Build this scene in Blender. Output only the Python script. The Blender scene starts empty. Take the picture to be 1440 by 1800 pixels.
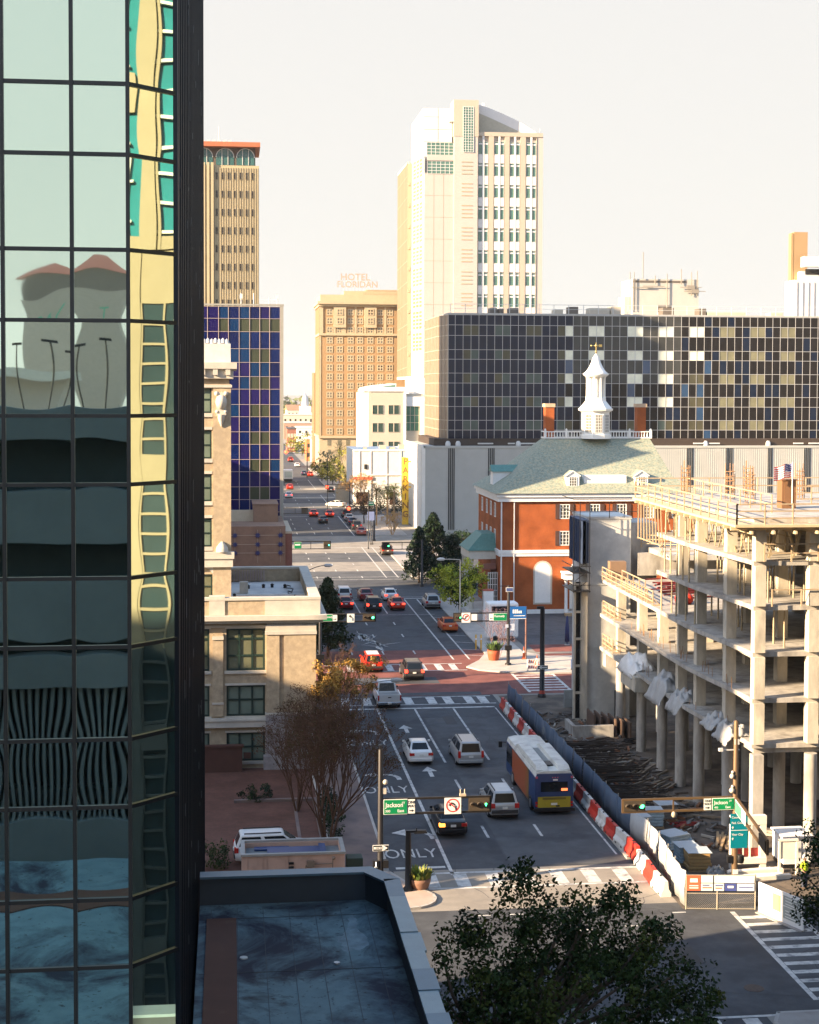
import bpy, math, random
from mathutils import Vector, Matrix
random.seed(7)
S = bpy.context.scene
COL = S.collection
# ---------------------------------------------------------------- camera
CH = 27.0                                   # eye height above the street
YAW, PITCH, ROLL = math.radians(-6.65707), math.radians(-2.3), math.radians(0.2)
RM = Matrix.Rotation(YAW, 3, 'Z') @ Matrix.Rotation(math.pi/2 + PITCH, 3, 'X') @ Matrix.Rotation(ROLL, 3, 'Z')
cd = bpy.data.cameras.new('camera')
cam = bpy.data.objects.new('camera', cd)
COL.objects.link(cam)
cam.matrix_world = Matrix.Translation((0, 0, CH)) @ RM.to_4x4()
cd.sensor_fit = 'HORIZONTAL'; cd.sensor_width = 36.0; cd.lens = 67.5
cd.shift_y = -0.076706; cd.clip_start = 0.2; cd.clip_end = 9000
S.camera = cam
# ---------------------------------------------------------------- sky, sun, exposure
SUN_EL, SUN_AZ = math.radians(19.5), math.radians(18)      # the sun stands low in the west, a little to the south
SUN_DIR = Vector((-math.cos(SUN_AZ)*math.cos(SUN_EL), -math.sin(SUN_AZ)*math.cos(SUN_EL), math.sin(SUN_EL)))
w = bpy.data.worlds.new("World"); S.world = w; w.use_nodes = True
nt = w.node_tree; nt.nodes.clear()
sky = nt.nodes.new('ShaderNodeTexSky'); sky.sky_type = 'NISHITA'; sky.sun_disc = False
sky.sun_elevation = SUN_EL
sky.sun_rotation = math.atan2(SUN_DIR.x, SUN_DIR.y)
sky.air_density = 1.0; sky.dust_density = 1.0; sky.ozone_density = 1.0
bg = nt.nodes.new('ShaderNodeBackground'); bg.inputs['Strength'].default_value = 0.13
wo = nt.nodes.new('ShaderNodeOutputWorld')
# bright milky air: the blue of the upper sky pales to warm white towards the horizon
tc = nt.nodes.new('ShaderNodeTexCoord'); sx_ = nt.nodes.new('ShaderNodeSeparateXYZ'); nt.links.new(tc.outputs['Generated'], sx_.inputs[0])
mr_ = nt.nodes.new('ShaderNodeMapRange'); mr_.interpolation_type = 'SMOOTHSTEP'; mr_.inputs['From Min'].default_value = .26; mr_.inputs['From Max'].default_value = .50; mr_.inputs['To Min'].default_value = 1.0; mr_.inputs['To Max'].default_value = .0
nt.links.new(sx_.outputs[2], mr_.inputs['Value'])
mx_ = nt.nodes.new('ShaderNodeMix'); mx_.data_type = 'RGBA'; nt.links.new(mr_.outputs[0], mx_.inputs[0]); nt.links.new(sky.outputs[0], mx_.inputs[6]); 
m2_ = nt.nodes.new('ShaderNodeMapRange'); m2_.inputs['From Min'].default_value = 0; m2_.inputs['From Max'].default_value = .28; nt.links.new(sx_.outputs[2], m2_.inputs['Value'])
mw_ = nt.nodes.new('ShaderNodeMix'); mw_.data_type = 'RGBA'; mw_.inputs[6].default_value = (1.86, 1.82, 1.71, 1); mw_.inputs[7].default_value = (1.72, 1.70, 1.66, 1)
nt.links.new(m2_.outputs[0], mw_.inputs[0]); nt.links.new(mw_.outputs[2], mx_.inputs[7])
nt.links.new(mx_.outputs[2], bg.inputs[0]); nt.links.new(bg.outputs[0], wo.inputs[0])
sl = bpy.data.lights.new('sun', 'SUN'); sl.energy = 5.0; sl.angle = math.radians(0.5); sl.color = (1.0, 0.755, 0.49)
so = bpy.data.objects.new('sun', sl); COL.objects.link(so)
so.rotation_euler = (-SUN_DIR).to_track_quat('-Z', 'Y').to_euler()
so.location = (-200, -60, 120)
vs = S.view_settings
vs.view_transform = 'Standard'; vs.look = 'None'; vs.gamma = 1; vs.exposure = 2.0; vs.use_curve_mapping = False
S.cycles.max_bounces = 6; S.cycles.diffuse_bounces = 3; S.cycles.glossy_bounces = 4
S.cycles.transparent_max_bounces = 12; S.cycles.caustics_reflective = False; S.cycles.caustics_refractive = False

# ---------------------------------------------------------------- helpers
def ray(x, y):
    return RM @ Vector(((x-720)/2700.0, -(y-900+110.457)/2700.0, -1.0))
def gp(x, y, z=0.0):                        # where the sight line through a photo pixel meets height z
    d = ray(x, y); t = (z-CH)/d.z
    return Vector((d.x*t, d.y*t, z))
def dp(x, y, Y):                            # ... or meets the distance Y along the street
    d = ray(x, y); t = Y/d.y
    return Vector((d.x*t, Y, CH+d.z*t))
ORG = {}
def origin(o):
    return ORG.get(o.name, Vector((0, 0, 0)))
class MB:
    def __init__(s): s.v = []; s.f = []; s.m = []; s.sm = []
    def face(s, pts, mi=0, sm=False):
        n = len(s.v); s.v.extend([tuple(p) for p in pts]); s.f.append(tuple(range(n, n+len(pts)))); s.m.append(mi); s.sm.append(sm)
    def faces(s, pts, fs, mi=0, sm=False):
        n = len(s.v); s.v.extend([tuple(p) for p in pts])
        for f in fs:
            s.f.append(tuple(n+i for i in f)); s.m.append(mi); s.sm.append(sm)
    def box(s, x0, x1, y0, y1, z0, z1, mi=0):
        if x0 > x1: x0, x1 = x1, x0
        if y0 > y1: y0, y1 = y1, y0
        if z0 > z1: z0, z1 = z1, z0
        s.faces([(x0,y0,z0),(x1,y0,z0),(x1,y1,z0),(x0,y1,z0),(x0,y0,z1),(x1,y0,z1),(x1,y1,z1),(x0,y1,z1)],
                [(0,3,2,1),(4,5,6,7),(0,1,5,4),(1,2,6,5),(2,3,7,6),(3,0,4,7)], mi)
        return s
    def prism(s, poly, z0, z1, mi=0):
        n = len(poly)
        a = sum(poly[i][0]*poly[(i+1)%n][1]-poly[(i+1)%n][0]*poly[i][1] for i in range(n))
        if a < 0: poly = poly[::-1]
        P = [(p[0],p[1],z0) for p in poly]+[(p[0],p[1],z1) for p in poly]
        s.faces(P, [tuple(range(n-1,-1,-1)), tuple(range(n,2*n))]+[(i,(i+1)%n,n+(i+1)%n,n+i) for i in range(n)], mi)
        return s
    def bar(s, p, q, w, h=None, mi=0, up=(0,0,1)):
        p = Vector(p); q = Vector(q); d = (q-p)
        if d.length < 1e-6: return s
        d.normalize(); h = h or w; u = Vector(up)
        if abs(d.dot(u)) > .98: u = Vector((0,1,0))
        a = d.cross(u).normalized()*(w/2); b = a.cross(d).normalized()*(h/2)
        P = [p-a-b,p+a-b,p+a+b,p-a+b,q-a-b,q+a-b,q+a+b,q-a+b]
        s.faces(P, [(0,1,2,3),(7,6,5,4),(0,4,5,1),(1,5,6,2),(2,6,7,3),(3,7,4,0)], mi)
        return s
    def tube(s, p, q, r0, r1=None, n=8, mi=0, cap=True):
        p = Vector(p); q = Vector(q); d = (q-p)
        if d.length < 1e-6: return s
        d.normalize(); r1 = r0 if r1 is None else r1
        u = Vector((0,0,1)) if abs(d.z) < .9 else Vector((1,0,0))
        a = d.cross(u).normalized(); b = a.cross(d)
        P = []
        for c, r in ((p,r0),(q,r1)):
            for i in range(n):
                t = 2*math.pi*i/n; P.append(c+a*(r*math.cos(t))+b*(r*math.sin(t)))
        s.faces(P, [(i,n+i,n+(i+1)%n,(i+1)%n) for i in range(n)], mi, True)
        if cap:
            s.faces(P[:n], [tuple(range(n))], mi); s.faces(P[n:], [tuple(range(n-1,-1,-1))], mi)
        return s
    def path(s, pts, r, n=6, mi=0):
        for a, b in zip(pts[:-1], pts[1:]): s.tube(a, b, r, r, n, mi)
        return s
    def lathe(s, prof, c=(0,0,0), n=12, mi=0, sm=True, ph=0.0, sx=1.0, sy=1.0):
        P = []
        for r, z in prof:
            for i in range(n):
                t = 2*math.pi*i/n+ph; P.append((c[0]+r*sx*math.cos(t), c[1]+r*sy*math.sin(t), c[2]+z))
        k = len(prof)
        s.faces(P, [(j*n+i, j*n+(i+1)%n, (j+1)*n+(i+1)%n, (j+1)*n+i) for j in range(k-1) for i in range(n)], mi, sm)
        s.faces(P[:n], [tuple(range(n-1,-1,-1))], mi); s.faces(P[-n:], [tuple(range(n))], mi)
        return s
    def ball(s, c, r, mi=0, n=8, k=6, sz=1.0):
        return s.lathe([(max(.001, r*math.sin(math.pi*j/k)), -r*sz*math.cos(math.pi*j/k)) for j in range(k+1)], c, n, mi)
    def ring(s, rings, mi=0, sm=False, closed=True, caps=True):   # loft through point rings
        n = len(rings[0]); P = [p for r in rings for p in r]
        m = n if closed else n-1
        s.faces(P, [(j*n+i, j*n+(i+1)%n, (j+1)*n+(i+1)%n, (j+1)*n+i) for j in range(len(rings)-1) for i in range(m)], mi, sm)
        if caps:
            s.faces(rings[0], [tuple(range(n-1,-1,-1))], mi); s.faces(rings[-1], [tuple(range(n))], mi)
        return s
    def wall(s, o, u, v, W, H, holes, d, mi=0, rv=0):
        # wall face with rectangular recesses; o origin, u,v unit axes, n = u x v looks out; rv = reveal material
        o = Vector(o); u = Vector(u); v = Vector(v); nn = u.cross(v)
        xs = sorted(set([0, W]+[h[0] for h in holes]+[h[1] for h in holes])); ys = sorted(set([0, H]+[h[2] for h in holes]+[h[3] for h in holes]))
        hs = set()
        for h in holes:
            for i in range(len(xs)-1):
                if xs[i] >= h[0]-1e-6 and xs[i+1] <= h[1]+1e-6:
                    for j in range(len(ys)-1):
                        if ys[j] >= h[2]-1e-6 and ys[j+1] <= h[3]+1e-6: hs.add((i,j))
        for j in range(len(ys)-1):
            i = 0
            while i < len(xs)-1:
                if (i,j) in hs: i += 1; continue
                k = i
                while k+1 < len(xs)-1 and (k+1,j) not in hs: k += 1
                s.face([o+u*xs[i]+v*ys[j], o+u*xs[k+1]+v*ys[j], o+u*xs[k+1]+v*ys[j+1], o+u*xs[i]+v*ys[j+1]], mi); i = k+1
        for h in holes:
            a = o+u*h[0]+v*h[2]; b = o+u*h[1]+v*h[2]; c = o+u*h[1]+v*h[3]; e = o+u*h[0]+v*h[3]; k = -nn*d
            for p, q in ((a,b),(b,c),(c,e),(e,a)): s.face([p, p+k, q+k, q], rv)
        return s
    def join(s, o, M=None):
        n = len(s.v); s.v.extend([tuple(M @ Vector(p)) if M else p for p in o.v])
        s.f.extend([tuple(n+i for i in f) for f in o.f]); s.m.extend(o.m); s.sm.extend(o.sm); return s
    def build(s, name, mats, parent=None, kind=None, label=None, bevel=0, org=None, solid=0):
        me = bpy.data.meshes.new(name)
        og = origin(parent) if parent is not None else (Vector(org) if org is not None else Vector((0,0,0)))
        me.from_pydata([(p[0]-og.x, p[1]-og.y, p[2]-og.z) for p in s.v], [], s.f)
        if not isinstance(mats, (list, tuple)): mats = [mats]
        for m in mats: me.materials.append(m)
        me.polygons.foreach_set('material_index', s.m); me.polygons.foreach_set('use_smooth', s.sm); me.update()
        o = bpy.data.objects.new(name, me); COL.objects.link(o)
        if parent is not None: o.parent = parent
        elif org is not None: o.location = og
        ORG[o.name] = og
        if kind: o['kind'] = kind
        if label: o['label'] = label
        if bevel:
            b = o.modifiers.new('bevel', 'BEVEL'); b.width = bevel; b.segments = 2; b.limit_method = 'ANGLE'; b.angle_limit = math.radians(35)
        return o
def tag(o, label, cat, group=None):
    o['label'] = label; o['category'] = cat
    if group: o['group'] = group
    return o
def thing(name, label, cat, loc=(0,0,0), group=None):
    o = bpy.data.objects.new(name, None); COL.objects.link(o); o.location = loc; o.empty_display_size = .3
    ORG[o.name] = Vector(loc); return tag(o, label, cat, group)
def place(o, loc, rz=0.0):
    o.location = loc; o.rotation_euler = (0, 0, rz); return o
def dup(root, loc, rz=0.0, label=None):
    c = root.copy(); COL.objects.link(c); c.location = loc; c.rotation_euler = (0, 0, rz)
    if label: c['label'] = label
    for ch in list(root.children):
        k = ch.copy(); COL.objects.link(k); k.parent = c
        for g in list(ch.children):
            q = g.copy(); COL.objects.link(q); q.parent = k
    return c
def text_mb(s, size, mi=0, th=0.0, align='CENTER', bold=0.0, sx=1.0):
    # letters as a mesh in the XZ plane, facing -Y, centred on the origin
    cu = bpy.data.curves.new('t', 'FONT'); cu.body = s; cu.size = size; cu.align_x = align; cu.align_y = 'CENTER'; cu.extrude = th; cu.offset = bold; cu.resolution_u = 3
    ob = bpy.data.objects.new('t', cu); me = ob.to_mesh()
    b = MB(); b.v = [(v.co.x*sx, -v.co.z, v.co.y) for v in me.vertices]; b.f = [tuple(p.vertices) for p in me.polygons]
    b.m = [mi]*len(b.f); b.sm = [False]*len(b.f)
    ob.to_mesh_clear(); bpy.data.objects.remove(ob); bpy.data.curves.remove(cu)
    return b
def T(x, y, z, rz=0.0): return Matrix.Translation((x,y,z)) @ Matrix.Rotation(rz, 4, 'Z')

# ---------------------------------------------------------------- materials
MATS = {}
def mat(name, col, rough=.7, metal=0.0, var=.12, scale=1.5, bump=0.0, bscale=20.0, spec=.5, stain=None, sscale=.25, sthr=.55, alpha=1.0, emit=0.0, stretch=None, fine=0.0, coat=0.0):
    if name in MATS: return MATS[name]
    m = bpy.data.materials.new(name); m.use_nodes = True; t = m.node_tree; n = t.nodes; L = t.links
    p = n['Principled BSDF']; p.inputs['Roughness'].default_value = rough; p.inputs['Metallic'].default_value = metal
    p.inputs['Specular IOR Level'].default_value = spec
    if coat: p.inputs['Coat Weight'].default_value = coat; p.inputs['Coat Roughness'].default_value = .05
    g = n.new('ShaderNodeNewGeometry'); vec = g.outputs['Position']
    if stretch:
        mp = n.new('ShaderNodeVectorMath'); mp.operation = 'MULTIPLY'; mp.inputs[1].default_value = stretch; L.new(vec, mp.inputs[0]); vec = mp.outputs[0]
    c4 = (*col, 1)
    nz = n.new('ShaderNodeTexNoise'); nz.inputs['Scale'].default_value = scale; nz.inputs['Detail'].default_value = 6; nz.inputs['Roughness'].default_value = .65; L.new(vec, nz.inputs['Vector'])
    mr = n.new('ShaderNodeMapRange'); mr.inputs['From Min'].default_value = .25; mr.inputs['From Max'].default_value = .75
    mr.inputs['To Min'].default_value = 1-var; mr.inputs['To Max'].default_value = 1+var; L.new(nz.outputs[0], mr.inputs['Value'])
    vm = n.new('ShaderNodeVectorMath'); vm.operation = 'SCALE'; vm.inputs[0].default_value = col; L.new(mr.outputs[0], vm.inputs['Scale'])
    out = vm.outputs[0]
    if stain:
        s2 = n.new('ShaderNodeTexNoise'); s2.inputs['Scale'].default_value = sscale; s2.inputs['Detail'].default_value = 8; s2.inputs['Roughness'].default_value = .6; L.new(vec, s2.inputs['Vector'])
        r2 = n.new('ShaderNodeMapRange'); r2.inputs['From Min'].default_value = sthr-.06; r2.inputs['From Max'].default_value = sthr+.1; L.new(s2.outputs[0], r2.inputs['Value'])
        mx = n.new('ShaderNodeMix'); mx.data_type = 'RGBA'; L.new(r2.outputs[0], mx.inputs[0]); L.new(out, mx.inputs[6]); mx.inputs[7].default_value = (*stain, 1); out = mx.outputs[2]
    L.new(out, p.inputs['Base Color'])
    if emit: L.new(out, p.inputs['Emission Color']); p.inputs['Emission Strength'].default_value = emit
    if bump:
        b = n.new('ShaderNodeBump'); b.inputs['Strength'].default_value = bump; b.inputs['Distance'].default_value = .02
        bz = n.new('ShaderNodeTexNoise'); bz.inputs['Scale'].default_value = bscale; bz.inputs['Detail'].default_value = 4; L.new(vec, bz.inputs['Vector']); L.new(bz.outputs[0], b.inputs['Height']); L.new(b.outputs[0], p.inputs['Normal'])
    if alpha < 1: p.inputs['Alpha'].default_value = alpha
    MATS[name] = m; return m
def glass(name, col, rough=.04, wav=.15, wscale=.6, metal=0.0, spec=.7, var=.25):
    # window glass: a dark or tinted body with a slightly wavy mirror-like face
    if name in MATS: return MATS[name]
    m = mat(name, col, rough, metal, var, .35, spec=spec)
    t = m.node_tree; n = t.nodes; p = n['Principled BSDF']
    if wav:
        g = n.new('ShaderNodeNewGeometry'); z = n.new('ShaderNodeTexNoise'); z.inputs['Scale'].default_value = wscale; z.inputs['Detail'].default_value = 1.5
        b = n.new('ShaderNodeBump'); b.inputs['Strength'].default_value = wav; b.inputs['Distance'].default_value = .1
        t.links.new(g.outputs['Position'], z.inputs['Vector']); t.links.new(z.outputs[0], b.inputs['Height']); t.links.new(b.outputs[0], p.inputs['Normal'])
    return m
def brickmat(name, c1, c2, mortar, scale=4.0, axis='XZ', rough=.85, ms=.02):
    m = bpy.data.materials.new(name); m.use_nodes = True; t = m.node_tree; n = t.nodes; L = t.links; p = n['Principled BSDF']; p.inputs['Roughness'].default_value = rough; p.inputs['Specular IOR Level'].default_value = .2
    g = n.new('ShaderNodeNewGeometry'); sp = n.new('ShaderNodeSeparateXYZ'); cb = n.new('ShaderNodeCombineXYZ'); L.new(g.outputs['Position'], sp.inputs[0])
    ad = n.new('ShaderNodeMath'); L.new(sp.outputs[0], ad.inputs[0])
    if axis == 'XZ': L.new(sp.outputs[1], ad.inputs[1]); L.new(sp.outputs[2], cb.inputs[1])
    else: ad.inputs[1].default_value = 0; L.new(sp.outputs[1], cb.inputs[1])
    L.new(ad.outputs[0], cb.inputs[0])
    b = n.new('ShaderNodeTexBrick'); b.inputs['Color1'].default_value = (*c1,1); b.inputs['Color2'].default_value = (*c2,1); b.inputs['Mortar'].default_value = (*mortar,1)
    b.inputs['Scale'].default_value = scale; b.inputs['Mortar Size'].default_value = ms; L.new(cb.outputs[0], b.inputs['Vector'])
    z = n.new('ShaderNodeTexNoise'); z.inputs['Scale'].default_value = .6; z.inputs['Detail'].default_value = 6; L.new(g.outputs['Position'], z.inputs['Vector'])
    mr = n.new('ShaderNodeMapRange'); mr.inputs['From Min'].default_value = .3; mr.inputs['From Max'].default_value = .7; mr.inputs['To Min'].default_value = .75; mr.inputs['To Max'].default_value = 1.2; L.new(z.outputs[0], mr.inputs['Value'])
    vm = n.new('ShaderNodeVectorMath'); vm.operation = 'SCALE'; L.new(b.outputs['Color'], vm.inputs[0]); L.new(mr.outputs[0], vm.inputs['Scale']); L.new(vm.outputs[0], p.inputs['Base Color'])
    MATS[name] = m; return m

ASPH = mat('asphalt', (.060,.064,.070), .85, 0, .3, 1.1, .3, 60, stain=(.036,.038,.044), sscale=.3, sthr=.54)
ASPH2 = mat('older asphalt', (.080,.083,.088), .85, 0, .28, .9, .3, 60, stain=(.048,.05,.055), sscale=.35, sthr=.55)
PAINT = mat('road paint', (.54,.525,.49), .7, 0, .25, 3, stain=(.20,.20,.20), sscale=1.6, sthr=.57)
CONC = mat('pavement concrete', (.34,.31,.28), .85, 0, .15, 1.0, .2, 30, stain=(.25,.22,.2), sscale=.4, sthr=.58)
KERB = mat('kerb concrete', (.42,.39,.35), .85, 0, .15, 2)
PAVER = brickmat('red brick pavers', (.23,.082,.066), (.19,.07,.058), (.14,.075,.065), 3.5, 'XY')
DIRT = mat('site dirt', (.135,.105,.078), .95, 0, .45, .9, .8, 6, stain=(.06,.048,.038), sscale=.35, sthr=.5)
GROUND = mat('city ground', (.26,.24,.21), .9, 0, .25, .05)
NAVY = mat('dark navy metal', (.012,.017,.024), .35, .6, .1, 3)
BLACK = mat('black metal', (.015,.015,.017), .45, .3, .15, 4)
STEEL = mat('galvanised steel', (.42,.42,.42), .45, .7, .15, 3)
LGREY = mat('light grey paint', (.55,.55,.53), .55, 0, .1, 3)
WHITE = mat('white paint', (.78,.77,.74), .55, 0, .06, 1.5)
RUBBER = mat('rubber', (.02,.02,.021), .85, 0, .1, 5)
CHROME = mat('chrome', (.6,.6,.6), .2, 1.0, .05, 5)
CARGLASS = glass('car glass', (.008,.011,.014), .08, 0, spec=.35)
TAIL = mat('tail lamp red', (.45,.02,.015), .25, 0, .1, 8)
TAILON = mat('lit brake lamp', (.9,.04,.02), .3, 0, .05, 8, emit=1.6)
AMBER = mat('lit indicator', (1.0,.28,.03), .3, 0, .05, 8, emit=2.2)
PLATE = mat('number plate', (.7,.7,.66), .5, 0, .1, 6)
WOOD = mat('timber', (.36,.25,.14), .8, 0, .25, 3)
CONCR = mat('raw concrete', (.40,.375,.335), .85, 0, .3, 1.6, .25, 8, stain=(.25,.23,.205), sscale=.9, sthr=.55, stretch=(1,1,.35))
GREENSIGN = mat('green sign', (.0,.22,.075), .45, 0, .05, 2)
SIGNW = mat('white sign', (.75,.75,.72), .5, 0, .05, 2)
SIGNK = mat('sign black', (.015,.015,.015), .5, 0, .05, 2)
SIGNR = mat('sign red', (.6,.03,.03), .5, 0, .05, 2)
GLOW = mat('green signal light', (.05,.9,.25), .3, 0, .02, 8, emit=3.0)
REDGLOW = mat('red signal light', (1.0,.06,.02), .3, 0, .02, 8, emit=2.0)
LAMPOFF = mat('dark signal lens', (.09,.06,.035), .25, 0, .1, 8)
# ================================================================ THE SETTING
def struct(name, b, m, **k): return b.build(name, m, kind='structure', **k)
g = MB(); g.face([(-4000,-1500,0),(4000,-1500,0),(4000,5000,0),(-4000,5000,0)]); struct('ground', g, GROUND)
CROSS = [(63,84),(196.5,214.5),(259,277),(322,340),(385,403),(448,466),(511,529)]
def sheet(b, x0, x1, y0, y1, z, mi=0): b.face([(x0,y0,z),(x1,y0,z),(x1,y1,z),(x0,y1,z)], mi)
r = MB()
sheet(r, 8.8, 22.9, -60, 63, .006); sheet(r, 8.8, 22.9, 84, 132.6, .006)
for a, b_ in ((152.6,196.5),(214.5,259),(277,322),(340,385),(403,448),(466,511),(529,900)): sheet(r, 9, 25.6, a, b_, .006)
for a, b_ in CROSS: sheet(r, -140, 200, a, b_, .006)
struct('road', r, ASPH)
r = MB(); sheet(r, 15.7, 22.85, 84.5, 123.5, .010); sheet(r, 9.1, 25.5, 215, 258.5, .010); sheet(r, 30.5, 42, 156, 176.5, .010); sheet(r, 25.7,46, 67,77, .010)
struct('road_patch', r, ASPH2)
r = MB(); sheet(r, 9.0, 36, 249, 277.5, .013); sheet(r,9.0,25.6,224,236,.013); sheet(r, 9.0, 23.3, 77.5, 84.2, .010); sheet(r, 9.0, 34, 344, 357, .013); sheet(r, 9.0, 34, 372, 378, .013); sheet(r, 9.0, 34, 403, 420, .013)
struct('sunlit_crossing', r, mat('sunlit pale asphalt', (.27,.24,.20), .85, 0, .18, .6, .2, 30, stain=(.20,.18,.155), sscale=.4, sthr=.55))  # paler asphalt painted where sun strips cross the shaded street
r = MB(); sheet(r, -120, 200, 132.6, 152.6, .006); sheet(r, 9.0, 25.6, 152.6, 155.8, .011); sheet(r, 31, 36.5, 153.6, 158, .011); struct('brick_paving', r, PAVER)
r = MB(); sheet(r, 11.2, 19, 138.0, 141.2, .011); sheet(r, -120, 22, 132.7, 134.0, .011); struct('asphalt_strip', r, ASPH)
LOTB = brickmat('lot brick', (.145,.066,.046), (.11,.052,.038), (.09,.05,.04), 2.6, 'XY')
r = MB(); sheet(r, -40, 5.6, 84.4, 108.4, .008); struct('brick_lot', r, LOTB)
r = MB(); sheet(r, 23.3, 90, 76.5, 132, .010); struct('building_site_ground', r, DIRT)
# pavements: real slabs with a kerb edge
def slab(name, polys, m=CONC, h=.13, kerb=True):
    b = MB()
    for p in polys:
        b.prism(p, 0, h, 0)
        if kerb:
            n = len(p); ar = sum(p[i][0]*p[(i+1)%n][1]-p[(i+1)%n][0]*p[i][1] for i in range(n)); q = p if ar > 0 else p[::-1]
            for i in range(n):
                a = Vector((*q[i],0)); c = Vector((*q[(i+1)%n],0)); d = (c-a); 
                if d.length < .3: continue
                d.normalize(); nn = Vector((d.y,-d.x,0))
                b.face([a+nn*.004+Vector((0,0,h-.13)), c+nn*.004+Vector((0,0,h-.13)), c+nn*.004+Vector((0,0,h+.004)), a+nn*.004+Vector((0,0,h+.004))], 1)
                b.face([a+nn*.004+Vector((0,0,h+.004)), c+nn*.004+Vector((0,0,h+.004)), c-nn*.16+Vector((0,0,h+.004)), a-nn*.16+Vector((0,0,h+.004))], 1)
    return struct(name, b, [m, KERB])
WALK = mat('worn brown pavement', (.19,.135,.115), .85, 0, .2, 1, stain=(.12,.09,.085), sscale=.5, sthr=.5)
arc = lambda cx, cy, rr, a0, a1, n=7: [(cx+rr*math.cos(math.radians(a0+(a1-a0)*i/n)), cy+rr*math.sin(math.radians(a0+(a1-a0)*i/n))) for i in range(n+1)]
slab('pavement', [[(5.6,84.4)]+arc(7.6,85.6,1.2,-90,0)+[(8.8,131)]+arc(7.6,131,1.2,0,90)+[(5.6,132.2)],
                  [(-40,81.4),(5.9,81.4),(5.9,84.3),(-40,84.3)], [(-40,60),(-40,62.6)]+[(8.0,62.6),(8.8,61.8),(8.8,-60),(5.4,-60),(5.4,60)]], WALK)
slab('pavement', [arc(9.2,79.4,1.6,-90,60)+[(8.8,83.9),(6.2,83.9),(6.2,77.8)]], mat('warm corner paving', (.42,.33,.27), .85, 0, .15, 1))
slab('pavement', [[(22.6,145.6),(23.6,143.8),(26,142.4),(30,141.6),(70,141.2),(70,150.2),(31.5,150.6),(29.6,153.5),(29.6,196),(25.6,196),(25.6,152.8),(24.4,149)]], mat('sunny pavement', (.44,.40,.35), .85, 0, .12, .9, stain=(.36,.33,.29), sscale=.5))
slab('pavement', [[(4,153),(9,153),(9,196),(4,196)], [(4,215),(9,215),(9,258.5),(4,258.5)], [(25.6,215),(34,215),(34,258.5),(25.6,258.5)]]+
     [[(x0,a+.5),(x1,a+.5),(x1,b_-.5),(x0,b_-.5)] for a, b_ in ((277,322),(340,385),(403,448),(466,511)) for x0, x1 in ((4,9),(25.6,32))])
slab('pavement', [[(22.9,-60),(27.5,-60),(27.5,63),(23.4,63),(22.9,62)]])
slab('site_kerb', [[(22.55,85),(22.95,85),(22.95,127),(22.55,127)]])
r = MB()
sheet(r, 31, 120, 156, 179.8, .006); sheet(r, 34, 140, 214.5, 259, .006)
struct('parking_court', r, ASPH2)
# painted markings
m = MB(); Z = .016
def line(x0, y0, x1, y1, w_, z=Z):
    d = Vector((x1-x0, y1-y0, 0)).normalized(); nn = Vector((-d.y, d.x, 0))*w_/2
    a = Vector((x0,y0,z)); c = Vector((x1,y1,z)); m.face([a+nn, a-nn, c-nn, c+nn])
line(12.22,83.3,12.22,127,.2); line(15.36,108.6,15.36,127,.17); line(18.63,109,18.63,127,.17); line(22.2,86,22.2,127,.12)
for x in (15.36,18.63):
    for y in (90.0,101.2): line(x, y, x, y+2.5, .17)
line(9.3,127.4,22.2,127.4,.4); line(9.0,128.9,22.6,128.9,.2); line(9.0,132.0,22.6,132.0,.2)
for x in (9.8,11.6,13.3,15.2,17.2,18.65,20.5,21.7): line(x,129.1,x,131.8,.75)
line(9.0,144.4,22.5,144.4,.2); line(9.0,147.9,22.5,147.9,.2)
for x in (9.9,11.4,13.0,15.2,16.6,18.4,20.0,21.4): line(x,144.6,x,147.7,.65)
line(9.2,84.7,12,84.7,.35)
for x in (12.2,15.4,18.6):
    for y in (153.6,164.2,172.8,216,224,232,240,248): line(x, y, x, y+2.0, .16)
    for a in (278,341,404,467): 
        for k in range(4): line(x, a+3+k*10, x, a+6.5+k*10, .16)
line(15.4,181.5,15.4,194,.15); line(18.6,181.5,18.6,194,.15)
line(22.0,150,22.0,193.5,.17); line(23.6,150,23.6,193.5,.17); line(22.0,216,22.0,258,.17); line(23.7,216,23.7,258,.17)
for a, b_ in ((278,321),(341,384),(404,447)): line(22.4,a,22.4,b_,.17)
for y in (152.5,156,160.5,165,171,178,185,190,226,232,238): line(23.7,y,25.5,y-.7,.12)
line(9.2,194.4,25.4,194.4,.4); line(9.2,195.7,25.4,195.7,.2); line(9.2,214.2,25.4,214.2,.25); line(9.2,217.0,25.4,217.0,.2)
for a in (257,320,383,446): line(9.2,a,25.4,a,.4)
line(24.2,180.5,9.5,180.5,.12)
# zebra across the brick street and at the near junction
line(26.4,142.0,26.4,133.2,.25); line(30.2,141.6,30.2,133.2,.25); line(33.4,141.4,33.4,133,.3); line(37,141.4,37,133,.3)
for k in range(7): line(26.5,134.0+k*1.2,30.1,134.0+k*1.2,.42); line(33.6,134.0+k*1.2,36.9,134.0+k*1.2,.42)
line(10.6,81.0,22.9,81.0,.25); line(10.6,83.6,22.9,83.6,.25)
for x in (10.9,12.6,14.4,16.2,18.0,19.8,21.6): line(x,81.2,x,83.4,.75)
line(25.7,75.8,25.7,64.3,.25); line(28.9,76.2,28.9,64.3,.25)
for k in range(11): line(25.85,74.9-k*1.05,28.75,74.9-k*1.05,.40)
line(9.2,62.9,24.0,62.9,.2); line(9.2,59.6,24.0,59.6,.2)
for k in range(9): line(10.2+k*1.7,62.7,10.2+k*1.7,59.8,.7)
for x, y in ((19.6,74.3),(21.4,74.3),(17.2,74.0),(12.5,76.6),(14.2,76.6),(22.6,76)): line(x,y,x+.7,y,.14)
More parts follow.
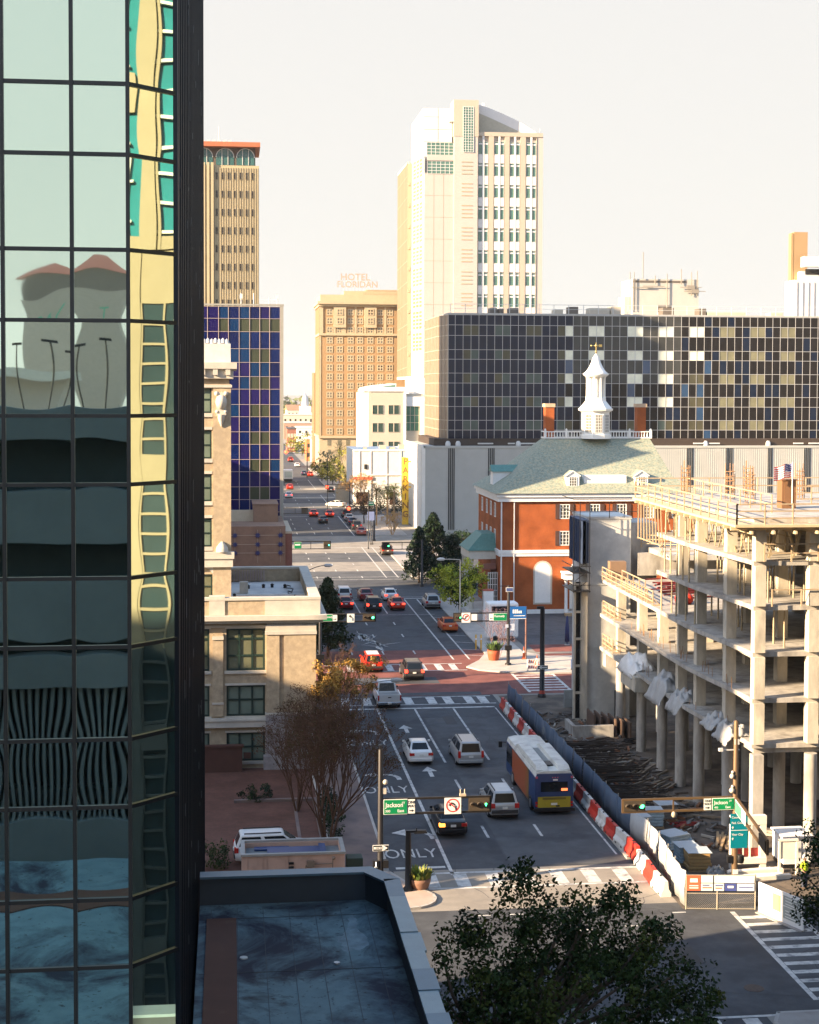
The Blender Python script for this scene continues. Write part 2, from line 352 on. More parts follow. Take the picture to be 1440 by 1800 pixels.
def flat(b, x, y, ang=0.0, z=Z, sy=1.0):      # lay an XZ lettering mesh on the road
    c, s_ = math.cos(ang), math.sin(ang)
    m.faces([(x+p[0]*c-p[2]*sy*s_, y+p[0]*s_+p[2]*sy*c, z) for p in b.v], b.f)
for y in (87.3,101.5,115.2): flat(text_mb('ONLY', 1.15), 10.35, y, 0, Z, 2.1)
def left_arrow(x, y):
    m.face([(x-1.25,y+.35,Z),(x-.35,y-.35,Z),(x-.35,y+1.05,Z)])
    pts = [(-.35,.35),(.25,.38),(.8,.2),(1.1,-.35),(1.15,-1.1)]
    for (a,b1),(c,d1) in zip(pts[:-1],pts[1:]): line(x+a,y+b1,x+c,y+d1,.34)
def up_arrow(x, y):
    m.face([(x-.55,y+.2,Z),(x+.55,y+.2,Z),(x,y+1.5,Z)]); m.face([(x-.15,y-1.3,Z),(x+.15,y-1.3,Z),(x+.15,y+.2,Z),(x-.15,y+.2,Z)])
left_arrow(10.9,91.2); left_arrow(10.4,105.2); left_arrow(10.2,119); up_arrow(13.75,119.6); up_arrow(13.9,106)
struct('road_markings', m, PAINT)
# white burst of scraped paint on the middle block
m = MB(); rr = random.Random(3); a0, a1 = gp(626,1111), gp(671,1139)
ax = (a1-a0); ax.z = 0; L0 = ax.length; ax.normalize(); sd = Vector((-ax.y,ax.x,0))
def streak(c, d, L_, w_):
    c.z = Z; e = c+d*L_; n_ = Vector((-d.y,d.x,0))*w_/2; m.face([c-n_, c+(d*L_*.35)-n_*1.2, e, c+(d*L_*.4)+n_*1.1, c+n_])
for k in range(16): t_ = rr.uniform(.1,.95); streak(a0+ax*L0*t_+sd*rr.gauss(0,.22), (ax+sd*rr.gauss(0,.15)).normalized(), rr.uniform(1.5,4.2), rr.uniform(.12,.34))
for k in range(22): t_ = rr.betavariate(2,2); a_ = rr.uniform(-.9,.9); streak(a0+ax*L0*t_, (ax*rr.choice((-1,1))*math.cos(a_)+sd*math.sin(a_)*1.0).normalized(), rr.uniform(.8,3.6), rr.uniform(.06,.16))
streak(a0+ax*L0*.85, (gp(692,1131)-(a0+ax*L0*.85)).normalized()*1.0, 3.4, .14)
struct('road_paint_splash', m, PAINT)
m = MB(); m.lathe([(.45,0),(.45,.014)], (23.4,65.9,.004), 18)
for y, x in ((112.3,17.6),): m.lathe([(.35,0),(.35,.012)], (x,y,.004), 14)
o = m.build('manhole_cover', mat('rusty iron', (.10,.07,.055), .8, .3, .25, 6)); o['kind'] = 'structure'
# tar seams, cracks and utility cuts in the asphalt
m = MB(); rr = random.Random(12)
def crack(x, y, a, n, st, w0):
    for k in range(n):
        x2, y2 = x+st*math.cos(a), y+st*math.sin(a); d = Vector((x2-x,y2-y,0)); nn = Vector((-d.y,d.x,0)).normalized()*w0*rr.uniform(.5,1.2)/2
        m.face([(x+nn.x,y+nn.y,.0135),(x-nn.x,y-nn.y,.0135),(x2-nn.x,y2-nn.y,.0135),(x2+nn.x,y2+nn.y,.0135)]); x, y = x2, y2; a += rr.gauss(0,.25)
crack(15.75,85,math.pi/2,1,38,.05)
for y0 in (88,97,106,111,118,123): crack(rr.uniform(9.2,11),y0,rr.uniform(-.1,.1),rr.randint(7,14),.9,.045)
for k in range(16): crack(rr.uniform(9.3,22),rr.uniform(86,126),rr.choice((0,1.57,1.2,.4)),rr.randint(4,10),.7,.04)
for k in range(14): crack(rr.uniform(9.3,25),rr.uniform(155,250),rr.choice((0,1.57,.1)),rr.randint(4,9),1.2,.07)
for k in range(12): crack(rr.uniform(10,27),rr.uniform(64.5,80),rr.choice((0,1.57,.5)),rr.randint(5,11),.8,.045)
for (x0,y0,w0,l0) in ((13.0,95,1.2,2.4),(20,113,1.4,1.9),(17.2,121,.9,3.0),(10.4,112,1.1,1.6),(20.5,69,1.6,2.2),(15.4,160,1.6,3.5)): m.face([(x0,y0,.0132),(x0+w0,y0,.0132),(x0+w0,y0+l0,.0132),(x0,y0+l0,.0132)])
struct('road_seams', m, mat('tar', (.028,.029,.032), .7, 0, .2, 2))
# low kerb walls, beds in the brick lot
r = MB(); r.box(.2,6.0,99.3,99.6,0,.18); r.box(5.3,5.6,86,99.3,0,.18); r.box(4.0,4.2,88,99.3,0.01,.03); struct('lot_kerb', r, WALK)
# ================================================================ BUILDINGS
class Kit:
    # one kind of window: frame mesh and pane mesh, shared by every copy; faces -Y, origin bottom centre
    def __init__(s, w, h, fm, gm, nx=2, nz=2, bd=.09, mw=.06, dep=.08, arch=False, zs=None, name='window'):
        s.w, s.h, s.name = w, h, name
        f = MB()
        f.box(-w/2,-w/2+bd,-dep,0,0,h); f.box(w/2-bd,w/2,-dep,0,0,h); f.box(-w/2+bd,w/2-bd,-dep,0,0,bd); f.box(-w/2+bd,w/2-bd,-dep,0,h-bd,h)
        for i in range(1,nx): x = -w/2+w*i/nx; f.box(x-mw/2,x+mw/2,-dep+.012,0,bd,h-bd)
        for z in (zs if zs is not None else [h*j/nz for j in range(1,nz)]): f.box(-w/2+bd,w/2-bd,-dep+.022,0,z-mw/2,z+mw/2)
        p = MB(); p.face([(-w/2+bd*.5,-.012,bd*.5),(w/2-bd*.5,-.012,bd*.5),(w/2-bd*.5,-.012,h-bd*.5),(-w/2+bd*.5,-.012,h-bd*.5)])
        s.fm = f.build(name, fm); s.pm = p.build('pane', gm); s.fd, s.pd = s.fm.data, s.pm.data
        bpy.data.objects.remove(s.fm); bpy.data.objects.remove(s.pm); s.gm = gm
    def put(s, parent, x, y, z, rz=0.0, label=None, gm=None):
        o = bpy.data.objects.new(s.name, s.fd); COL.objects.link(o); o.parent = parent; o.location = Vector((x,y,z))-origin(parent); o.rotation_euler = (0,0,rz)
        p = bpy.data.objects.new('pane', s.pd); COL.objects.link(p); p.parent = o
        if gm: p.material_slots[0].link = 'OBJECT'; p.material_slots[0].material = gm
        if label: o['label'] = label
        return o

# ---------------------------------------------------------------- mirror glass tower on the left
TG = bpy.data.materials.new('mirror glass'); TG.use_nodes = True
_p = TG.node_tree.nodes['Principled BSDF']; _p.inputs['Metallic'].default_value = 1.0; _p.inputs['Roughness'].default_value = .012
_p.inputs['Base Color'].default_value = (.60,.76,.69,1)
_oi = TG.node_tree.nodes.new('ShaderNodeObjectInfo'); _mr = TG.node_tree.nodes.new('ShaderNodeMapRange'); _mr.inputs['To Min'].default_value = .9; _mr.inputs['To Max'].default_value = 1.08
_vm = TG.node_tree.nodes.new('ShaderNodeVectorMath'); _vm.operation = 'SCALE'; _vm.inputs[0].default_value = (.60,.76,.69)
TG.node_tree.links.new(_oi.outputs['Random'], _mr.inputs[0]); TG.node_tree.links.new(_mr.outputs[0], _vm.inputs['Scale']); TG.node_tree.links.new(_vm.outputs[0], _p.inputs['Base Color'])
tw = thing('glass_tower', 'tall mirror-glass tower with dark navy mullions filling the left edge, reflecting sky and garage', 'tower', (-20,45,0))
TX, FY = -1.065, 30.0
rows = [dp(130, y, FY).z for y in (145,270,438,563,731,852,1017,1138,1301,1420,1583,1702)]
per = (rows[0]-rows[10])/5
zs = sorted(rows + [rows[0]+1.86*1.0, rows[0]+per] + [rows[11]-1.86, rows[10]-per])
xs = [dp(227,900,FY).x, dp(129,900,FY).x, dp(8,900,FY).x]; xs.append(xs[2]-1.35); xs.append(xs[3]-1.35)
ZT, ZB = 62.0, 11.2
def bent_pane(a, b, z0, z1, nrm, rnd, amp=.0014):
    # pillowed sheet of glass: real, slightly wavy geometry
    N = 14; a = Vector(a); b = Vector(b); P = []; F = []
    p1, p2, p3 = rnd.uniform(.5,1.3), rnd.uniform(-1,1), rnd.uniform(-1,1); ph = rnd.uniform(0,6.28); ph2 = rnd.uniform(0,6.28)
    for j in range(N+1):
        for i in range(N+1):
            u, v = i/N, j/N
            d = amp*(-p1*.9*(4*u*(1-u))*(4*v*(1-v)) + .35*p2*math.sin(3.1*u+ph)*math.sin(5.2*v+ph2) + .3*p3*math.cos(5.8*u+ph2)*math.cos(2.7*v+ph))
            q = a.lerp(b, u)+nrm*d; P.append((q.x, q.y, z0+(z1-z0)*v))
    for j in range(N):
        for i in range(N): k = j*(N+1)+i; F.append((k,k+1,k+N+2,k+N+1))
    mb = MB(); mb.faces(P, F, 0, True); return mb
rnd = random.Random(11)
nF = Vector((0,-1,0)); nC = Vector((.7071,-.7071,0))
ca, cb_ = Vector((xs[0],FY,0)), Vector((TX,FY+(TX-xs[0]),0))
zlist = [ZB]+[z for z in zs if z > ZB+.5]
for z0, z1 in zip(zlist[:-1], zlist[1:]):
    for x0, x1 in zip(xs[1:], xs[:-1]):
        bent_pane((x0,FY,0), (x1,FY,0), z0, z1, nF, rnd).build('glass_pane', TG, tw)
    bent_pane(ca, cb_, z0, z1, nC, rnd, .0012).build('glass_pane', TG, tw)
b = MB(); b.face([(xs[-1],FY,zlist[-1]),(xs[0],FY,zlist[-1]),(xs[0],FY,ZT),(xs[-1],FY,ZT)]); b.face([(xs[0],FY,zlist[-1]),(TX,cb_.y,zlist[-1]),(TX,cb_.y,ZT),(xs[0],FY,ZT)])
b.build('upper_glazing', TG, tw)
b = MB(); b.face([(TX,cb_.y,0),(TX,59.9,0),(TX,59.9,ZT),(TX,cb_.y,ZT)]); b.face([(TX,59.9,0),(-16,59.9,0),(-16,59.9,ZT),(TX,59.9,ZT)]); b.face([(-16,59.9,0),(-16,30,0),(-16,30,ZT),(-16,59.9,ZT)]); b.face([(-16,30,0),(xs[-1],30,0),(xs[-1],30,ZT),(-16,30,ZT)])
b.build('side_glazing', glass('dark side glass', (.012,.02,.03), .08, .1), tw)
b = MB(); b.prism([(-16.1,29.9),(xs[0]+.05,29.9),(TX+.1,cb_.y),(TX+.1,60),(-16.1,60)], ZT, ZT+.6); b.build('roof', NAVY, tw)
b = MB(); MW = .075
for x in xs: b.box(x-MW/2, x+MW/2, FY-.05, FY+.02, ZB, ZT)
for z in zs:
    b.box(xs[-1], xs[0]+.01, FY-.044, FY+.02, z-MW/2, z+MW/2)
    b.bar(ca+nC*.02+Vector((0,0,z)), cb_+nC*.02+Vector((0,0,z)), .05, MW)
z = zs[-1]
while z < ZT-4: z += per/2; b.box(xs[-1], xs[0]+.01, FY-.044, FY+.02, z-MW/2, z+MW/2); b.bar(ca+nC*.02+Vector((0,0,z)), cb_+nC*.02+Vector((0,0,z)), .05, MW)
b.build('mullions', NAVY, tw)
b = MB(); b.box(TX-.06, TX+.045, cb_.y-.05, cb_.y+.09, 0, ZT)
k = 0
y = cb_.y+.7
while y < 59.9: b.box(TX-.01, TX+.05, y-.04, y+.04, 0, ZT); y += 1.35; k += 1
b.box(TX-.02, TX+.06, 59.8, 60, 0, ZT)
b.build('side_fins', NAVY, tw)
b = MB(); rr = random.Random(5)
for k in range(70):
    y = rr.choice([cb_.y+.7+1.35*i for i in range(20)])+.05; z = rr.uniform(12,38); b.box(TX+.04, TX+.058, y-.045, y-.041, z, z+rr.uniform(.05,.5))
o = b.build('scratches', mat('dull scratch',(.20,.22,.24),.5), tw); o['kind'] = 'stuff'

# ---------------------------------------------------------------- low roof beside the tower
ROOF = bpy.data.materials.new('stained roof membrane'); ROOF.use_nodes = True
t_ = ROOF.node_tree; n_ = t_.nodes; L_ = t_.links; p_ = n_['Principled BSDF']; p_.inputs['Roughness'].default_value = .8; p_.inputs['Specular IOR Level'].default_value = .2
g_ = n_.new('ShaderNodeNewGeometry')
def noise_fac(scale, lo, hi, det=7, rough=.6, dist=0.0):
    z = n_.new('ShaderNodeTexNoise'); z.inputs['Scale'].default_value = scale; z.inputs['Detail'].default_value = det; z.inputs['Roughness'].default_value = rough; z.inputs['Distortion'].default_value = dist
    L_.new(g_.outputs['Position'], z.inputs['Vector']); r = n_.new('ShaderNodeMapRange'); r.inputs['From Min'].default_value = lo; r.inputs['From Max'].default_value = hi; r.clamp = True; L_.new(z.outputs[0], r.inputs['Value']); return r.outputs[0]
def mixc(f, a, bcol):
    m_ = n_.new('ShaderNodeMix'); m_.data_type = 'RGBA'; L_.new(f, m_.inputs[0])
    if isinstance(a, tuple): m_.inputs[6].default_value = (*a,1)
    else: L_.new(a, m_.inputs[6])
    m_.inputs[7].default_value = (*bcol,1); return m_.outputs[2]
c_ = mixc(noise_fac(1.6,.35,.7), (.17,.255,.275), (.12,.185,.21))
c_ = mixc(noise_fac(.30,.45,.60,8,.68,.6), c_, (.034,.036,.052))
c_ = mixc(noise_fac(.55,.60,.70,8,.6,.6), c_, (.04,.036,.042))
c_ = mixc(noise_fac(.42,.36,.28,8,.6,.5), c_, (.22,.30,.32))
c_ = mixc(noise_fac(6,.62,.72,3), c_, (.05,.055,.06))
L_.new(c_, p_.inputs['Base Color'])
COPE = mat('blue grey coping metal', (.10,.165,.215), .4, .3, .1, 2)
an = thing('low_flat_roof_building', 'low building with stained blue grey roof and rust brown strip beside the glass tower', 'building', (2,40,0))
ZR = 11.1; ZC = 11.95
P1 = [(TX+.12,8),(5.0,8),(5.0,46.0),(4.3,47.2),(TX+.12,47.2)]
b = MB(); b.prism(P1, 0, ZR, 0); b.prism([(-25,8),(TX+.12,8),(TX+.12,29.9),(-25,29.9)], 0, ZR, 0); b.build('wall', mat('grey wall', (.2,.2,.2)), an)
b = MB(); b.face([(p[0],p[1],ZR+.006) for p in P1]); b.face([(-25,8,ZR+.006),(TX+.12,8,ZR+.006),(TX+.12,29.9,ZR+.006),(-25,29.9,ZR+.006)]); b.build('roof_deck', ROOF, an)
b = MB()
for k in range(8): b.box(-.6+k*.78, -.585+k*.78, 8, 46.5, ZR+.006, ZR+.016)
for y in (12,17.5,23,29.5,36.4,41.3,45.6): b.box(TX+.2, 4.9, y, y+.016, ZR+.006, ZR+.018)
b.build('roof_seams', mat('seam', (.05,.055,.06), .7), an)
out = [(5.0,8),(5.0,46.0),(4.3,47.2),(TX+.12,47.2)]; inn = [(4.72,8),(4.72,45.88),(4.14,46.9),(TX+.12,46.9)]
b = MB()
for (a, c), (d, e) in zip(zip(out[:-1],out[1:]), zip(inn[:-1],inn[1:])): b.prism([a, c, e, d], ZR+.002, ZC, 0)
b.build('parapet', mat('parapet inner', (.035,.045,.055), .7), an)
def coping(a, c, d, e, z0, m_=COPE):
    q = MB(); q.prism([a, c, e, d], z0, z0+.07); q.build('coping', m_, an)
o2 = [(5.12,8),(5.12,46.06),(4.36,47.32),(TX+.12,47.32)]; i2 = [(4.62,8),(4.62,45.84),(4.08,46.78),(TX+.12,46.78)]
coping(o2[1],o2[2],i2[1],i2[2],ZC); coping(o2[2],o2[3],i2[2],i2[3],ZC)
LC = mat('pale coping metal', (.20,.27,.30), .4, .3, .1, 2)
ys = [46.06,44.4,42.9,41.4,40.0,38.7,37.3,35.9,34,31,27,22,16,8]
for k in range(len(ys)-1):
    w_ = .0 if k < 2 else .06*((k%2))
    coping((5.12+w_,ys[k+1]+.01),(5.12+w_,ys[k]-.01),(4.62,ys[k+1]+.01),(4.62,ys[k]-.01), ZC+.012*(k%3), [COPE,LC,LC,LC,LC,COPE,LC][k%7])
RUST = mat('rust brown walkway', (.105,.045,.028), .85, 0, .18, 1.2, stain=(.15,.085,.05), sscale=1.2, sthr=.66)
b = MB(); b.box(-.72,.16,9,45.6,ZR+.006,ZR+.04); b.box(-25,TX-.6,11.2,13.2,ZR+.006,ZR+.04); b.build('roof_walkway', RUST, an)
b = MB(); b.lathe([(.13,0),(.13,.16),(.09,.18),(.09,.26)], (1.25,37.0,ZR+.006), 10); b.build('roof_vent', LGREY, an)
b = MB(); b.lathe([(.11,0),(.11,.03)], (.35,42.4,ZR+.006), 12); b.build('roof_drain', LGREY, an)
b = MB(); b.lathe([(.09,0),(.09,.05)], (2.9,41.7,ZR+.006), 8); b.build('roof_drain', STEEL, an)
# puddle-bleached patch
b = MB(); rr = random.Random(2)
pts = [(3.22,43.9),(3.42,44.6),(3.5,45.3),(3.62,45.5),(3.72,45.1),(3.66,44.4),(3.9,43.6),(3.86,43.0),(3.6,42.6),(3.45,42.75),(3.3,42.5),(3.12,42.7),(3.16,43.2),(2.95,43.7)]
pp_ = []
for (xa,ya),(xb,yb) in zip(pts,pts[1:]+pts[:1]):
    for k in range(5): t_ = k/5; pp_.append((xa+(xb-xa)*t_+rr.uniform(-.05,.05),ya+(yb-ya)*t_+rr.uniform(-.06,.06),ZR+.012))
b.face(pp_); b.build('bleached_patch', mat('bleached roof', (.19,.26,.285), .8, 0, .4, 2.5), an)
# ---------------------------------------------------------------- garage on whose roof the picture is taken (seen in the mirror glass)
pg = thing('parking_garage', 'concrete parking garage with dark open decks mirrored in the glass tower', 'garage', (-10,-20,0))
gc = mat('garage concrete', (.15,.175,.18), .85, 0, .12, .5)
b = MB(); b.box(-45,5,-45,-1.6,0,ZR); 
for k, (z0, z1) in enumerate(((24.9,26.25),(20.9,22.9),(17.2,19.4),(15.2,16.4),(7.9,9.9),(5.6,7.6),(2.0,3.8))): b.box(-45,5,-1.5,-.7,z0,z1)
b.box(-45,5,-45,-1.5,25.0,25.3); b.build('deck_bands', gc, pg)
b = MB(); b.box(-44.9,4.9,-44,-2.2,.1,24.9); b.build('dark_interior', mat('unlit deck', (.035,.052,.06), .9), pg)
b = MB()
x = -24.0
while x < 4: b.box(x, x+.11, -1.25, -.95, 9.9, 15.2); x += .235
b.build('screen_fins', gc, pg)
lp = None
for k, x in enumerate((-7.8,-9.2,-10.5,-11.5,-13.2)):
    if lp is None:
        lp = thing('roof_lamp', 'twin-headed lamp post on the garage roof, mirrored in the glass tower', 'street lamp', (x,-38,25.3), 'lamp posts on the garage roof')
        b = MB(); b.tube((x,-38,25.3),(x,-38,29.7),.05,.04,8); b.build('post', BLACK, lp)
        b = MB(); b.box(x-.32,x+.32,-38.15,-37.85,29.65,29.8); b.build('lamp_head', BLACK, lp)
    else: dup(lp, (x,-38-.6*k,25.3-.25*(k%3)))
# ---------------------------------------------------------------- twin towers far behind, mirrored in the glass
bt = None
for k, (x, hh) in enumerate(((-62,86),(-86,84))):
    t2 = thing('twin_tower', 'slim tower with red hipped roof and green letters, mirrored %s' % ('right of its twin' if k == 0 else 'left of its twin'), 'tower', (x,-700,0), 'mirrored twin towers')
    b = MB(); b.box(x-9,x+9,-709,-691,0,hh-12); b.build('shaft', mat('tower concrete', (.34,.31,.27)), t2)
    b = MB(); b.box(x-8.4,x+8.4,-708.4,-691.6,hh-12,hh-5); b.build('crown_windows', mat('crown dark', (.09,.08,.08), .4), t2)
    b = MB(); b.lathe([(13.5,0),(4,5)], (x,-700,hh-5), 4, ph=math.pi/4, sm=False); b.build('roof', mat('red roof', (.34,.10,.07)), t2)
    tb = text_mb('JAS' if k else 'T', 6.5); q = MB(); q.join(tb, Matrix.Translation((x,-690.8,hh-20)) @ Matrix.Rotation(math.pi,4,'Z')); q.build('lettering', mat('green letters', (.03,.36,.24)), t2)
mp_ = thing('low_hall', 'long low pale hall mirrored low in the glass', 'building', (-120,-560,0))
b = MB(); b.box(-240,-66,-600,-540,0,30); b.build('wall', mat('hall wall', (.3,.27,.24)), mp_); b = MB(); b.box(-245,-60,-605,-535,30,33); b.build('roof', mat('hall roof', (.42,.42,.38)), mp_)
# ---------------------------------------------------------------- office across the street (seen in the chamfer of the tower)
eb = thing('east_office', 'beige office with teal window bands across the street, mirrored in the tower corner', 'building', (40,25,0))
bw = mat('beige stone', (.25,.20,.125), .8, 0, .1, .5)
tg = glass('teal office glass', (.02,.15,.17), .06, .1); wd = glass('dark office glass', (.02,.035,.04), .05, .1)
b = MB(); b.box(29.4,50,4,66,0,46); b.build('core_wall', bw, eb)
b = MB()
# stone piers and bays along the facade; bay width 3.6 m, each with a window ladder between two piers
y = 10.05
while y < 60:
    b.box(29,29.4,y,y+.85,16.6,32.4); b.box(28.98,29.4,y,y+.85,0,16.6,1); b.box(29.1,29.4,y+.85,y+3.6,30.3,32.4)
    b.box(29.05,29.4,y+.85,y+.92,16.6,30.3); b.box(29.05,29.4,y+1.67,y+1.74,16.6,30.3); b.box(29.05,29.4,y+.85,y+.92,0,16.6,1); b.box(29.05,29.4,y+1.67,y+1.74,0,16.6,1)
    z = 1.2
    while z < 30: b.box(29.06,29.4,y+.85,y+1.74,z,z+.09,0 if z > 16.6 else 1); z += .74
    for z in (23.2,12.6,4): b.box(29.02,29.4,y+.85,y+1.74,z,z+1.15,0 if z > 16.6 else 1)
    b.box(28.8,29.4,y+.85,y+1.4,32.4,46); b.box(28.95,29.4,y-.1,y+3.6,32.4,32.9); b.box(28.95,29.4,y-.1,y+.75,37.6,39.2); b.box(28.9,29.4,y+1.45,y+1.55,32.4,46)
    y += 3.52
b.build('stone_piers', [bw, mat('shade-dark stone', (.045,.055,.055), .6)], eb)  # lower stone darkened so the shade there sits in the colour
b = MB(); y = 10.05
while y < 60:
    for k in range(9): b.box(28.96,29.4,y-.9,y+.6,33.4+k*1.5,33.5+k*1.5); b.box(28.96,29.4,y+1.15,y+2.6,33.0+k*1.1,33.12+k*1.1)
    b.box(28.96,29.4,y+.02,y+.08,32.4,46); b.box(28.96,29.4,y+.4,y+.46,32.4,46); b.box(29.12,29.4,y+2.1,y+2.15,0,30); b.box(29.12,29.4,y+2.6,y+2.65,0,30)
    y += 3.52
b.build('pale_mullions', mat('pale mullion', (.5,.48,.42)), eb)
b = MB(); b.box(29.2,29.38,8,62,0,32.3); b.build('window_glass', wd, eb)
b = MB(); b.box(29.2,29.38,8,62,32.45,46); b.build('upper_glass', tg, eb)
# ---------------------------------------------------------------- beige civic building, low front block and tall block
BB = mat('beige brick', (.40,.315,.21), .85, 0, .3, 2.6, .25, 25, stain=(.34,.27,.185), sscale=.6, sthr=.55)
BS = mat('pale stone trim', (.50,.46,.39), .8, 0, .12, 1.2, stain=(.42,.39,.34), sscale=.7, sthr=.55)
GRAN = mat('rough grey granite', (.27,.245,.24), .85, 0, .3, 3, .5, 6)
WROOF = mat('white roof coating', (.62,.60,.56), .7, 0, .1, .8, stain=(.45,.44,.43), sscale=.5, sthr=.56)
GFR = mat('dark green window frame', (.012,.03,.024), .45, 0, .1, 3)
OLV = glass('olive window glass', (.13,.135,.085), .08, .12, spec=.4)
OLV2 = glass('grey green window glass', (.15,.19,.15), .08, .12, spec=.4)
cv = thing('civic_building', 'beige brick building with stone cornice, white roof, dark green windows and taller block behind', 'building', (0,118,0))
Y0 = 108.5; XR = 6.0
wins = [(1.06,6.96,3.0),(1.06,3.72,2.2),(1.06,.5,2.06)]
cols = [1.06,-2.85,-6.76,-10.67]
holes = [(c-1.36+16,c+1.36+16,z,z+h) for c in cols for _,z,h in wins]
b = MB(); b.wall((-16,Y0,0),(1,0,0),(0,0,1),18.5,11.0,holes,.35,0,0)
b.face([(XR,Y0,0),(XR,127,0),(XR,127,11),(XR,Y0,11)]); b.face([(XR,127,0),(-16,127,0),(-16,127,11),(XR,127,11)]); b.face([(-16,127,0),(-16,Y0,0),(-16,Y0,11),(-16,127,11)])
b.box(-16,2.4,Y0+.6,Y0+.7,0,11)
for c in cols[:-1]: b.box(c-2.33,c-1.58,Y0-.16,Y0,3.75,9.6)
b.build('wall', BB, cv)
b = MB(); b.box(2.5,XR,Y0-.3,Y0,3.95,9.7); b.box(2.5,3.42,Y0-.42,Y0-.3,4.0,9.55); b.box(3.74,XR,Y0-.42,Y0-.3,4.0,9.55); b.build('corner_pavilion', BB, cv)
b = MB()
for k in range(9): b.box(2.45,XR+.05,Y0-.5,Y0,.0+k*.43,.40+k*.43)
b.box(2.3,XR+.12,Y0-.7,Y0,0,.95); b.build('rusticated_base', GRAN, cv)
b = MB()
b.box(-16,2.45,Y0-.42,Y0-.003,3.0,3.62); b.box(-16,2.45,Y0-.5,Y0-.003,3.45,3.55)
b.box(2.42,XR+.05,Y0-.5,Y0-.003,9.55,9.78); b.box(2.45,XR+.02,Y0-.44,Y0-.003,9.78,10.25); b.box(2.42,XR+.05,Y0-.5,Y0-.003,3.86,3.98)
b.box(-16,2.42,Y0-.12,Y0-.003,10.05,10.2)
for c in cols:
    for _,z,h in wins: b.box(c-1.5,c+1.5,Y0-.14,Y0-.003,z-.2,z); b.box(c-1.46,c+1.46,Y0-.08,Y0-.003,z+h,z+h+.14)
    b.box(c-2.36,c-1.55,Y0-.24,Y0-.165,9.2,9.45); b.box(c-2.36,c-1.55,Y0-.22,Y0-.165,4.6,4.75)
b.build('stone_trim', BS, cv)
b = MB()
# cornice and parapet ring
def ringbox(b, x0, x1, y0, y1, t, z0, z1):
    b.box(x0,x1,y0,y0+t,z0,z1); b.box(x0,x1,y1-t,y1,z0,z1); b.box(x0,x0+t,y0+t,y1-t,z0,z1); b.box(x1-t,x1,y0+t,y1-t,z0,z1)
ringbox(b,-16.3,XR+.75,Y0-.85,127.7,1.2,10.62,10.95); ringbox(b,-16.2,XR+.5,Y0-.6,127.4,.9,10.4,10.62)
for k in range(30): b.box(2.55+k*.12,2.61+k*.12,Y0-.5,Y0-.4,10.28,10.4)
b.build('cornice', BS, cv)
b = MB(); ringbox(b,-16,XR+.25,Y0-.35,127.1,.55,10.95,12.0); b.build('parapet', BB, cv)
b = MB(); ringbox(b,-16.1,XR+.33,Y0-.44,127.2,.72,12.0,12.18); b.box(2.4,XR+.3,Y0-.4,Y0+.3,10.96,12.0)
for x in (-.95,-4.8): b.box(x-.55,x+.55,Y0-.42,Y0+.3,10.96,12.3)
b.build('parapet_coping', BS, cv)
b = MB(); b.face([(-15.4,Y0+.2,11.0),(XR-.3,Y0+.2,11.0),(XR-.3,126.5,11.0),(-15.4,126.5,11.0)]); b.box(.4,5.6,116.2,116.5,11,11.3); b.build('roof', WROOF, cv)
fk = Kit(2.72,3.0,GFR,OLV,3,2,.14,.14,.1,zs=[1.05,2.25]); f2 = Kit(2.72,2.2,GFR,OLV2,3,2,.14,.14,.1,zs=[1.15]); f3 = Kit(2.72,2.06,GFR,OLV2,3,2,.14,.14,.1,zs=[1.0])
for c in cols[:2]:
    for k, (_,z,h) in zip((fk,f2,f3), wins): k.put(cv, c, Y0+.2, z)
PK = mat('pinkish slats', (.38,.29,.25), .8)
b = MB()
for k in range(14): b.box(-.2+k*.22,-.08+k*.22,126.1,126.3,11.1,11.95)
b.build('slatted_screen', PK, cv)
for x, y in ((1.4,122),(2.6,122.4),(3.3,122.6),(4.3,122.2),(.3,116.9),(1.9,113.5),(4.2,114.2)):
    b = MB(); b.lathe([(.12,0),(.12,.2),(.18,.22),(.05,.32)], (x,y,11.0), 8); b.build('roof_vent', BLACK, cv)
b = MB(); b.box(.7,1.35,119,119.7,11,11.9); b.build('roof_hatch', BS, cv)
b = MB(); pts = [Vector((4.6+.25*math.sin(k*1.3),112+k*.7,11.05+.22*abs(math.sin(k*1.9)))) for k in range(16)]; b.path(pts,.05,5); b.build('roof_cable', BLACK, cv)
# tall block
Y1 = 112.0; XT = -.08
tz = [(25.1,26.9),(21.8,23.9),(18.7,20.7),(15.4,17.5)]
holes = [(14-3.4,14-1.35,z0,z1) for z0,z1 in tz]+[(14-6.9,14-4.85,z0,z1) for z0,z1 in tz]+[(14-3.5,14-1.3,11.6,13.4)]
b = MB(); b.wall((-14,Y1,0),(1,0,0),(0,0,1),14+XT,28,[h for h in holes],.3)
b.face([(XT,Y1,0),(XT,126,0),(XT,126,28),(XT,Y1,28)]); b.face([(XT,126,0),(-14,126,0),(-14,126,28),(XT,126,28)]); b.face([(-14,126,0),(-14,Y1,0),(-14,Y1,28),(-14,126,28)])
b.box(-14,-.9,Y1+.5,Y1+.6,11,28); b.build('tall_block_wall', BB, cv)
b = MB(); b.box(-1.25,XT+.12,Y1-.14,Y1,11,27.2); b.build('corner_pier', BB, cv)
b = MB()
ringbox(b,-14.5,XT+.55,Y1-.6,126.5,1.0,28.3,28.75); ringbox(b,-14.3,XT+.3,Y1-.35,126.3,.7,27.6,28.3); ringbox(b,-14.2,XT+.2,Y1-.22,126.2,.5,26.95,27.15)
for k in range(9): b.box(-.35-k*.9,.0-k*.9,Y1-.55,Y1-.36,27.85,28.3)
b.build('tall_cornice', BS, cv)
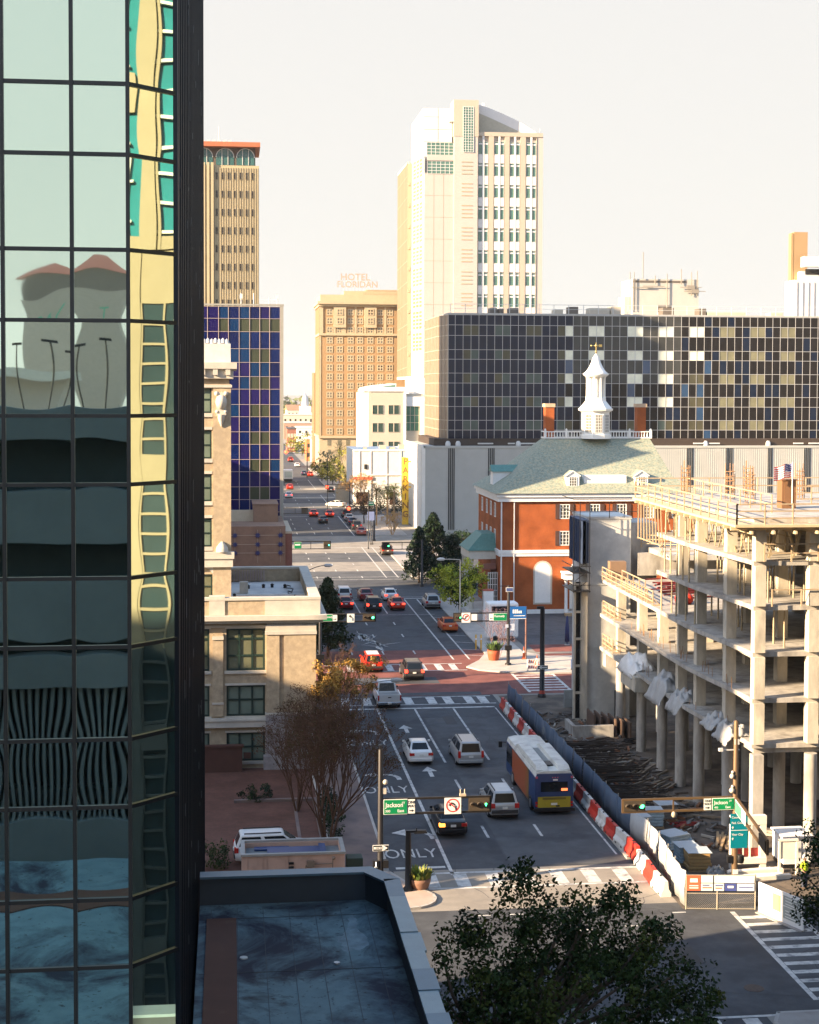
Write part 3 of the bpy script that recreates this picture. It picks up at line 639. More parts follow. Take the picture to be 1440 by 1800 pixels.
b = MB(); ringbox(b,-14.0,XT+.05,Y1-.1,126,.5,28.75,30.0); b.box(-1.9,XT+.1,Y1-.16,Y1+.4,28.76,30.12)
for k in range(7): b.lathe([(.22,0),(.12,.25),(.02,.36)],(-.25-k*.27,Y1+.1,30.12+.05*(k%2)),6)
b.build('tall_parapet', mat('white stone', (.58,.56,.52), .8, 0, .1, 2), cv)
b = MB(); b.ball((-.65,Y1-.2,25.9),.42,0,10,6,1.35); b.box(-1.0,-.3,Y1-.3,Y1-.14,24.9,26.6); b.lathe([(.02,0),(.22,.5),(.3,.9)],(-.65,Y1-.2,24.1),8)
for s_ in (-1,1): b.ball((-.65+s_*.33,Y1-.22,26.5),.18); b.ball((-.65+s_*.3,Y1-.22,25.2),.15)
b.build('cartouche', BS, cv)
b = MB(); b.box(-14,XT+.35,Y1-.45,Y1-.003,14.55,15.05); b.box(-14,XT+.25,Y1-.35,Y1-.003,13.95,14.55)
b.lathe([(.45,0),(.42,.3),(.25,.55),(.05,.75)],(-.6,Y1-.2,15.05),10)
b.build('stone_band', BS, cv)
for z0,z1 in tz: b = MB(); b.box(-3.5,-1.28,Y1-.1,Y1-.003,z0-.28,z0); b.build('sill', BS, cv); b = MB(); b.box(-3.4,-1.3,Y1-.07,Y1-.003,z1,z1+.2); b.build('lintel', BS, cv)
b = MB()
for k in range(9):
    a = math.pi*k/8; a2 = math.pi*(k+1)/8; b.bar((-2.4+1.35*math.cos(a),Y1-.06,13.1+1.1*math.sin(a)),(-2.4+1.35*math.cos(a2),Y1-.06,13.1+1.1*math.sin(a2)),.14,.3)
b.build('arch_moulding', BS, cv)
tk = Kit(2.05,2.0,GFR,OLV2,2,2,.12,.08,.1)
for c in (-2.375,):
    for z0,z1 in tz: tk.put(cv, c, Y1+.18, z0)
Kit(2.2,1.8,GFR,OLV,2,2,.12,.08,.1).put(cv,-2.4,Y1+.18,11.6)
b = MB(); b.box(-3.6,.8,107.4,Y0-.72,0,1.75); b.box(-3.7,.9,107.3,Y0-.71,1.75,1.9); b.box(.9,1.4,107.6,107.8,.9,1.3)
tag(b.build('brown_bin_enclosure', mat('dark brown boards', (.075,.03,.02), .8), org=(-1.4,107.5,0)), 'dark brown boarded enclosure against the foot of the beige building', 'enclosure')

# ---------------------------------------------------------------- brown building with blue medallions
br = thing('brown_building', 'low brown panelled building with blue rosettes below the blue glass block', 'building', (0,160,0))
BR = mat('brown wall panel', (.26,.155,.10), .8, 0, .15, 1.2, stain=(.21,.125,.085), sscale=.5, sthr=.55)
b = MB(); b.box(-9,5.62,158,171,0,12.7); b.build('wall', BR, br)
b = MB(); b.box(5.62,6.3,158.3,171,0,11.9); b.build('side_pier', mat('red brown brick', (.24,.10,.07), .85, 0, .15, 2), br)
b = MB(); b.box(2.4,5.0,163,169,12.7,14.5); b.box(2.3,5.05,162.95,169.05,14.5,14.62); b.build('roof_box', BR, br)
b = MB(); b.box(-9,2.4,164,164.4,12.7,13.9); b.box(5.62,6.3,158.25,171,11.9,12.15); b.build('parapet', mat('cream parapet', (.5,.42,.3)), br)
b = MB()
XM = [dp(x,941,158).x for x in (413,453,493)]; ZM = [dp(450,y,158).z for y in (941,957,972)]
for z in ZM: b.box(-8,5.5,157.97,158,z-.03,z+.03)
for x in XM: b.box(x-.02,x+.02,157.965,158,ZM[2]-1,ZM[0]+.6)
b.build('panel_joints', mat('joint', (.4,.3,.22)), br)
BLU = mat('blue rosette', (.035,.04,.13), .5)
for x in XM:
    for z in ZM:
        b = MB(); P = [(x+(.30 if k%2 else .17)*math.cos(math.pi*k/8), 157.9, z+(.30 if k%2 else .17)*math.sin(math.pi*k/8)) for k in range(16)]
        Q = [(p[0],157.97,p[2]) for p in P]; b.ring([P[::-1],Q[::-1]]); b.build('rosette', BLU, br)

# ---------------------------------------------------------------- blue panelled glass block
bl = thing('blue_glass_building', 'block clad in deep blue and purple glass panels with pale grid lines', 'building', (-8,180,0))
YB = 170.9
bxs = [dp(x,700,YB).x for x in (365,384.4,401.7,420.6,439,456.7,474,492.5)]; stp = bxs[1]-bxs[0]
while bxs[0] > -22: bxs.insert(0, bxs[0]-stp)
bzs = [dp(450,y,YB).z for y in (539,560,583,613,637,662,684,711,732.5,759,781,807.5,829,855.6,878,900,925)]
bm = [glass('purple panel', (.014,.010,.080), .12, .12, spec=.25), glass('blue panel', (.004,.013,.082), .12, .12, spec=.25), glass('blue panel deep', (.005,.010,.066), .12, .12, spec=.25), glass('teal blue panel', (.004,.028,.092), .12, .12, spec=.25)]
b = MB(); rr = random.Random(21); olive = []
nC_ = len(bxs)-1
for j in range(len(bzs)-1):
    for i in range(nC_):
        cfr = i-(nC_-7)
        if (j == 1 and cfr >= 3) or (j >= 3 and j % 2 == 1 and cfr in (4,5)) or (j == 1 and cfr == 1): olive.append((i,j)); continue
        k = rr.choices((0,1,2,3),(3.4 if j != 0 else 2.5,2.2,2.2,1.2))[0]
        b.face([(bxs[i],YB,bzs[j+1]),(bxs[i+1],YB,bzs[j+1]),(bxs[i+1],YB,bzs[j]),(bxs[i],YB,bzs[j])], k)
b.build('glass_panels', bm, bl)
OLP = glass('olive reflecting window', (.05,.058,.036), .1, .2, spec=.3)
for i, j in olive:
    q = MB(); q.face([(bxs[i],YB+.02,bzs[j+1]),(bxs[i+1],YB+.02,bzs[j+1]),(bxs[i+1],YB+.02,bzs[j]),(bxs[i],YB+.02,bzs[j])]); q.build('window', OLP, bl)
b = MB(); PKG = mat('pale pink grid bars', (.50,.40,.36), .5, .2)
for x in bxs: b.box(x-.028,x+.028,YB-.06,YB,0,bzs[0])
for z in bzs: b.box(bxs[0],bxs[-1],YB-.05,YB-.002,z-.02,z+.02)
b.build('grid_bars', PKG, bl)
b = MB(); b.box(bxs[-1]+.045,5.85,YB-.08,YB+22,0,bzs[0]+.1); b.box(bxs[0],bxs[-1]+.045,YB+.06,YB+22,0,bzs[0]); b.box(bxs[0],5.9,YB-.1,YB+.3,bzs[0]+.1,bzs[0]+.3); b.build('wall', mat('grey edge panel', (.30,.29,.25), .7), bl)
b = MB(); b.box(bxs[0],5.85,YB+.3,YB+22,bzs[0],bzs[0]+.05)
for x in (1.2,2.6,4.3,5.2): b.tube((x,YB+2,bzs[0]),(x,YB+2,bzs[0]+(1.6 if x < 4 else 1.1)),.05); b.box(x-.15,x+.15,YB+1.9,YB+2.1,bzs[0]+1.0,bzs[0]+1.5) if x in (1.2,5.2) else None
b.bar((3.2,YB+2,bzs[0]+.9),(5.3,YB+2,bzs[0]+.9),.05); b.build('roof_aerials', LGREY, bl)

# ---------------------------------------------------------------- tan tower with arched penthouse
tn = thing('tan_tower', 'tan ribbed tower with small dark windows and arched top under a red brown roof', 'tower', (-5,265,0))
YT = 261.0; R_ = dp(455.5,400,YT).x
TAN = mat('tan ribbed concrete', (.42,.35,.22), .85, 0, .08, .3)
def pz(y, Y): return dp(430,y,Y).z
zT = pz(291,YT)
b = MB(); b.box(-20,R_,YT,YT+11.5,0,zT); 
x = -3.0
while x < R_: b.box(x,x+.16,YT-.1,YT,0,zT-.4); x += .42
for x in (-4.6,-3.9,-3.2): b.box(x,x+.45,YT-.4,YT,0,zT+.4)
b.build('wall', TAN, tn)
TK = mat('tower window dark', (.035,.03,.025), .2)
k1 = Kit(.42,1.25,mat('tan frame', (.3,.25,.16)),TK,1,1,.04,.04,.04)
for y in (310,342,374,406,438,470,502,533):
    for x in (381,391.5,402,412.5,423,433.5,444): k1.put(tn, dp(x,y,YT).x, YT-.12, pz(y,YT)-.62)
zt2 = pz(258,YT); zt3 = pz(250,YT)
b = MB(); b.box(-18,R_-.6,YT+1.2,YT+10.5,zT,zt2); b.build('penthouse', mat('dark penthouse', (.10,.075,.06), .7), tn)
for x in (358,395.5,431.7):
    cx = dp(x,280,YT).x; b = MB(); P = [(cx-1.5,YT+1.15,zT+.2),(cx+1.5,YT+1.15,zT+.2)]+[(cx+1.5*math.cos(math.pi*k/10),YT+1.15,zT+1.5+1.5*math.sin(math.pi*k/10)) for k in range(11)]
    b.face(P); o = b.build('arched_window', glass('penthouse teal glass', (.03,.10,.10), .08), tn)
    q = MB(); 
    for dx in (-.5,.5): q.box(cx+dx-.05,cx+dx+.05,YT+1.05,YT+1.14,zT+.2,zT+2.9)
    for k in range(10): 
        a, a2 = math.pi*k/10, math.pi*(k+1)/10; q.bar((cx+1.5*math.cos(a),YT+1.1,zT+1.5+1.5*math.sin(a)),(cx+1.5*math.cos(a2),YT+1.1,zT+1.5+1.5*math.sin(a2)),.1,.12)
    q.build('arch_frame', LGREY, o)
b = MB(); b.box(-20.5,R_+.2,YT-.3,YT+12,zt2,zt3); b.build('roof', mat('terracotta fascia', (.42,.13,.06), .7), tn)
b = MB()
for k in range(9): b.box(-7.5+k*.9,-7.0+k*.9,YT+3,YT+5,zt3,zt3+.75)
b.tube((-1.9,YT+4,zt3),(-1.9,YT+4,zt3+3.2),.05); b.build('roof_plant', LGREY, tn)

# ---------------------------------------------------------------- red brick courthouse with cupola
ch = thing('brick_courthouse', 'orange brick colonial courthouse with hipped slate roof, dormers and white cupola', 'courthouse', (43.7,186,0))
OB = brickmat('orange brick', (.36,.092,.026), (.31,.08,.024), (.34,.13,.06), 5.0, 'XZ', ms=.012)
YC = 180.0; XA, XB = 31.9, 55.6; YD = 196.0; ZE = 14.0
wcol = [dp(x,900,YC).x for x in (993,1046,1093,1141,1190)]
whs = [(x-XA-.62,x-XA+.62,z,z+1.75) for x in wcol for z in (8.15,11.35)]
na = dp(954,1040,YC).x
arch = [(na-XA-.95,na-XA+.95,1.3,5.2)]
wwy = [183.5,186.5,189.5,193]
b = MB(); b.wall((XA,YC,0),(1,0,0),(0,0,1),XB-XA,ZE,whs+arch,.2)
b.wall((XA,YD,0),(0,-1,0),(0,0,1),YD-YC,ZE,[(YD-y-.5,YD-y+.5,z,z+1.75) for y in wwy for z in (8.15,11.35)],.2)
b.face([(XB,YC,0),(XB,YD,0),(XB,YD,ZE),(XB,YC,ZE)]); b.face([(XB,YD,0),(XA,YD,0),(XA,YD,ZE),(XB,YD,ZE)]); b.box(XA+.3,XB-.3,YC+.3,YD-.3,0,ZE-.1)
b.build('wall', OB, ch)
b = MB()
b.box(XA-.5,XB+.5,YC-.5,YD+.5,ZE,ZE+.45); b.box(XA-.3,XB+.3,YC-.3,YD+.3,ZE-.55,ZE); b.box(XA-.12,XB+.12,YC-.12,YD+.12,6.9,7.25); b.box(XA-.2,XB+.2,YC-.2,YD+.2,7.25,7.65)
b.box(XA-.06,XB+.06,YC-.06,YC,0,.5)
b.build('cornice', WHITE, ch)
b = MB(); b.tube((XA+.15,YC-.12,.3),(XA+.15,YC-.12,ZE-.4),.09); b.tube((dp(904,900,YC).x,YC-.12,.3),(dp(904,900,YC).x,YC-.12,ZE-.4),.07); b.build('downpipes', WHITE, ch)
CWG = glass('courthouse window glass', (.10,.10,.085), .1, .1)
ck = Kit(1.24,1.75,WHITE,CWG,3,4,.1,.05,.1)
SH = mat('dark brown shutters', (.075,.035,.025), .7)
for x in wcol:
    for z in (8.15,11.35):
        o = ck.put(ch, x, YC+.08, z); q = MB()
        for s_ in (-1,1): q = MB(); q.box(s_*.66,s_*1.14,-.16,-.09,.0,1.75); q.build('shutter', SH, o)
for y in wwy:
    for z in (8.15,11.35): ck.put(ch, XA+.08, y, z, -math.pi/2)
q = MB(); P = [(na-.95,YC-.03,1.3),(na+.95,YC-.03,1.3)]+[(na+.95*math.cos(math.pi*k/10),YC-.03,5.2+.95*math.sin(math.pi*k/10)) for k in range(11)]; q.face(P)
P2 = [(na-1.15,YC-.015,1.1),(na+1.15,YC-.015,1.1)]+[(na+1.15*math.cos(math.pi*k/10),YC-.015,5.2+1.15*math.sin(math.pi*k/10)) for k in range(11)]; q.face(P2, 1); q.build('blind_arch', [WHITE, mat('arch surround', (.5,.44,.36))], ch)
n2 = dp(1014,1040,YC).x
q = MB(); q.box(n2-1.9,n2+3,YC-1.6,YC,4.2,4.9); q.box(n2-2.0,n2+3.1,YC-1.75,YC,4.9,5.1); q.box(n2-.9,n2+2.4,YC-.06,YC-.002,.3,4.2)
for x in (n2-1.6,n2-.6,n2+1.2,n2+2.4): q.lathe([(.26,0),(.2,.3),(.18,3.6),(.26,3.9)],(x,YC-1.3,.3),10)
P = [(n2-.9,YC-.05,5.1),(n2+2.4,YC-.05,5.1)]+[(n2+.75+1.65*math.cos(math.pi*k/10),YC-.05,5.15+1.3*math.sin(math.pi*k/10)) for k in range(11)]; q.face(P)
q.build('entrance_porch', WHITE, ch); q = MB(); q.box(n2+.4,n2+1.3,YC-.1,YC-.064,1.6,2.7); q.box(n2-1.9,n2+3,YC-2.6,YC-1.7,0.01,.3); q.build('door', WOOD, ch)
SLATE = mat('grey green slate', (.215,.245,.19), .8, 0, .6, 4.5, .4, 12, stain=(.34,.31,.21), sscale=3.5, sthr=.54)
DX0, DX1, DY0, DY1, ZD = dp(958,768,189).x, dp(1140,768,189).x, 188.4, 190.6, 20.7
b = MB(); e = .75
A = [(XA-e,YC-e,ZE+.45),(XB+e,YC-e,ZE+.45),(XB+e,YD+e,ZE+.45),(XA-e,YD+e,ZE+.45)]
q = .42; m1 = [(XA-e+2.9,YC-e+2.6,ZE+2.35),(XB+e-2.9,YC-e+2.6,ZE+2.35),(XB+e-2.9,YD+e-2.6,ZE+2.35),(XA-e+2.9,YD+e-2.6,ZE+2.35)]
D = [(DX0,DY0,ZD),(DX1,DY0,ZD),(DX1,DY1,ZD),(DX0,DY1,ZD)]
b.ring([A,m1,D]); b.build('roof', SLATE, ch)
b = MB(); ringbox(b,DX0-.15,DX1+.15,DY0-.15,DY1+.15,.2,ZD,ZD+.16); ringbox(b,DX0-.15,DX1+.15,DY0-.15,DY1+.15,.18,ZD+.78,ZD+.9)
x = DX0
while x < DX1: 
    b.lathe([(.05,0),(.09,.2),(.05,.45),(.07,.62)],(x,DY0-.06,ZD+.16),6); x += .36
for k in range(6): x = DX0-.1+(DX1-DX0+.2)*k/5; b.box(x-.14,x+.14,DY0-.2,DY0+.1,ZD,ZD+1.0); b.ball((x,DY0-.05,ZD+1.12),.13)
b.build('balustrade', WHITE, ch)
for x in (dp(966,740,189.5).x, dp(1127,740,189.5).x):
    q = MB(); q.box(x-.55,x+.55,189.2,190.6,ZD-.5,24.6); o = q.build('chimney', OB, ch)
    q = MB(); q.box(x-.66,x+.66,189.1,190.7,24.6,25.05); q.build('chimney_cap', mat('chimney cap', (.5,.36,.24)), o)
cx, cy = dp(1047,740,188.2).x, 188.2
CUP = mat('white cupola paint', (.80,.78,.72), .5, 0, .06, 2)
b = MB(); o8 = math.pi/8
b.lathe([(1.95,0),(1.95,.5),(1.75,.55),(1.75,3.3),(2.15,3.5),(2.2,3.75)],(cx,cy,ZD),8,0,False,o8)
b.lathe([(2.1,3.75),(1.7,4.2),(1.3,4.7),(1.25,5.1)],(cx,cy,ZD),8,0,False,o8)
for k in range(8): a = o8+k*math.pi/4; b.lathe([(.2,0),(.15,.2),(.14,2.4),(.22,2.65)],(cx+1.08*math.cos(a),cy+1.08*math.sin(a),ZD+5.1),8)
b.lathe([(1.3,7.7),(1.62,7.95),(1.65,8.1),(1.25,8.4),(.9,8.9),(.62,9.5),(.42,10.1),(.15,10.5),(.06,10.6)],(cx,cy,ZD),12)
b.lathe([(.75,5.1),(.75,7.7)],(cx,cy,ZD),8,0,False); b.build('cupola', CUP, ch)
for k in range(8):
    a = k*math.pi/4; q = MB(); u = Vector((-math.sin(a),math.cos(a),0)); n0 = Vector((math.cos(a),math.sin(a),0)); c0 = Vector((cx,cy,ZD))+n0*1.66
    q.face([c0-u*.42+Vector((0,0,.8)),c0+u*.42+Vector((0,0,.8)),c0+u*.42+Vector((0,0,3.0)),c0-u*.42+Vector((0,0,3.0))]); o = q.build('cupola_window', CWG, ch)
    q = MB()
    for i in range(5): q.bar(c0+u*(-.42+.21*i)+n0*.02+Vector((0,0,.8)),c0+u*(-.42+.21*i)+n0*.02+Vector((0,0,3.0)),.045)
    for i in range(7): z = .8+i*.366; q.bar(c0-u*.42+n0*.02+Vector((0,0,z)),c0+u*.42+n0*.02+Vector((0,0,z)),.04)
    q.build('glazing_bars', CUP, o)
GOLD = mat('weathered gilt', (.5,.38,.14), .35, .8)
b = MB(); z = ZD+10.6; b.tube((cx,cy,z),(cx,cy,z+1.4),.05); b.ball((cx,cy,z+.25),.16); b.bar((cx-.7,cy,z+1.0),(cx+.7,cy,z+1.0),.07); b.box(cx+.35,cx+.75,cy-.03,cy+.03,z+.85,z+1.15); b.ball((cx,cy,z+1.0),.2); b.ball((cx-.6,cy,z+1.0),.13)
b.build('weathervane', GOLD, ch)
def dormer(x, w, z0, h, blank=False):
    y0 = YC-e+1.15+ (0 if not blank else .35); o = None
    q = MB(); q.box(x-w/2,x+w/2,y0,y0+3.6,z0,z0+h)
    if not blank:
        for s_ in (-1,1): q.bar((x+s_*(w/2+.15),y0-.05,z0+h),(x,y0-.05,z0+h+.62),.12,.14)
        q.ring([[(x-w/2,y0,z0+h),(x+w/2,y0,z0+h),(x,y0,z0+h+.55)][::-1],[(x-w/2,y0+3.6,z0+h),(x+w/2,y0+3.6,z0+h),(x,y0+3.6,z0+h+.55)][::-1]])
    o = q.build('dormer', WHITE, ch)
    if not blank:
        q = MB(); q.ring([[(x-w/2-.16,y0-.06,z0+h-.06),(x,y0-.06,z0+h+.66),(x+w/2+.16,y0-.06,z0+h-.06),(x+w/2+.1,y0-.06,z0+h-.12),(x,y0-.06,z0+h+.56),(x-w/2-.1,y0-.06,z0+h-.12)],[(x-w/2-.16,y0+3.4,z0+h-.06),(x,y0+3.4,z0+h+.66),(x+w/2+.16,y0+3.4,z0+h-.06),(x+w/2+.1,y0+3.4,z0+h-.12),(x,y0+3.4,z0+h+.56),(x-w/2-.1,y0+3.4,z0+h-.12)]]); q.build('dormer_roof', SLATE, o)
        q = MB(); q.box(x-.42,x+.42,y0-.03,y0,z0+.25,z0+h-.1); w_ = q.build('dormer_glass', CWG, o)
        q = MB()
        for i in range(4): q.box(x-.42+.28*i-.025,x-.42+.28*i+.025,y0-.06,y0-.028,z0+.25,z0+h-.1)
        for i in range(5): q.box(x-.42,x+.42,y0-.055,y0-.029,z0+.25+i*.32-.02,z0+.25+i*.32+.02)
        q.build('dormer_bars', WHITE, o)
dormer(dp(1007,840,YC+.5).x,1.55,ZE+.7,1.75); dormer(dp(1128,840,YC+.5).x,1.55,ZE+.7,1.75); dormer(dp(1064,845,YC+.8).x,5.2,ZE+.55,1.95,True)
q = MB(); q.box(XA+.2,XA+3.4,186.2,188.2,ZE+.6,ZE+2.7); o = q.build('dormer', WHITE, ch); q = MB(); q.ring([[(XA+.0,186,ZE+2.7),(XA+.0,187.2,ZE+3.5),(XA+.0,188.4,ZE+2.7)],[(XA+4.6,186,ZE+2.7),(XA+4.6,187.2,ZE+3.5),(XA+4.6,188.4,ZE+2.7)]]); q.build('dormer_roof', mat('green copper', (.09,.22,.19), .6, 0, .2, 3), o)
q = MB(); A = [(28.4,182.4),(31.9,182.4),(31.9,189.5),(28.4,189.5)]; q.ring([[(p[0],p[1],7.35) for p in A],[(30.3,183.6,9.3),(31.9,183.6,9.3),(31.9,188.3,9.3),(30.3,188.3,9.3)]]); q.build('porch_roof', mat('green copper', ()), ch)
q = MB(); q.box(28.6,31.88,182.6,189.3,6.3,7.35)
for y in (183,185,187,189): q.lathe([(.34,0),(.27,.3),(.24,5.7),(.33,6.1)],(28.95,y,.2),10)
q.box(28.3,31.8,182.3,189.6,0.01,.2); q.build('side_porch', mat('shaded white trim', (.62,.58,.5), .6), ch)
q = MB(); q.box(31.2,31.8,182.2,182.5,.2,6.2); q.box(30.2,31.7,181.5,182.3,5.2,5.8); q.build('porch_wall', mat('red brown brick', ()), ch)
q = MB(); q.box(30.7,31.86,181.2,181.28,.6,4.9); o = q.build('porch_glazing', CWG, ch); q = MB()
for i in range(5): q.box(30.7+.28*i-.03,30.7+.28*i+.03,181.14,181.2,.6,4.9)
for i in range(7): q.box(30.7,31.86,181.15,181.2,.6+.7*i-.03,.6+.7*i+.03)
q.build('glazing_bars', WHITE, o)
# ---------------------------------------------------------------- ribbed garage with the dark glass slab on top
YG = 283.0
gx0 = dp(745,900,YG).x; zg = dp(745,783,YG).z
ga = thing('ribbed_garage_building', 'ribbed garage with shade-grey front and slit vents carrying the dark glass office slab', 'garage', (60,300,0))
RIBC = mat('shade-greyed ribbed concrete', (.43,.43,.40), .85, 0, .06, .4)  # front greyed to stand for shade; the side wall stays white
b = MB(); b.box(gx0,150,YG,YG+26,0,zg-.5)
x = gx0+.5
while x < 112: b.box(x,x+.16,YG-.03,YG,0,zg-.55); x += .42
b.box(gx0-.05,150,YG-.12,YG+26,zg-.5,zg-.1)
b.build('wall', RIBC, ga)
STU = mat('white stucco', (.78,.75,.68), .75, 0, .07, .6)
b = MB(); b.box(gx0-.4,gx0,YG+.9,YG+26,0,zg); b.box(gx0-.4,gx0+.25,YG-.12,YG+.2,0,zg-.1); b.box(gx0-.3,gx0,YG+.2,YG+.45,0,zg-.1); b.build('side_wall', STU, ga)
DK = mat('dark slit', (.012,.012,.012), .8)
for x0, n in ((788,4),(858,4),(1207,4),(1276,4),(1349,3),(1413,4)):
    b = MB()
    for k in range(n): xx = dp(x0+k*3.1,850,YG).x; b.box(xx,xx+.17,YG-.12,YG-.08,.5,zg-.55)
    b.build('vent_slits', DK, ga)
b = MB(); b.box(gx0+2,150,YG+1.2,YG+25,zg-.1,zg+1.2); b.build('dark_gap', mat('recess brown', (.045,.03,.022), .8), ga)
b = MB()
for x0, x1 in ((840,867),(893,905),(915,945),(1219,1237),(1247,1265),(1395,1412),(1422,1440)): b.box(dp(x0,780,YG+.8).x, dp(x1,780,YG+.8).x, YG+.6, YG+.9, zg+.2, zg+.45)
for x0 in (788,806,912,1242,1352): xx = dp(x0,785,YG+.5).x; b.lathe([(.5,0),(.5,.5),(.25,.9)],(xx,YG+.9,zg-.1),8)
b.build('soffit_pieces', LGREY, ga)
dg = thing('dark_glass_office', 'long dark glass office slab with white grid and paired pale windows above the ribbed garage', 'office building', (70,300,0))
YK = 286.0
kz = [dp(900,y,YK).z for y in (554,571.8,590.2,615,631.9,656.2,673.6,697.3,714.8,738.8,755.9,778.4)]
kx0 = dp(788,650,YK).x; kst = (dp(1440,650,YK).x-kx0)/48.0
NK = 54
kx = [kx0, kx0+.86*kst]+[kx0+(.86+i*.9985)*kst for i in range(1,NK)]
KB = [glass('dark glass panel', (.007,.014,.034), .08, .28, spec=.18), glass('grey glass panel', (.05,.052,.05), .2, .2, spec=.3), glass('brown glass panel', (.013,.011,.011), .08, .3, spec=.18), glass('blue glass pane', (.012,.05,.12), .1, .1)]
pairs = [2,6,10,14]
pairs = [2,3,6,7,10,11,14,15,18,19,23,24,27,28,31,32,35,36,39,40,43,44]
PW = [glass('pale blind window', (.80,.79,.62), .14, .1), glass('olive mirror window', (.075,.07,.04), .06, .5, spec=.4), glass('teal mirror window', (.06,.09,.08), .06, .5, spec=.4), glass('straw mirror window', (.20,.19,.115), .08, .4, spec=.4)]
b = MB(); rr = random.Random(9); nwin = 0
for j in range(11):
    for i in range(len(kx)-1):
        pale = (j % 2 == 1) and i in pairs
        a = [(kx[i],YK,kz[j+1]),(kx[i+1],YK,kz[j+1]),(kx[i+1],YK,kz[j]),(kx[i],YK,kz[j])]
        if pale and i < 48 and nwin < 110 and not (j == 9 and 15 < i < 23):
            k = 0 if (i >= 15 and i <= 32 and j < 8) else (3 if i > 32 else (1 if rr.random() < .5 else 2))
            if i in (31,32) and j > 4: k = 1
            q = MB(); q.face([(p[0],p[1]+.015,p[2]) for p in a]); q.build('window', PW[k], dg); nwin += 1
        else:
            g_i = 0
            if 16 <= i <= 29 and j < 6: g_i = 1
            elif i > 29 or j >= 6 and i > 14: g_i = 2 if rr.random() < .75 else 0
            if (j,i) in ((4,15),(4,25),(6,23),(6,30),(6,32),(8,32),(10,33),(4,33)): g_i = 3
            b.face(a, g_i)
b.build('glass_panels', KB, dg)
b = MB(); KG = mat('white grid bars', (.50,.50,.49), .45, .3)
for x in kx: b.box(x-.04,x+.04,YK-.05,YK,kz[-1],kz[0])
for z in kz: b.box(kx[0],kx[-1],YK-.04,YK-.002,z-.04,z+.04)
b.build('grid_bars', KG, dg)
# end wall, folded back towards the street
pe = [(kx0,YK),(kx0-1.1,YK+7),(kx0-.95,YK+27)]
b = MB()
for (xa,ya),(xb,yb) in zip(pe[:-1],pe[1:]): b.face([(xb,yb,kz[-1]),(xa,ya,kz[-1]),(xa,ya,kz[0]),(xb,yb,kz[0])])
b.build('end_wall', mat('warm end glass', (.22,.16,.11), .45, .2, .15, .5), dg)
b = MB()
for z in kz:
    for (xa,ya),(xb,yb) in zip(pe[:-1],pe[1:]): b.bar((xa-.03,ya,z),(xb-.03,yb,z),.06,.12)
for t in [k/12 for k in range(13)]:
    s_ = t*27; 
    p = Vector((kx0-1.1*s_/7,YK+s_,0)) if s_ < 7 else Vector((kx0-1.1+.15*(s_-7)/20,YK+s_,0))
    b.box(p.x-.09,p.x-.0,p.y-.07,p.y+.07,kz[-1],kz[0])
b.build('end_grid', mat('tan grid', (.5,.42,.32), .5, .2), dg)
b = MB(); b.box(kx0+.3,kx[-1],YK+.12,YK+27,kz[-1]+.05,kz[0]-.05); b.box(kx0-.1,kx[-1],YK-.1,YK+27,kz[0]+.05,kz[0]+.35); b.build('wall', mat('roof edge grey', (.42,.42,.40), .6), dg)
def pk(x, y, Y=YK+1.5): return dp(x,y,Y)
b = MB(); zr = kz[0]+.35
for i in range(26): p = pk(792+i*26,548); b.box(p.x-.05,p.x+.05,p.y-.05,p.y+.05,zr,zr+1.75)
p0, p1 = pk(792,536), pk(1445,540); b.bar((p0.x,p0.y,zr+1.75),(p1.x,p1.y,zr+1.75),.09); b.bar((p0.x,p0.y,zr+.9),(p1.x,p1.y,zr+.9),.06)
b.build('roof_rail', LGREY, dg)
def unit(x0, x1, y0, name, m, Y=YK+5, d=3): a = pk(x0,550,Y); c = pk(x1,550,Y); q = MB(); q.box(a.x,c.x,Y,Y+d,zr,zr+max(.5,(dp(900,y0,Y).z-zr))); return q.build(name, m, dg, bevel=.1)
RD = mat('roof unit dark', (.12,.10,.08), .7); RT = mat('roof unit tan', (.46,.40,.31), .7)
unit(862,874,541,'roof_unit',RD); unit(878,886,542,'roof_unit',RD); unit(896,912,541,'roof_unit',RD); unit(1001,1017,538,'roof_unit',RD); unit(1036,1072,540,'roof_unit',RT); unit(1074,1092,537,'roof_unit',RT); unit(1165,1185,538,'roof_unit',RD); unit(1229,1242,539,'roof_unit',RD); unit(1244,1312,545,'roof_unit',RT); unit(1355,1377,545,'roof_unit',RT); unit(975,990,543,'roof_unit',RT)
ph = thing('roof_penthouse', 'white rooftop penthouse hung with aerials on the dark glass slab', 'penthouse', (90,300,kz[0]))
YP = YK+14; a = dp(1112,545,YP); c = dp(1228,545,YP); zp = dp(1112,490,YP).z
b = MB(); b.box(a.x,c.x,YP,YP+9,zr,zp); b.box(dp(1100,540,YP).x,a.x,YP+1,YP+6,zr,zp-3.5); b.build('wall', mat('penthouse white', (.44,.42,.38), .7, 0, .08, .4), ph)
b = MB()
for x, y0, y1 in ((1108,478,545),(1131,443,490),(1115,478,545),(1173,481,545),(1198,473,500),(1216,478,520),(1226,476,520),(1152,484,500)): p = dp(x,y0,YP-.3); b.tube((p.x,p.y,dp(x,y1,YP-.3).z),(p.x,p.y,p.z),.09)
for x, y in ((1130,505),(1150,503),(1215,505),(1222,512)): p = dp(x,y,YP-.4); b.box(p.x-2.2,p.x+2.2,p.y,p.y+.1,p.z-.07,p.z+.07); b.box(p.x-.8,p.x+.8,p.y-.1,p.y+.1,p.z-.4,p.z+.4) if x > 1200 else None
b.build('aerials', mat('aerial grey', (.25,.22,.18), .6), ph)
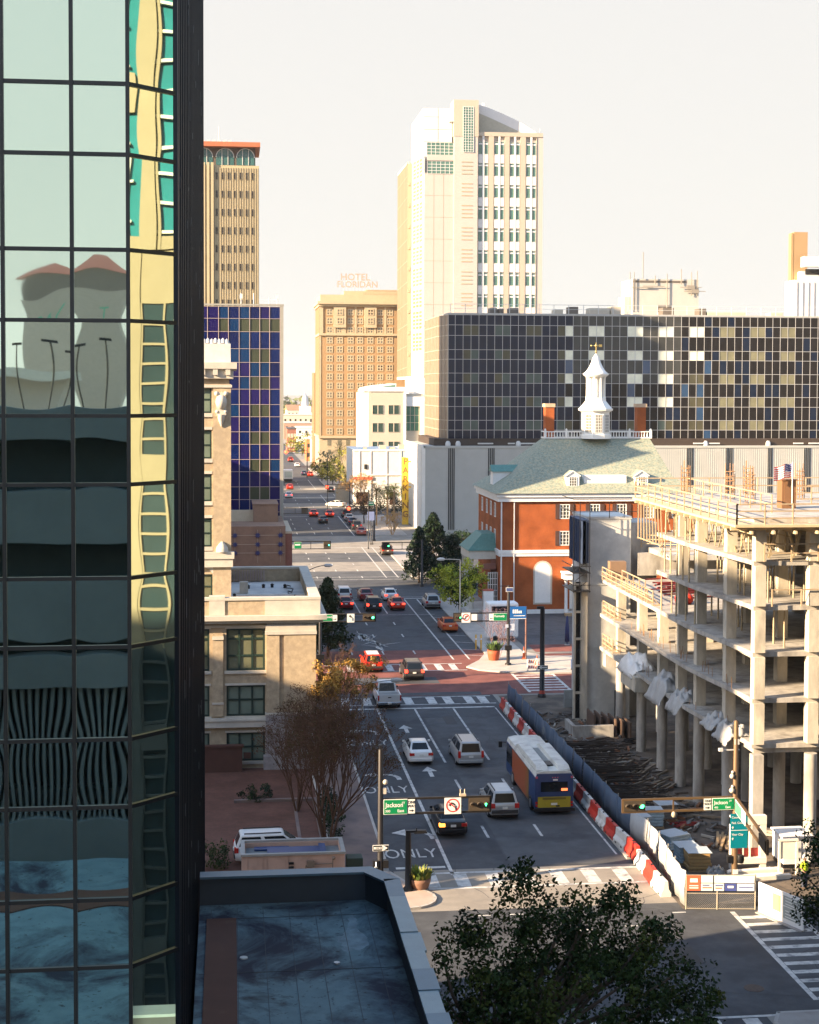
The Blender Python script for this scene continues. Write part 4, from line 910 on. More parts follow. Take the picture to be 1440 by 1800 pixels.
b = MB(); b.box(a.x,a.x+11,YP-.06,YP,zp-.7,zp-.3); b.box(a.x+5.2,a.x+8,YP-.06,YP-.003,zr+1.2,zr+2.6); b.build('louvre', RD, ph)

# yellow blade sign
ps = thing('parking_sign', 'tall yellow blade sign reading PARKING on the white garage corner', 'sign', (35,300,6))
YS = 300.0; sx0, sx1 = dp(707.5,850,YS).x, dp(718.5,850,YS).x; sz0, sz1 = dp(712,936,YS).z, dp(712,804,YS).z
YEL = mat('yellow sign face', (.80,.52,.03), .5, 0, .08, 1.5); 
b = MB(); b.box(sx0,sx1,YS,YS+.5,sz0,sz1); b.box(sx1,gx0+1,YS+.15,YS+.3,sz1-1,sz1-.7); b.box(sx1,gx0+1,YS+.15,YS+.3,sz1-6,sz1-5.7); b.build('sign_face', YEL, ps)
ht = (dp(712,804,YS).z-dp(712,912,YS).z)/7
for k, c in enumerate('PARKING'):
    tb = text_mb(c, 1.75, bold=.03); q = MB(); q.join(tb, Matrix.Translation(((sx0+sx1)/2,YS-.03,sz1-ht*(k+.5)))); q.build('letter', mat('brown letters', (.22,.09,.02), .6), ps)

# ---------------------------------------------------------------- low white commercial building
lw = thing('low_white_building', 'low white stuccoed commercial building with a red strip sign behind palms', 'building', (35,360,0))
YL = 347.0; lx0 = dp(622,850,YL).x; lx1 = dp(735,850,YL).x; zl = dp(622,793,YL).z
b = MB(); b.box(lx0,lx1+4,YL,YL+22,0,zl); b.box(lx0-.05,lx1+4,YL-.1,YL+22.1,zl,zl+.25); b.box(lx0+3,lx1+4,YL-.2,YL,7.0,7.25)
for x in (632,652,680,705): b.box(dp(x,830,YL).x-.12,dp(x,830,YL).x+.12,YL-.12,YL,0,zl)
b.build('wall', STU, lw)
b = MB(); p = dp(643,820,YL); b.box(p.x-.35,p.x+.35,YL-.14,YL-.1,p.z-.6,p.z+.5); b.build('window', DK, lw)
for x in (632,642,690):
    p = dp(x,865,YL); q = MB(); q.box(p.x-.7,p.x+.7,YL-.14,YL-.1,.4,3.2); q.build('door', mat('dark door', (.10,.05,.03), .5), lw)
b = MB(); p = dp(633,839,YL); b.box(p.x-1.6,p.x+2.8,YL-.3,YL-.2,p.z-.5,p.z+.15); b.build('strip_sign', mat('red strip', (.65,.10,.05), .6), lw)
b = MB()
for x, w_, h_ in ((642,.8,.5),(673,1.5,1.0),(706,1.3,1.1),(690,1.2,.5)): p = dp(x,790,YL+3); b.box(p.x-w_/2,p.x+w_/2,YL+3,YL+4.5,zl+.25,zl+.25+h_)
b.build('roof_units', RT, lw)
b = MB(); p = dp(603,838,YL+10); b.box(p.x-1.6,p.x+1.4,YL+10,YL+13,0,4.5); tag(b.build('beige_kiosk', mat('beige kiosk', (.45,.38,.28)), org=(p.x,YL+10,0)), 'small plain beige hut left of the low white building', 'hut')

# ---------------------------------------------------------------- white office with curved glass top
of = thing('white_office', 'white and cream office with paired windows and arched glass roof before the brick hotel', 'office building', (45,415,0))
YO = 400.0
def ox(x): return dp(x,700,YO).x
def oz(y): return dp(680,y,YO).z
CRM = mat('cream panels', (.52,.46,.36), .75, 0, .05, .4)
b = MB(); b.box(ox(648),ox(712),YO,YO+30,0,oz(688)); b.box(ox(712),ox(745),YO+1,YO+30,0,oz(692)); b.build('wall', CRM, of)
b = MB(); b.box(ox(638),ox(648),YO+.6,YO+20,0,oz(690)); b.box(ox(648),ox(716),YO-.25,YO+.3,oz(688),oz(680)); b.box(ox(712),ox(748),YO+.4,YO+1,oz(714),oz(697)); b.box(ox(710),ox(714),YO-.2,YO+1,0,oz(688)); b.box(ox(740),ox(752),YO-.1,YO+3,0,oz(704)); b.box(ox(735),ox(830),YO+8,YO+30,0,oz(663)); b.build('white_trim', WHITE, of)
P = [(ox(x),oz(y)) for x, y in ((640,688),(643,682),(655,679),(672,676.5),(697,674),(697,688))]
b = MB(); b.ring([[(x,YO+.5,z) for x, z in P],[(x,YO+20,z) for x, z in P]]); b.build('curved_roof', WHITE, of)
GRG = glass('green office glass', (.06,.17,.12), .1, .1)
P = [(ox(x),oz(y)) for x, y in ((650,686.5),(662,682),(676,678.8),(695,676.4),(695,686.5))]
b = MB(); b.face([(x,YO+.42,z) for x, z in P]); b.build('arched_glass', GRG, of)
ow = Kit((ox(674)-ox(655)),oz(712)-oz(728),CRM,glass('office window teal', (.035,.065,.055), .1, .1),2,1,.04,.22,.1)
for y in (728,759.5,792):
    for x in (664.5,692.5): ow.put(of, ox(x), YO-.003, oz(y))
q = Kit(ox(738)-ox(714.5),oz(712)-oz(758),CRM,GRG,3,3,.1,.1,.12,zs=[oz(730)-oz(758),oz(743)-oz(758)]); q.put(of, ox(726), YO+.97, oz(758))

# ---------------------------------------------------------------- tall white tower
wt = thing('white_tower', 'tall white and cream tower with green glass, a corner pylon and a sloping top', 'tower', (70,460,0))
YW = 440.0
def wx(x, Y=YW): return dp(x,500,Y).x
def wz(y, Y=YW): return dp(820,y,Y).z
CR2 = mat('pale cream panels', (.46,.415,.375), .75, 0, .04, .2); W2 = mat('bright white panels', (.66,.64,.62), .7, 0, .04, .2); TN2 = mat('buff panels', (.22,.165,.105), .75, 0, .05, .2)
GT = glass('tower green glass', (.075,.17,.14), .12, .08); 
zb = wz(662)
b = MB(); b.box(wx(745),wx(797),YW,YW+40,zb,wz(305)); b.box(wx(797),wx(953),YW+.8,YW+40,0,wz(238)); b.box(wx(797),wx(838.5),YW-.5,YW+4,0,wz(240)); b.box(wx(943),wx(953.5),YW+.2,YW+8,0,wz(236)); b.build('wall', CR2, wt)
b = MB(); b.box(wx(796),wx(839.5),YW-.6,YW+6,wz(240),wz(176)); b.build('pylon', mat('warm cream pylon', (.44,.375,.30), .75, 0, .05, .3), wt)
b = MB()
cols_w = [(840,857.5),(868,885.5),(895.5,913),(924,941.5)]
edges = [839]+[c for p in cols_w for c in p]+[943]
for k in range(0,len(edges),2): 
    if k: b.box(wx(edges[k])+.15,wx(edges[k+1])-.15,YW+.05,YW+.8,0,wz(238))
b.box(wx(839.5),wx(953),YW+.0,YW+.8,wz(238),wz(231)); b.build('piers', mat('warm cream pylon', ()), wt)
rows_w = (259,297,335,373.5,412.5,451,490,528)
wk = Kit(wx(857.3)-wx(840.2),wz(248)-wz(270.3),W2,GT,2,1,.05,.42,.12,zs=[(wz(248)-wz(270.3))*.82])
for y in rows_w:
    for a, c in cols_w: wk.put(wt, wx((a+c)/2), YW+.3, wz(y+11))
b = MB()
for y in rows_w:
    for a, c in cols_w: b.box(wx(a),wx(c),YW+.12,YW+.8,wz(y+26.5),wz(y+11.5))
for a, c in cols_w: b.box(wx((a+c)/2)-.3,wx((a+c)/2)+.3,YW+.06,YW+.119,0,wz(238))
b.build('white_spandrels', W2, wt)
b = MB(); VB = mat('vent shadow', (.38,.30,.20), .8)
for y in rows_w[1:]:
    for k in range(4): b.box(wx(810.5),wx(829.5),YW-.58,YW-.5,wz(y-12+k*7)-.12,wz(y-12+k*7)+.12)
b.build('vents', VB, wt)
pp = Kit(wx(831)-wx(812.5),wz(188)-wz(268),W2,GT,4,17,.12,.1,.1,name='pylon_window'); pp.put(wt, wx(821.7), YW-.6, wz(268))
P = [(wx(839.5),wz(238)),(wx(839.5),wz(178)),(wx(860),wz(184)),(wx(890),wz(196)),(wx(920),wz(210)),(wx(943),wz(224)),(wx(951),wz(235)),(wx(951),wz(238))]
b = MB(); b.ring([[(x,YW+3.5,z) for x, z in P],[(x,YW+30,z) for x, z in P]]); b.build('sloping_roof', W2, wt)
P = [(wx(840),wz(232)),(wx(840),wz(193)),(wx(865),wz(203)),(wx(890),wz(214)),(wx(912),wz(224)),(wx(925),wz(232))]
b = MB(); b.face([(x,YW+3.4,z) for x, z in P]); b.build('gable_panel', mat('shaded gable', (.40,.38,.31), .8), wt)  # wall under the vault, its shade put into the grey
b = MB(); b.box(wx(744),wx(795),YW+1.5,YW+30,wz(305),wz(190)); b.face([(wx(744),YW+1.5,wz(275)),(wx(744),YW+1.5,wz(200)),(wx(725,YW+14),YW+14,wz(215)),(wx(725,YW+14),YW+14,wz(275))])
b.ring([[(wx(789),YW-.3,wz(214)),(wx(797),YW-.3,wz(214)),(wx(797),YW-.3,wz(186))],[(wx(789),YW+4,wz(214)),(wx(797),YW+4,wz(214)),(wx(797),YW+4,wz(186))]])
b.build('upper_block', W2, wt)
bb = Kit(wx(797)-wx(750.5),wz(250)-wz(272.5),W2,GT,6,4,.06,.12,.1,name='band_window'); 
for y in (272.5,306.5): bb.put(wt, wx(774), YW-.003 if y > 300 else YW+1.48, wz(y))
b = MB(); b.box(wx(750),wx(797),YW-.1,YW+1.5,wz(283),wz(273)); b.build('band_ledge', CR2, wt)
b = MB()
for k in range(10): z = wz(306+k*38.3); b.box(wx(745),wx(797),YW-.03,YW,z-.05,z+.05)
for x in (762,779): b.box(wx(x)-.05,wx(x)+.05,YW-.025,YW,zb,wz(305))
for k in range(3): z = wz(205+k*22); b.box(wx(745),wx(795),YW+1.46,YW+1.5,z-.05,z+.05)
b.box(wx(770)-.05,wx(770)+.05,YW+1.45,YW+1.5,wz(250),wz(190)); b.build('panel_joints', mat('joint beige', (.34,.29,.22), .8), wt)
# chamfered corner with its ladder of green windows
c0 = Vector((wx(745),YW,0)); c1 = Vector((wx(724,YW+12),YW+12,0)); u = (c1-c0).normalized(); ln = (c1-c0).length
b = MB(); b.face([c1+Vector((0,0,zb)),c0+Vector((0,0,zb)),c0+Vector((0,0,wz(273))),c1+Vector((0,0,wz(273)))]); c2 = Vector((wx(716,YW+13),YW+13,0)); b.face([c2+Vector((0,0,zb)),c1+Vector((0,0,zb)),c1+Vector((0,0,wz(275))),c2+Vector((0,0,wz(275)))],1)
c3 = Vector((wx(698.5,YW+38),YW+38,0)); b.face([c3+Vector((0,0,zb)),c2+Vector((0,0,zb)),c2+Vector((0,0,wz(275))),c3+Vector((0,0,wz(280)))],2)
b.prism([tuple(c[:2]) for c in (c0,c1,c2,c3)]+[(wx(745),YW+38)], zb-.8, zb, 0); b.prism([tuple(c[:2]) for c in (c0,c1,c2,c3)]+[(wx(745),YW+38)], wz(279), wz(275), 0)
b.build('corner_walls', [W2,TN2,mat('tan side panels', (.175,.135,.088), .75, 0, .06, .2)], wt)
b = MB()
for k in range(10):
    z = wz(300+k*38.3); b.bar(c2+Vector((-.02,-.02,z)),c3+Vector((-.03,-.02,z-1.0)),.06,.12)
for t_ in (.3,.65): p = c2.lerp(c3,t_); b.box(p.x-.05,p.x-.0,p.y-.08,p.y+.08,zb,wz(282))
b.build('side_joints', mat('joint beige', ()), wt)
rz = math.atan2((c0-c1).y,(c0-c1).x)
kk = Kit(ln*.8,wz(352)-wz(385),W2,glass('yellow green glass', (.17,.21,.11), .12, .08),3,5,.1,.25,.1,name='corner_window')
for k in range(9): kk.put(wt, *( (c0+c1)/2+Vector((-.02,-.02,0)) ).xy, wz(310.5+k*38.3), rz)
b = MB()
for k in range(9): z = wz(318+k*38.3); p = c2.lerp(c1,.4); b.box(p.x-.35,p.x+.35,p.y-.35,p.y+.1,z,z+1.0)
b.build('small_vents', VB, wt)
b = MB(); 
for x in (848,851,949): p = dp(x,230,YW+5); b.tube((p.x,p.y,wz(228) if x > 900 else wz(182)),(p.x,p.y,(wz(218) if x > 900 else wz(174))),.1)
b.build('roof_aerials', LGREY, wt)

# ---------------------------------------------------------------- brick hotel
ho = thing('brick_hotel', 'tall orange brick hotel with cream trim and a pale red rooftop sign', 'hotel', (35,490,0))
YH = 480.0
def hx(x): return dp(x,650,YH).x
def hz(y): return dp(620,y,YH).z
HB = mat('hotel brick', (.33,.21,.105), .85, 0, .1, .8); HS = mat('hotel cream trim', (.42,.345,.23), .8, 0, .08, .5)
b = MB(); b.box(hx(562),hx(760),YH,YH+24,hz(768),hz(535)); b.build('wall', HB, ho)
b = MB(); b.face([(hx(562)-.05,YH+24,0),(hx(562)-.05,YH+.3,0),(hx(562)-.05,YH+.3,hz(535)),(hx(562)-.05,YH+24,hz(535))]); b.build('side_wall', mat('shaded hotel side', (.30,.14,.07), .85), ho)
b = MB(); b.box(hx(562)-.1,hx(760),YH-.15,YH+24,0,hz(768)); b.box(hx(560),hx(760),YH-.7,YH+24.5,hz(770),hz(766)); b.box(hx(560.5),hx(760),YH-.5,YH+24.4,hz(590),hz(586)); b.box(hx(558),hx(760),YH-1.6,YH+25,hz(535),hz(530)); b.box(hx(560),hx(760),YH-.8,YH+24.5,hz(539),hz(535)); b.box(hx(563),hx(760),YH+.2,YH+23,hz(530),hz(518)); b.box(hx(562),hx(568),YH-.25,YH,hz(588),hz(539)); b.box(hx(562),hx(564.5),YH-.12,YH,hz(766),hz(590))
for x in (588,602,606,625,642,659,677): b.box(hx(x)-.35,hx(x)+.35,YH-.2,YH,hz(586),hz(539))
for x in (597.3,651): b.box(hx(x)-1.9,hx(x)+1.9,YH-.7,YH,hz(576),hz(540))
b.box(hx(606),hx(760),YH+4,YH+16,hz(518),hz(510)); b.box(hx(645),hx(760),YH+5,YH+15,hz(510),hz(507)); b.build('stone_trim', HS, ho)
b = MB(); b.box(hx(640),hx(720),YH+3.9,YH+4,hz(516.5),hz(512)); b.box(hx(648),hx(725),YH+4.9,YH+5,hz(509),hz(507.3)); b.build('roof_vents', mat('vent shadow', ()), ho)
hk = Kit(1.95,2.05,HS,glass('hotel window', (.16,.15,.11), .1, .1),2,2,.28,.3,.1)
hd = mat('hotel dark window', (.05,.035,.03), .2)
rr = random.Random(4)
hy = [548.5,563.9,580]+[598+16*k for k in range(11)]
for y in hy:
    for x in (579.6,597.3,616.3,633,651,668.6,685.2):
        hk.put(ho, hx(x), YH-(.72 if x in (597.3,651) and y < 575 else .02), hz(y+6), gm=hd if rr.random() < .08 else None)
for x in (579,597,612): 
    q = MB(); q.box(hx(x)-.6,hx(x)+.6,YH-.2,YH-.16,hz(783),hz(773)); q.build('base_window', glass('hotel window', ()), ho)
    q = MB(); q.box(hx(x)-.5,hx(x)+.5,YH-.2,YH-.16,hz(798),hz(790)); q.build('base_window', glass('hotel window', ()), ho)
sg = MB(); sf = MB()
sg.join(text_mb('HOTEL', 3.0, bold=.06), Matrix.Translation((hx(627),YH+6,hz(485)))); sg.join(text_mb('FLORIDAN', 2.7, bold=.06), Matrix.Translation((hx(631),YH+6,hz(498))))
for k in range(9): sf.tube((hx(606+k*6),YH+6.2,hz(509)),(hx(606+k*6),YH+6.2,hz(482)),.05)
o = sf.build('sign_frame', mat('pale frame', (.6,.55,.5), .6), ho); sg.build('lettering', mat('pale red letters', (.60,.30,.25), .6), o)
an2 = thing('red_brick_annex', 'narrow red brick slab building at the left side of the hotel', 'building', (hx(556),520,0))
b = MB(); b.box(dp(553,700,515).x,dp(561,700,515).x,515,530,0,dp(556,655,515).z); b.build('wall', mat('annex red brick', (.34,.13,.06), .85, 0, .1, .5), an2); b = MB(); b.box(dp(553,700,515).x,dp(556,700,515).x,516,518,dp(556,655,515).z,dp(556,648,515).z); b.build('roof_tank', LGREY, an2)

# ---------------------------------------------------------------- white building at the right edge
fr = thing('white_block_with_tan_shaft', 'white building with a tan stair shaft and projecting white slab at the right edge', 'building', (150,400,0))
YR = 390.0
def rx(x): return dp(x,500,YR).x
def rz_(y): return dp(1410,y,YR).z
b = MB(); b.box(rx(1397),rx(1560),YR,YR+7,0,rz_(492)); b.box(rx(1412),rx(1560),YR+1,YR+6,rz_(492),rz_(476)); b.box(rx(1407),rx(1560),YR-3,YR-.1,rz_(470),rz_(452))
for k in range(6): b.box(rx(1400+k*10),rx(1401.5+k*10),YR-.2,YR,0,rz_(496))
b.build('wall', W2, fr)
b = MB(); b.box(rx(1405),rx(1429),YR+4,YR+6,rz_(492),rz_(405)); b.box(rx(1400),rx(1404),YR+4,YR+6,rz_(492),rz_(407)); b.box(rx(1404),rx(1405),YR+5,YR+6,rz_(492),rz_(406)); b.build('stair_shaft', mat('tan shaft', (.36,.23,.11), .8, 0, .08, .3), fr)
b = MB(); b.box(rx(1418),rx(1560),YR+.9,YR+1,rz_(482),rz_(472)); b.build('window_band', DK, fr)

# ---------------------------------------------------------------- small town beyond, at the end of the street
def simple_house(x0, x1, ytop, Y, name, label, wallm, roofm, gable=True, d=14, win=0, winm=None, ybase=None):
    a = dp(x0,750,Y).x; c = dp(x1,750,Y).x; z = dp((x0+x1)/2,ytop,Y).z
    t = thing(name, label, 'building', ((a+c)/2,Y,0)); b = MB(); zw = z*(.72 if gable else 1.0); b.box(a,c,Y,Y+d,0,zw); b.build('wall', wallm, t)
    b = MB()
    if gable: b.ring([[(a-.3,Y-.3,zw),(a-.3,Y+d+.3,zw),(a-.3,Y+d/2,z)],[(c+.3,Y-.3,zw),(c+.3,Y+d+.3,zw),(c+.3,Y+d/2,z)]])
    else: b.box(a-.2,c+.2,Y-.2,Y+d+.2,zw,zw+.4)
    b.build('roof', roofm, t)
    for k in range(win):
        for r in range(2):
            q = MB(); xx = a+(c-a)*(k+.5)/win; q.box(xx-.5,xx+.5,Y-.06,Y-.01,zw*(.2+.42*r),zw*(.38+.42*r)); q.build('window', winm or DK, t)
    return t
RTILE = mat('red tile roof', (.40,.17,.09), .85, 0, .2, .3)
simple_house(505,545,712,1150,'red_roofed_hall','long red roofed hall at the end of the street, left of the white steeple',mat('pale wall',(.6,.5,.4)),RTILE,True,40,6)
simple_house(546,566,715,1100,'red_roofed_house','small red roofed house right of the white steeple',mat('pale wall',()),RTILE,True,30,3)
simple_house(497,560,730,900,'cream_low_block','low cream block with dark openings below the red roofed hall',mat('cream wall',(.62,.52,.38)),mat('pale flat roof',(.55,.5,.42)),False,30,7)
simple_house(499,548,744,800,'brown_flat_block','low brown block with a pale flat roof behind the yellow trees',mat('rose wall',(.42,.24,.17)),mat('pale flat roof',()),False,30,5)
simple_house(505,521,754,640,'rowhouse','old red brick house with arched pale windows beside the street end',mat('old red brick',(.30,.12,.08),.85,0,.2,1),mat('dark roof',(.09,.08,.08)),False,16,3,mat('pale window',(.55,.47,.36)))
simple_house(522,555,752,760,'pale_shed','pale shed roof peeping over the yellow trees',mat('white shed',(.7,.66,.6)),mat('white shed roof',(.7,.68,.64)),False,20,3)
simple_house(539,546.5,772,560,'orange_brick_shop','narrow orange brick shop front beside the white wall',mat('orange shop brick',(.42,.15,.05)),mat('pale flat roof',()),False,14,1)
simple_house(546.5,556,770,555,'white_shop','plain white shop wall next to the orange brick shop',mat('white shop',(.74,.7,.64)),mat('pale flat roof',()),False,14,0)
st = thing('church_steeple', 'white church steeple rising over red roofs at the end of the street', 'steeple', (dp(537,700,1080).x,1080,0))
c_ = dp(537,700,1080); b = MB(); b.box(c_.x-4,c_.x+4,1080,1088,0,dp(537,714,1080).z); b.lathe([(2.6,dp(537,714,1080).z),(2.2,dp(537,700,1080).z),(.1,dp(537,690,1080).z)],(c_.x,1084,0),6); b.build('tower', W2, st)
# ---------------------------------------------------------------- unseen blocks added to the west, shaped to cast shade on the street
WB = mat('west block wall', (.33,.30,.26), .8, 0, .1, .3)
def block(name, label, x0, x1, y0, y1, z, m=WB):
    t = thing(name, label, 'office building', ((x0+x1)/2,(y0+y1)/2,0)); b = MB(); b.box(x0,x1,y0,y1,0,z); b.build('wall', m, t)
    b = MB(); b.box(x0-.3,x1+.3,y0-.3,y1+.3,z,z+.6); b.build('roof', m, t); b = MB(); k = 3.5
    while k < z-2: b.box(x1+.004,x1+.03,y0+1,y1-1,k,k+1.7); b.box(x0+1,x1-1,y1+.004,y1+.03,k,k+1.7); k += 3.6
    b.build('window_bands', DK, t)
block('west_shade_block','tall unseen shade block added west of Jackson Street, behind the glass tower',-76,-70,55.6,66.5,52.5)
block('west_shade_block','middle-height unseen shade block added west of the brick lot',-76,-70,66.6,80.8,45.5)
block('west_shade_block','lower unseen shade block added west of the brick lot, north of the tall one',-76,-70,81,88.5,33)
block('west_shade_block','lowest unseen shade block in the row added west of the brick lot',-76,-70,88.6,112,29)
block('garage_shade_block','tall unseen shade block added west of the parking garage',-62,-48,-30,8,46)
block('hidden_shade_block','unseen shade block added on the far side of the beige civic building',-60,-16,140,168,24)
block('hidden_shade_block','unseen shade block added in the next street row, hidden behind the tan tower',-60,2,284,322,20)
block('hidden_shade_block','unseen shade block added one street further back on the left side',-60,2,341,368,26)
block('hidden_shade_block','unseen shade block added two streets back on the left side',-60,2,405,440,22)
# ================================================================ BUILDING UNDER CONSTRUCTION
cs = thing('concrete_frame_building', 'unfinished concrete frame building with bare slabs, shores, guard rails and a tall core', 'building', (40,100,0))
LV = [6.4,9.05,11.75,14.45,17.05,19.55]; SX = 29.3; FYc = 84.9
def fl(z): return z
for k, z in enumerate(LV):
    b = MB(); y1 = 119.4 if k < 3 else (103.2 if k < 5 else 106)
    poly = [(SX,96.2),(SX+.15,93.5),(SX+.72,86.5),(SX+.72,FYc+.55),(62,FYc+.55),(62,y1),(SX+ (0 if k != 2 else .2),y1)]
    b.prism(poly, z-.27, z); 
    if k in (0,1,2): b.box(SX+.95,62,FYc+.9,y1-.3,z-.62,z-.27) if k == 0 else b.box(SX+.95,SX+1.4,FYc+1.5,y1-.3,z-.5,z-.27)
    b.build('floor_slab', CONCR, cs)
CY = [85.5,90.6,96.5,100.6,105.1,110.6,116.8]
CXs = [30.35,33.6,38.5,44,50]
LIT = mat('lit pale concrete', (.52,.47,.38), .8, 0, .25, 1.6, .2, 10, stain=(.36,.33,.27), sscale=1.0, sthr=.56, stretch=(1,1,.35))  # paler, warmer copy of the raw concrete with sunlight in its colour
for i, x in enumerate(CXs):
    for j, y in enumerate(CY):
        if i > 2 and j > 4: continue
        prev = 0
        for k, z in enumerate(LV[:(6 if j < 4 else 3)]):
            z1 = z-.27-( .35 if k == 0 else 0)
            if prev == 0 and not (j == 0 and i == 0):
                b = MB(); b.lathe([(.37,prev),(.37,z1)],(x,y,0),14); b.build('round_column', CONCR, cs)
            else:
                b = MB(); b.box(x-.32,x+.32,y-.32,y+.32,prev,z1); b.build('column', LIT if k else CONCR, cs)
            prev = z
b = MB(); b.box(28.75,32.35,121.6,127,0,16.4); b.box(28.7,32.4,121.55,127,16.4,16.6); b.box(28.7,32.4,121.55,121.6,11.0,11.08); b.box(28.7,32.4,121.55,121.6,5.9,5.98); b.build('stair_core', mat('shaded core concrete', (.54,.53,.49), .85, 0, .2, .8, .15, 8, stain=(.42,.415,.39), sscale=.45, sthr=.55), cs)
b = MB(); b.box(31.1,31.9,121.45,121.6,0,2.4); b.build('core_opening', DK, cs)
b = MB(); b.box(32.35,34.8,122.6,127,0,16.0); b.build('core_wall', CONCR, cs)
b = MB(); b.box(34,46,116,126,13.6,14.0); b.box(33,46,121.6,122,11.75,13.6); b.build('back_slab', CONCR, cs)
b = MB()
for k in range(9): b.box(28.05+k*.03,28.12+k*.03,120.3,121.5,12.9,16.3)
b.box(28.0,28.7,120.9,125,12.9,16.4)
for k in range(7): b.box(27.93,28.0,121.0+k*.6,121.12+k*.6,12.9,16.4); b.box(28.02+k*.1,28.07+k*.1,120.82,120.9,12.9,16.4)
b.build('blue_formwork', mat('dark blue formwork', (.03,.05,.10), .6, 0, .2, 3), cs)
b = MB(); rr = random.Random(8)
for z in (10.7,12.2,16.6,17.6): 
    b.box(27.3,28.7,120.2,124.5,z-.06,z) if z < 16 else None
    b.bar((27.3,120.2,z+.5),((28.7 if z < 16 else 32.6),120.2,z+.5),.05); b.bar((27.3,120.2,z+.5),(27.3,124.5,z+.5),.05)
for x in (27.3,27.8,28.6,30.2,31.4,32.5): b.bar((x,120.2,10.6 if x < 29.2 else 16.6),(x,120.2,17.9),.05)
for k in range(3): b.bar((27.4,120.25,10.7+k*.8),(28.4,120.25,11.5+k*.8),.04)
b.build('core_scaffold', BLACK, cs)
b = MB(); b.box(28.2,28.7,121.2,121.55,0,11.3); b.box(27.6,27.75,121.2,121.55,0,11.3)
for k in range(6): b.box(27.75,28.2,121.25,121.5,.0+k*2.2,.18+k*2.2)
b.build('access_tower', LIT, cs)
b = MB()
for k in range(11): b.bar((27.77,121.5,.3+k),(28.18,121.5,.95+k),.05)
b.box(27.75,28.2,121.6,121.64,0,11.3); b.build('access_ladders', BLACK, cs)
RAIL = mat('yellow timber rail', (.40,.30,.19), .75, 0, .25, 2)
def rail(p, q, z, n=None, h=1.05, dbl=3, name='guard_rail', m=RAIL, foot=True):
    b = MB(); p = Vector((*p,z)); q = Vector((*q,z)); L_ = (q-p).length; n = n or max(2,int(L_/1.7)); u = (q-p).normalized(); s_ = Vector((u.y,-u.x,0))
    for k in range(n+1):
        c = p.lerp(q,k/n); b.bar(c, c+Vector((0,0,h)), .075)
        if foot: b.bar(c+Vector((0,0,.05)), c-s_*.55+Vector((0,0,.05)), .09); b.bar(c+Vector((0,0,.55)), c-s_*.5+Vector((0,0,.06)), .06)
    for k in range(dbl): z_ = h*(k+1)/dbl-.03; b.bar(p+Vector((0,0,z_)), q+Vector((0,0,z_)), .04, .075)
    b.build(name, m, cs)
rail((SX+.12,119.2),(SX+.12,104.5),LV[2],10); rail((SX+.12,113),(SX+.12,106.5),LV[2]+.02,4,1.5); rail((SX+.2,119.2),(SX+.2,115.5),LV[1],3); rail((SX+.2,119.2),(SX+.2,116),LV[0],3); 
rr = random.Random(31)
rail((33.4,122.3),(46,116.2),14.0,9); rail((33.4,116.1),(46,116.1),14.0,8)
# timber forms and deck of the top level
FORM = mat('sunlit plywood', (.56,.44,.27), .8, 0, .15, 1.5)
b = MB(); b.box(SX-.9,60,FYc-.9,106.4,LV[5]-.42,LV[5]-.28)
y = FYc-.4
while y < 106: b.box(SX-1.0,SX+5,y,y+.12,LV[5]-.62,LV[5]-.43); y += 1.3
x = SX
while x < 60: b.box(x,x+.12,FYc-1.0,FYc+6,LV[5]-.80,LV[5]-.63); x += 1.3
y = FYc-.2
while y < 106: b.face([(SX-.9,y,LV[5]-.4),(SX-.9,y+.1,LV[5]-.4),(SX+.0,y+.1,LV[5]-1.1),(SX+.0,y,LV[5]-1.1)]); y += 1.3
b.build('deck_formwork', FORM, cs)
rail((SX-.75,106.2),(SX-.75,FYc-.7),LV[5]-.28,13,1.2,3,foot=False); rail((SX-.75,FYc-.7),(50,FYc-.7),LV[5]-.28,13,1.2,3,foot=False); rail((SX+3,106.2),(SX+3,FYc+4),LV[5],9,1.1,2,foot=False); rail((SX-.7,106.2),(50,106.2),LV[5],12,1.1,2,foot=False); rail((SX+6,95),(52,95),LV[5],9,1.2,3,foot=False)
rail((SX+1.2,FYc+.12),(45,FYc+.12),LV[4],9,1.05,2,foot=False); rail((31,FYc+.15),(45,FYc+.15),LV[3],8,1.0,1,foot=False)
SHORE = mat('steel shores', (.40,.33,.22), .6, .3, .2, 2); sh = []
rr = random.Random(17); k = 0
for lv in (2,3,4):
    z0, z1 = LV[lv], LV[lv+1]-.3-(.5 if lv == 4 else 0)
    ys = [86.9+1.55*i for i in range(11)]
    for y in ys:
        for x in ((SX+.25,SX+1.9,SX+4.4) if lv > 2 else (SX+.35,SX+2.9)):
            xx = x+rr.uniform(-.2,.2); yy = y+rr.uniform(-.3,.3)
            if lv == 2 and yy > 103 or yy < 95 and xx < SX+1.1: continue
            b = MB(); b.tube((xx,yy,z0),(xx,yy,z0+1.4),.06,.06,6); b.tube((xx,yy,z0+1.4),(xx,yy,z1),.045,.045,6); b.box(xx-.12,xx+.12,yy-.12,yy+.12,z1-.04,z1); b.build('shore', SHORE, cs); k += 1
b = MB()
for i in range(9):
    x = 31.4+i*1.5; b.bar((x,FYc+2,LV[4]),(x+.5,FYc+2,LV[5]-.8),.14); b.bar((x+.7,FYc+3.4,LV[4]),(x+.2,FYc+3.4,LV[5]-.8),.12); b.bar((x,FYc+2.5,LV[5]-.95),(x+1.5,FYc+2.5,LV[4]+1.2),.06)
for i in range(9): y = 88+i*2; b.bar((SX+1.2,y,LV[4]),(SX+1.2,y+1.4,LV[5]-.7),.06); b.bar((SX+1.2,y+1.4,LV[4]),(SX+1.2,y,LV[5]-.7),.06)
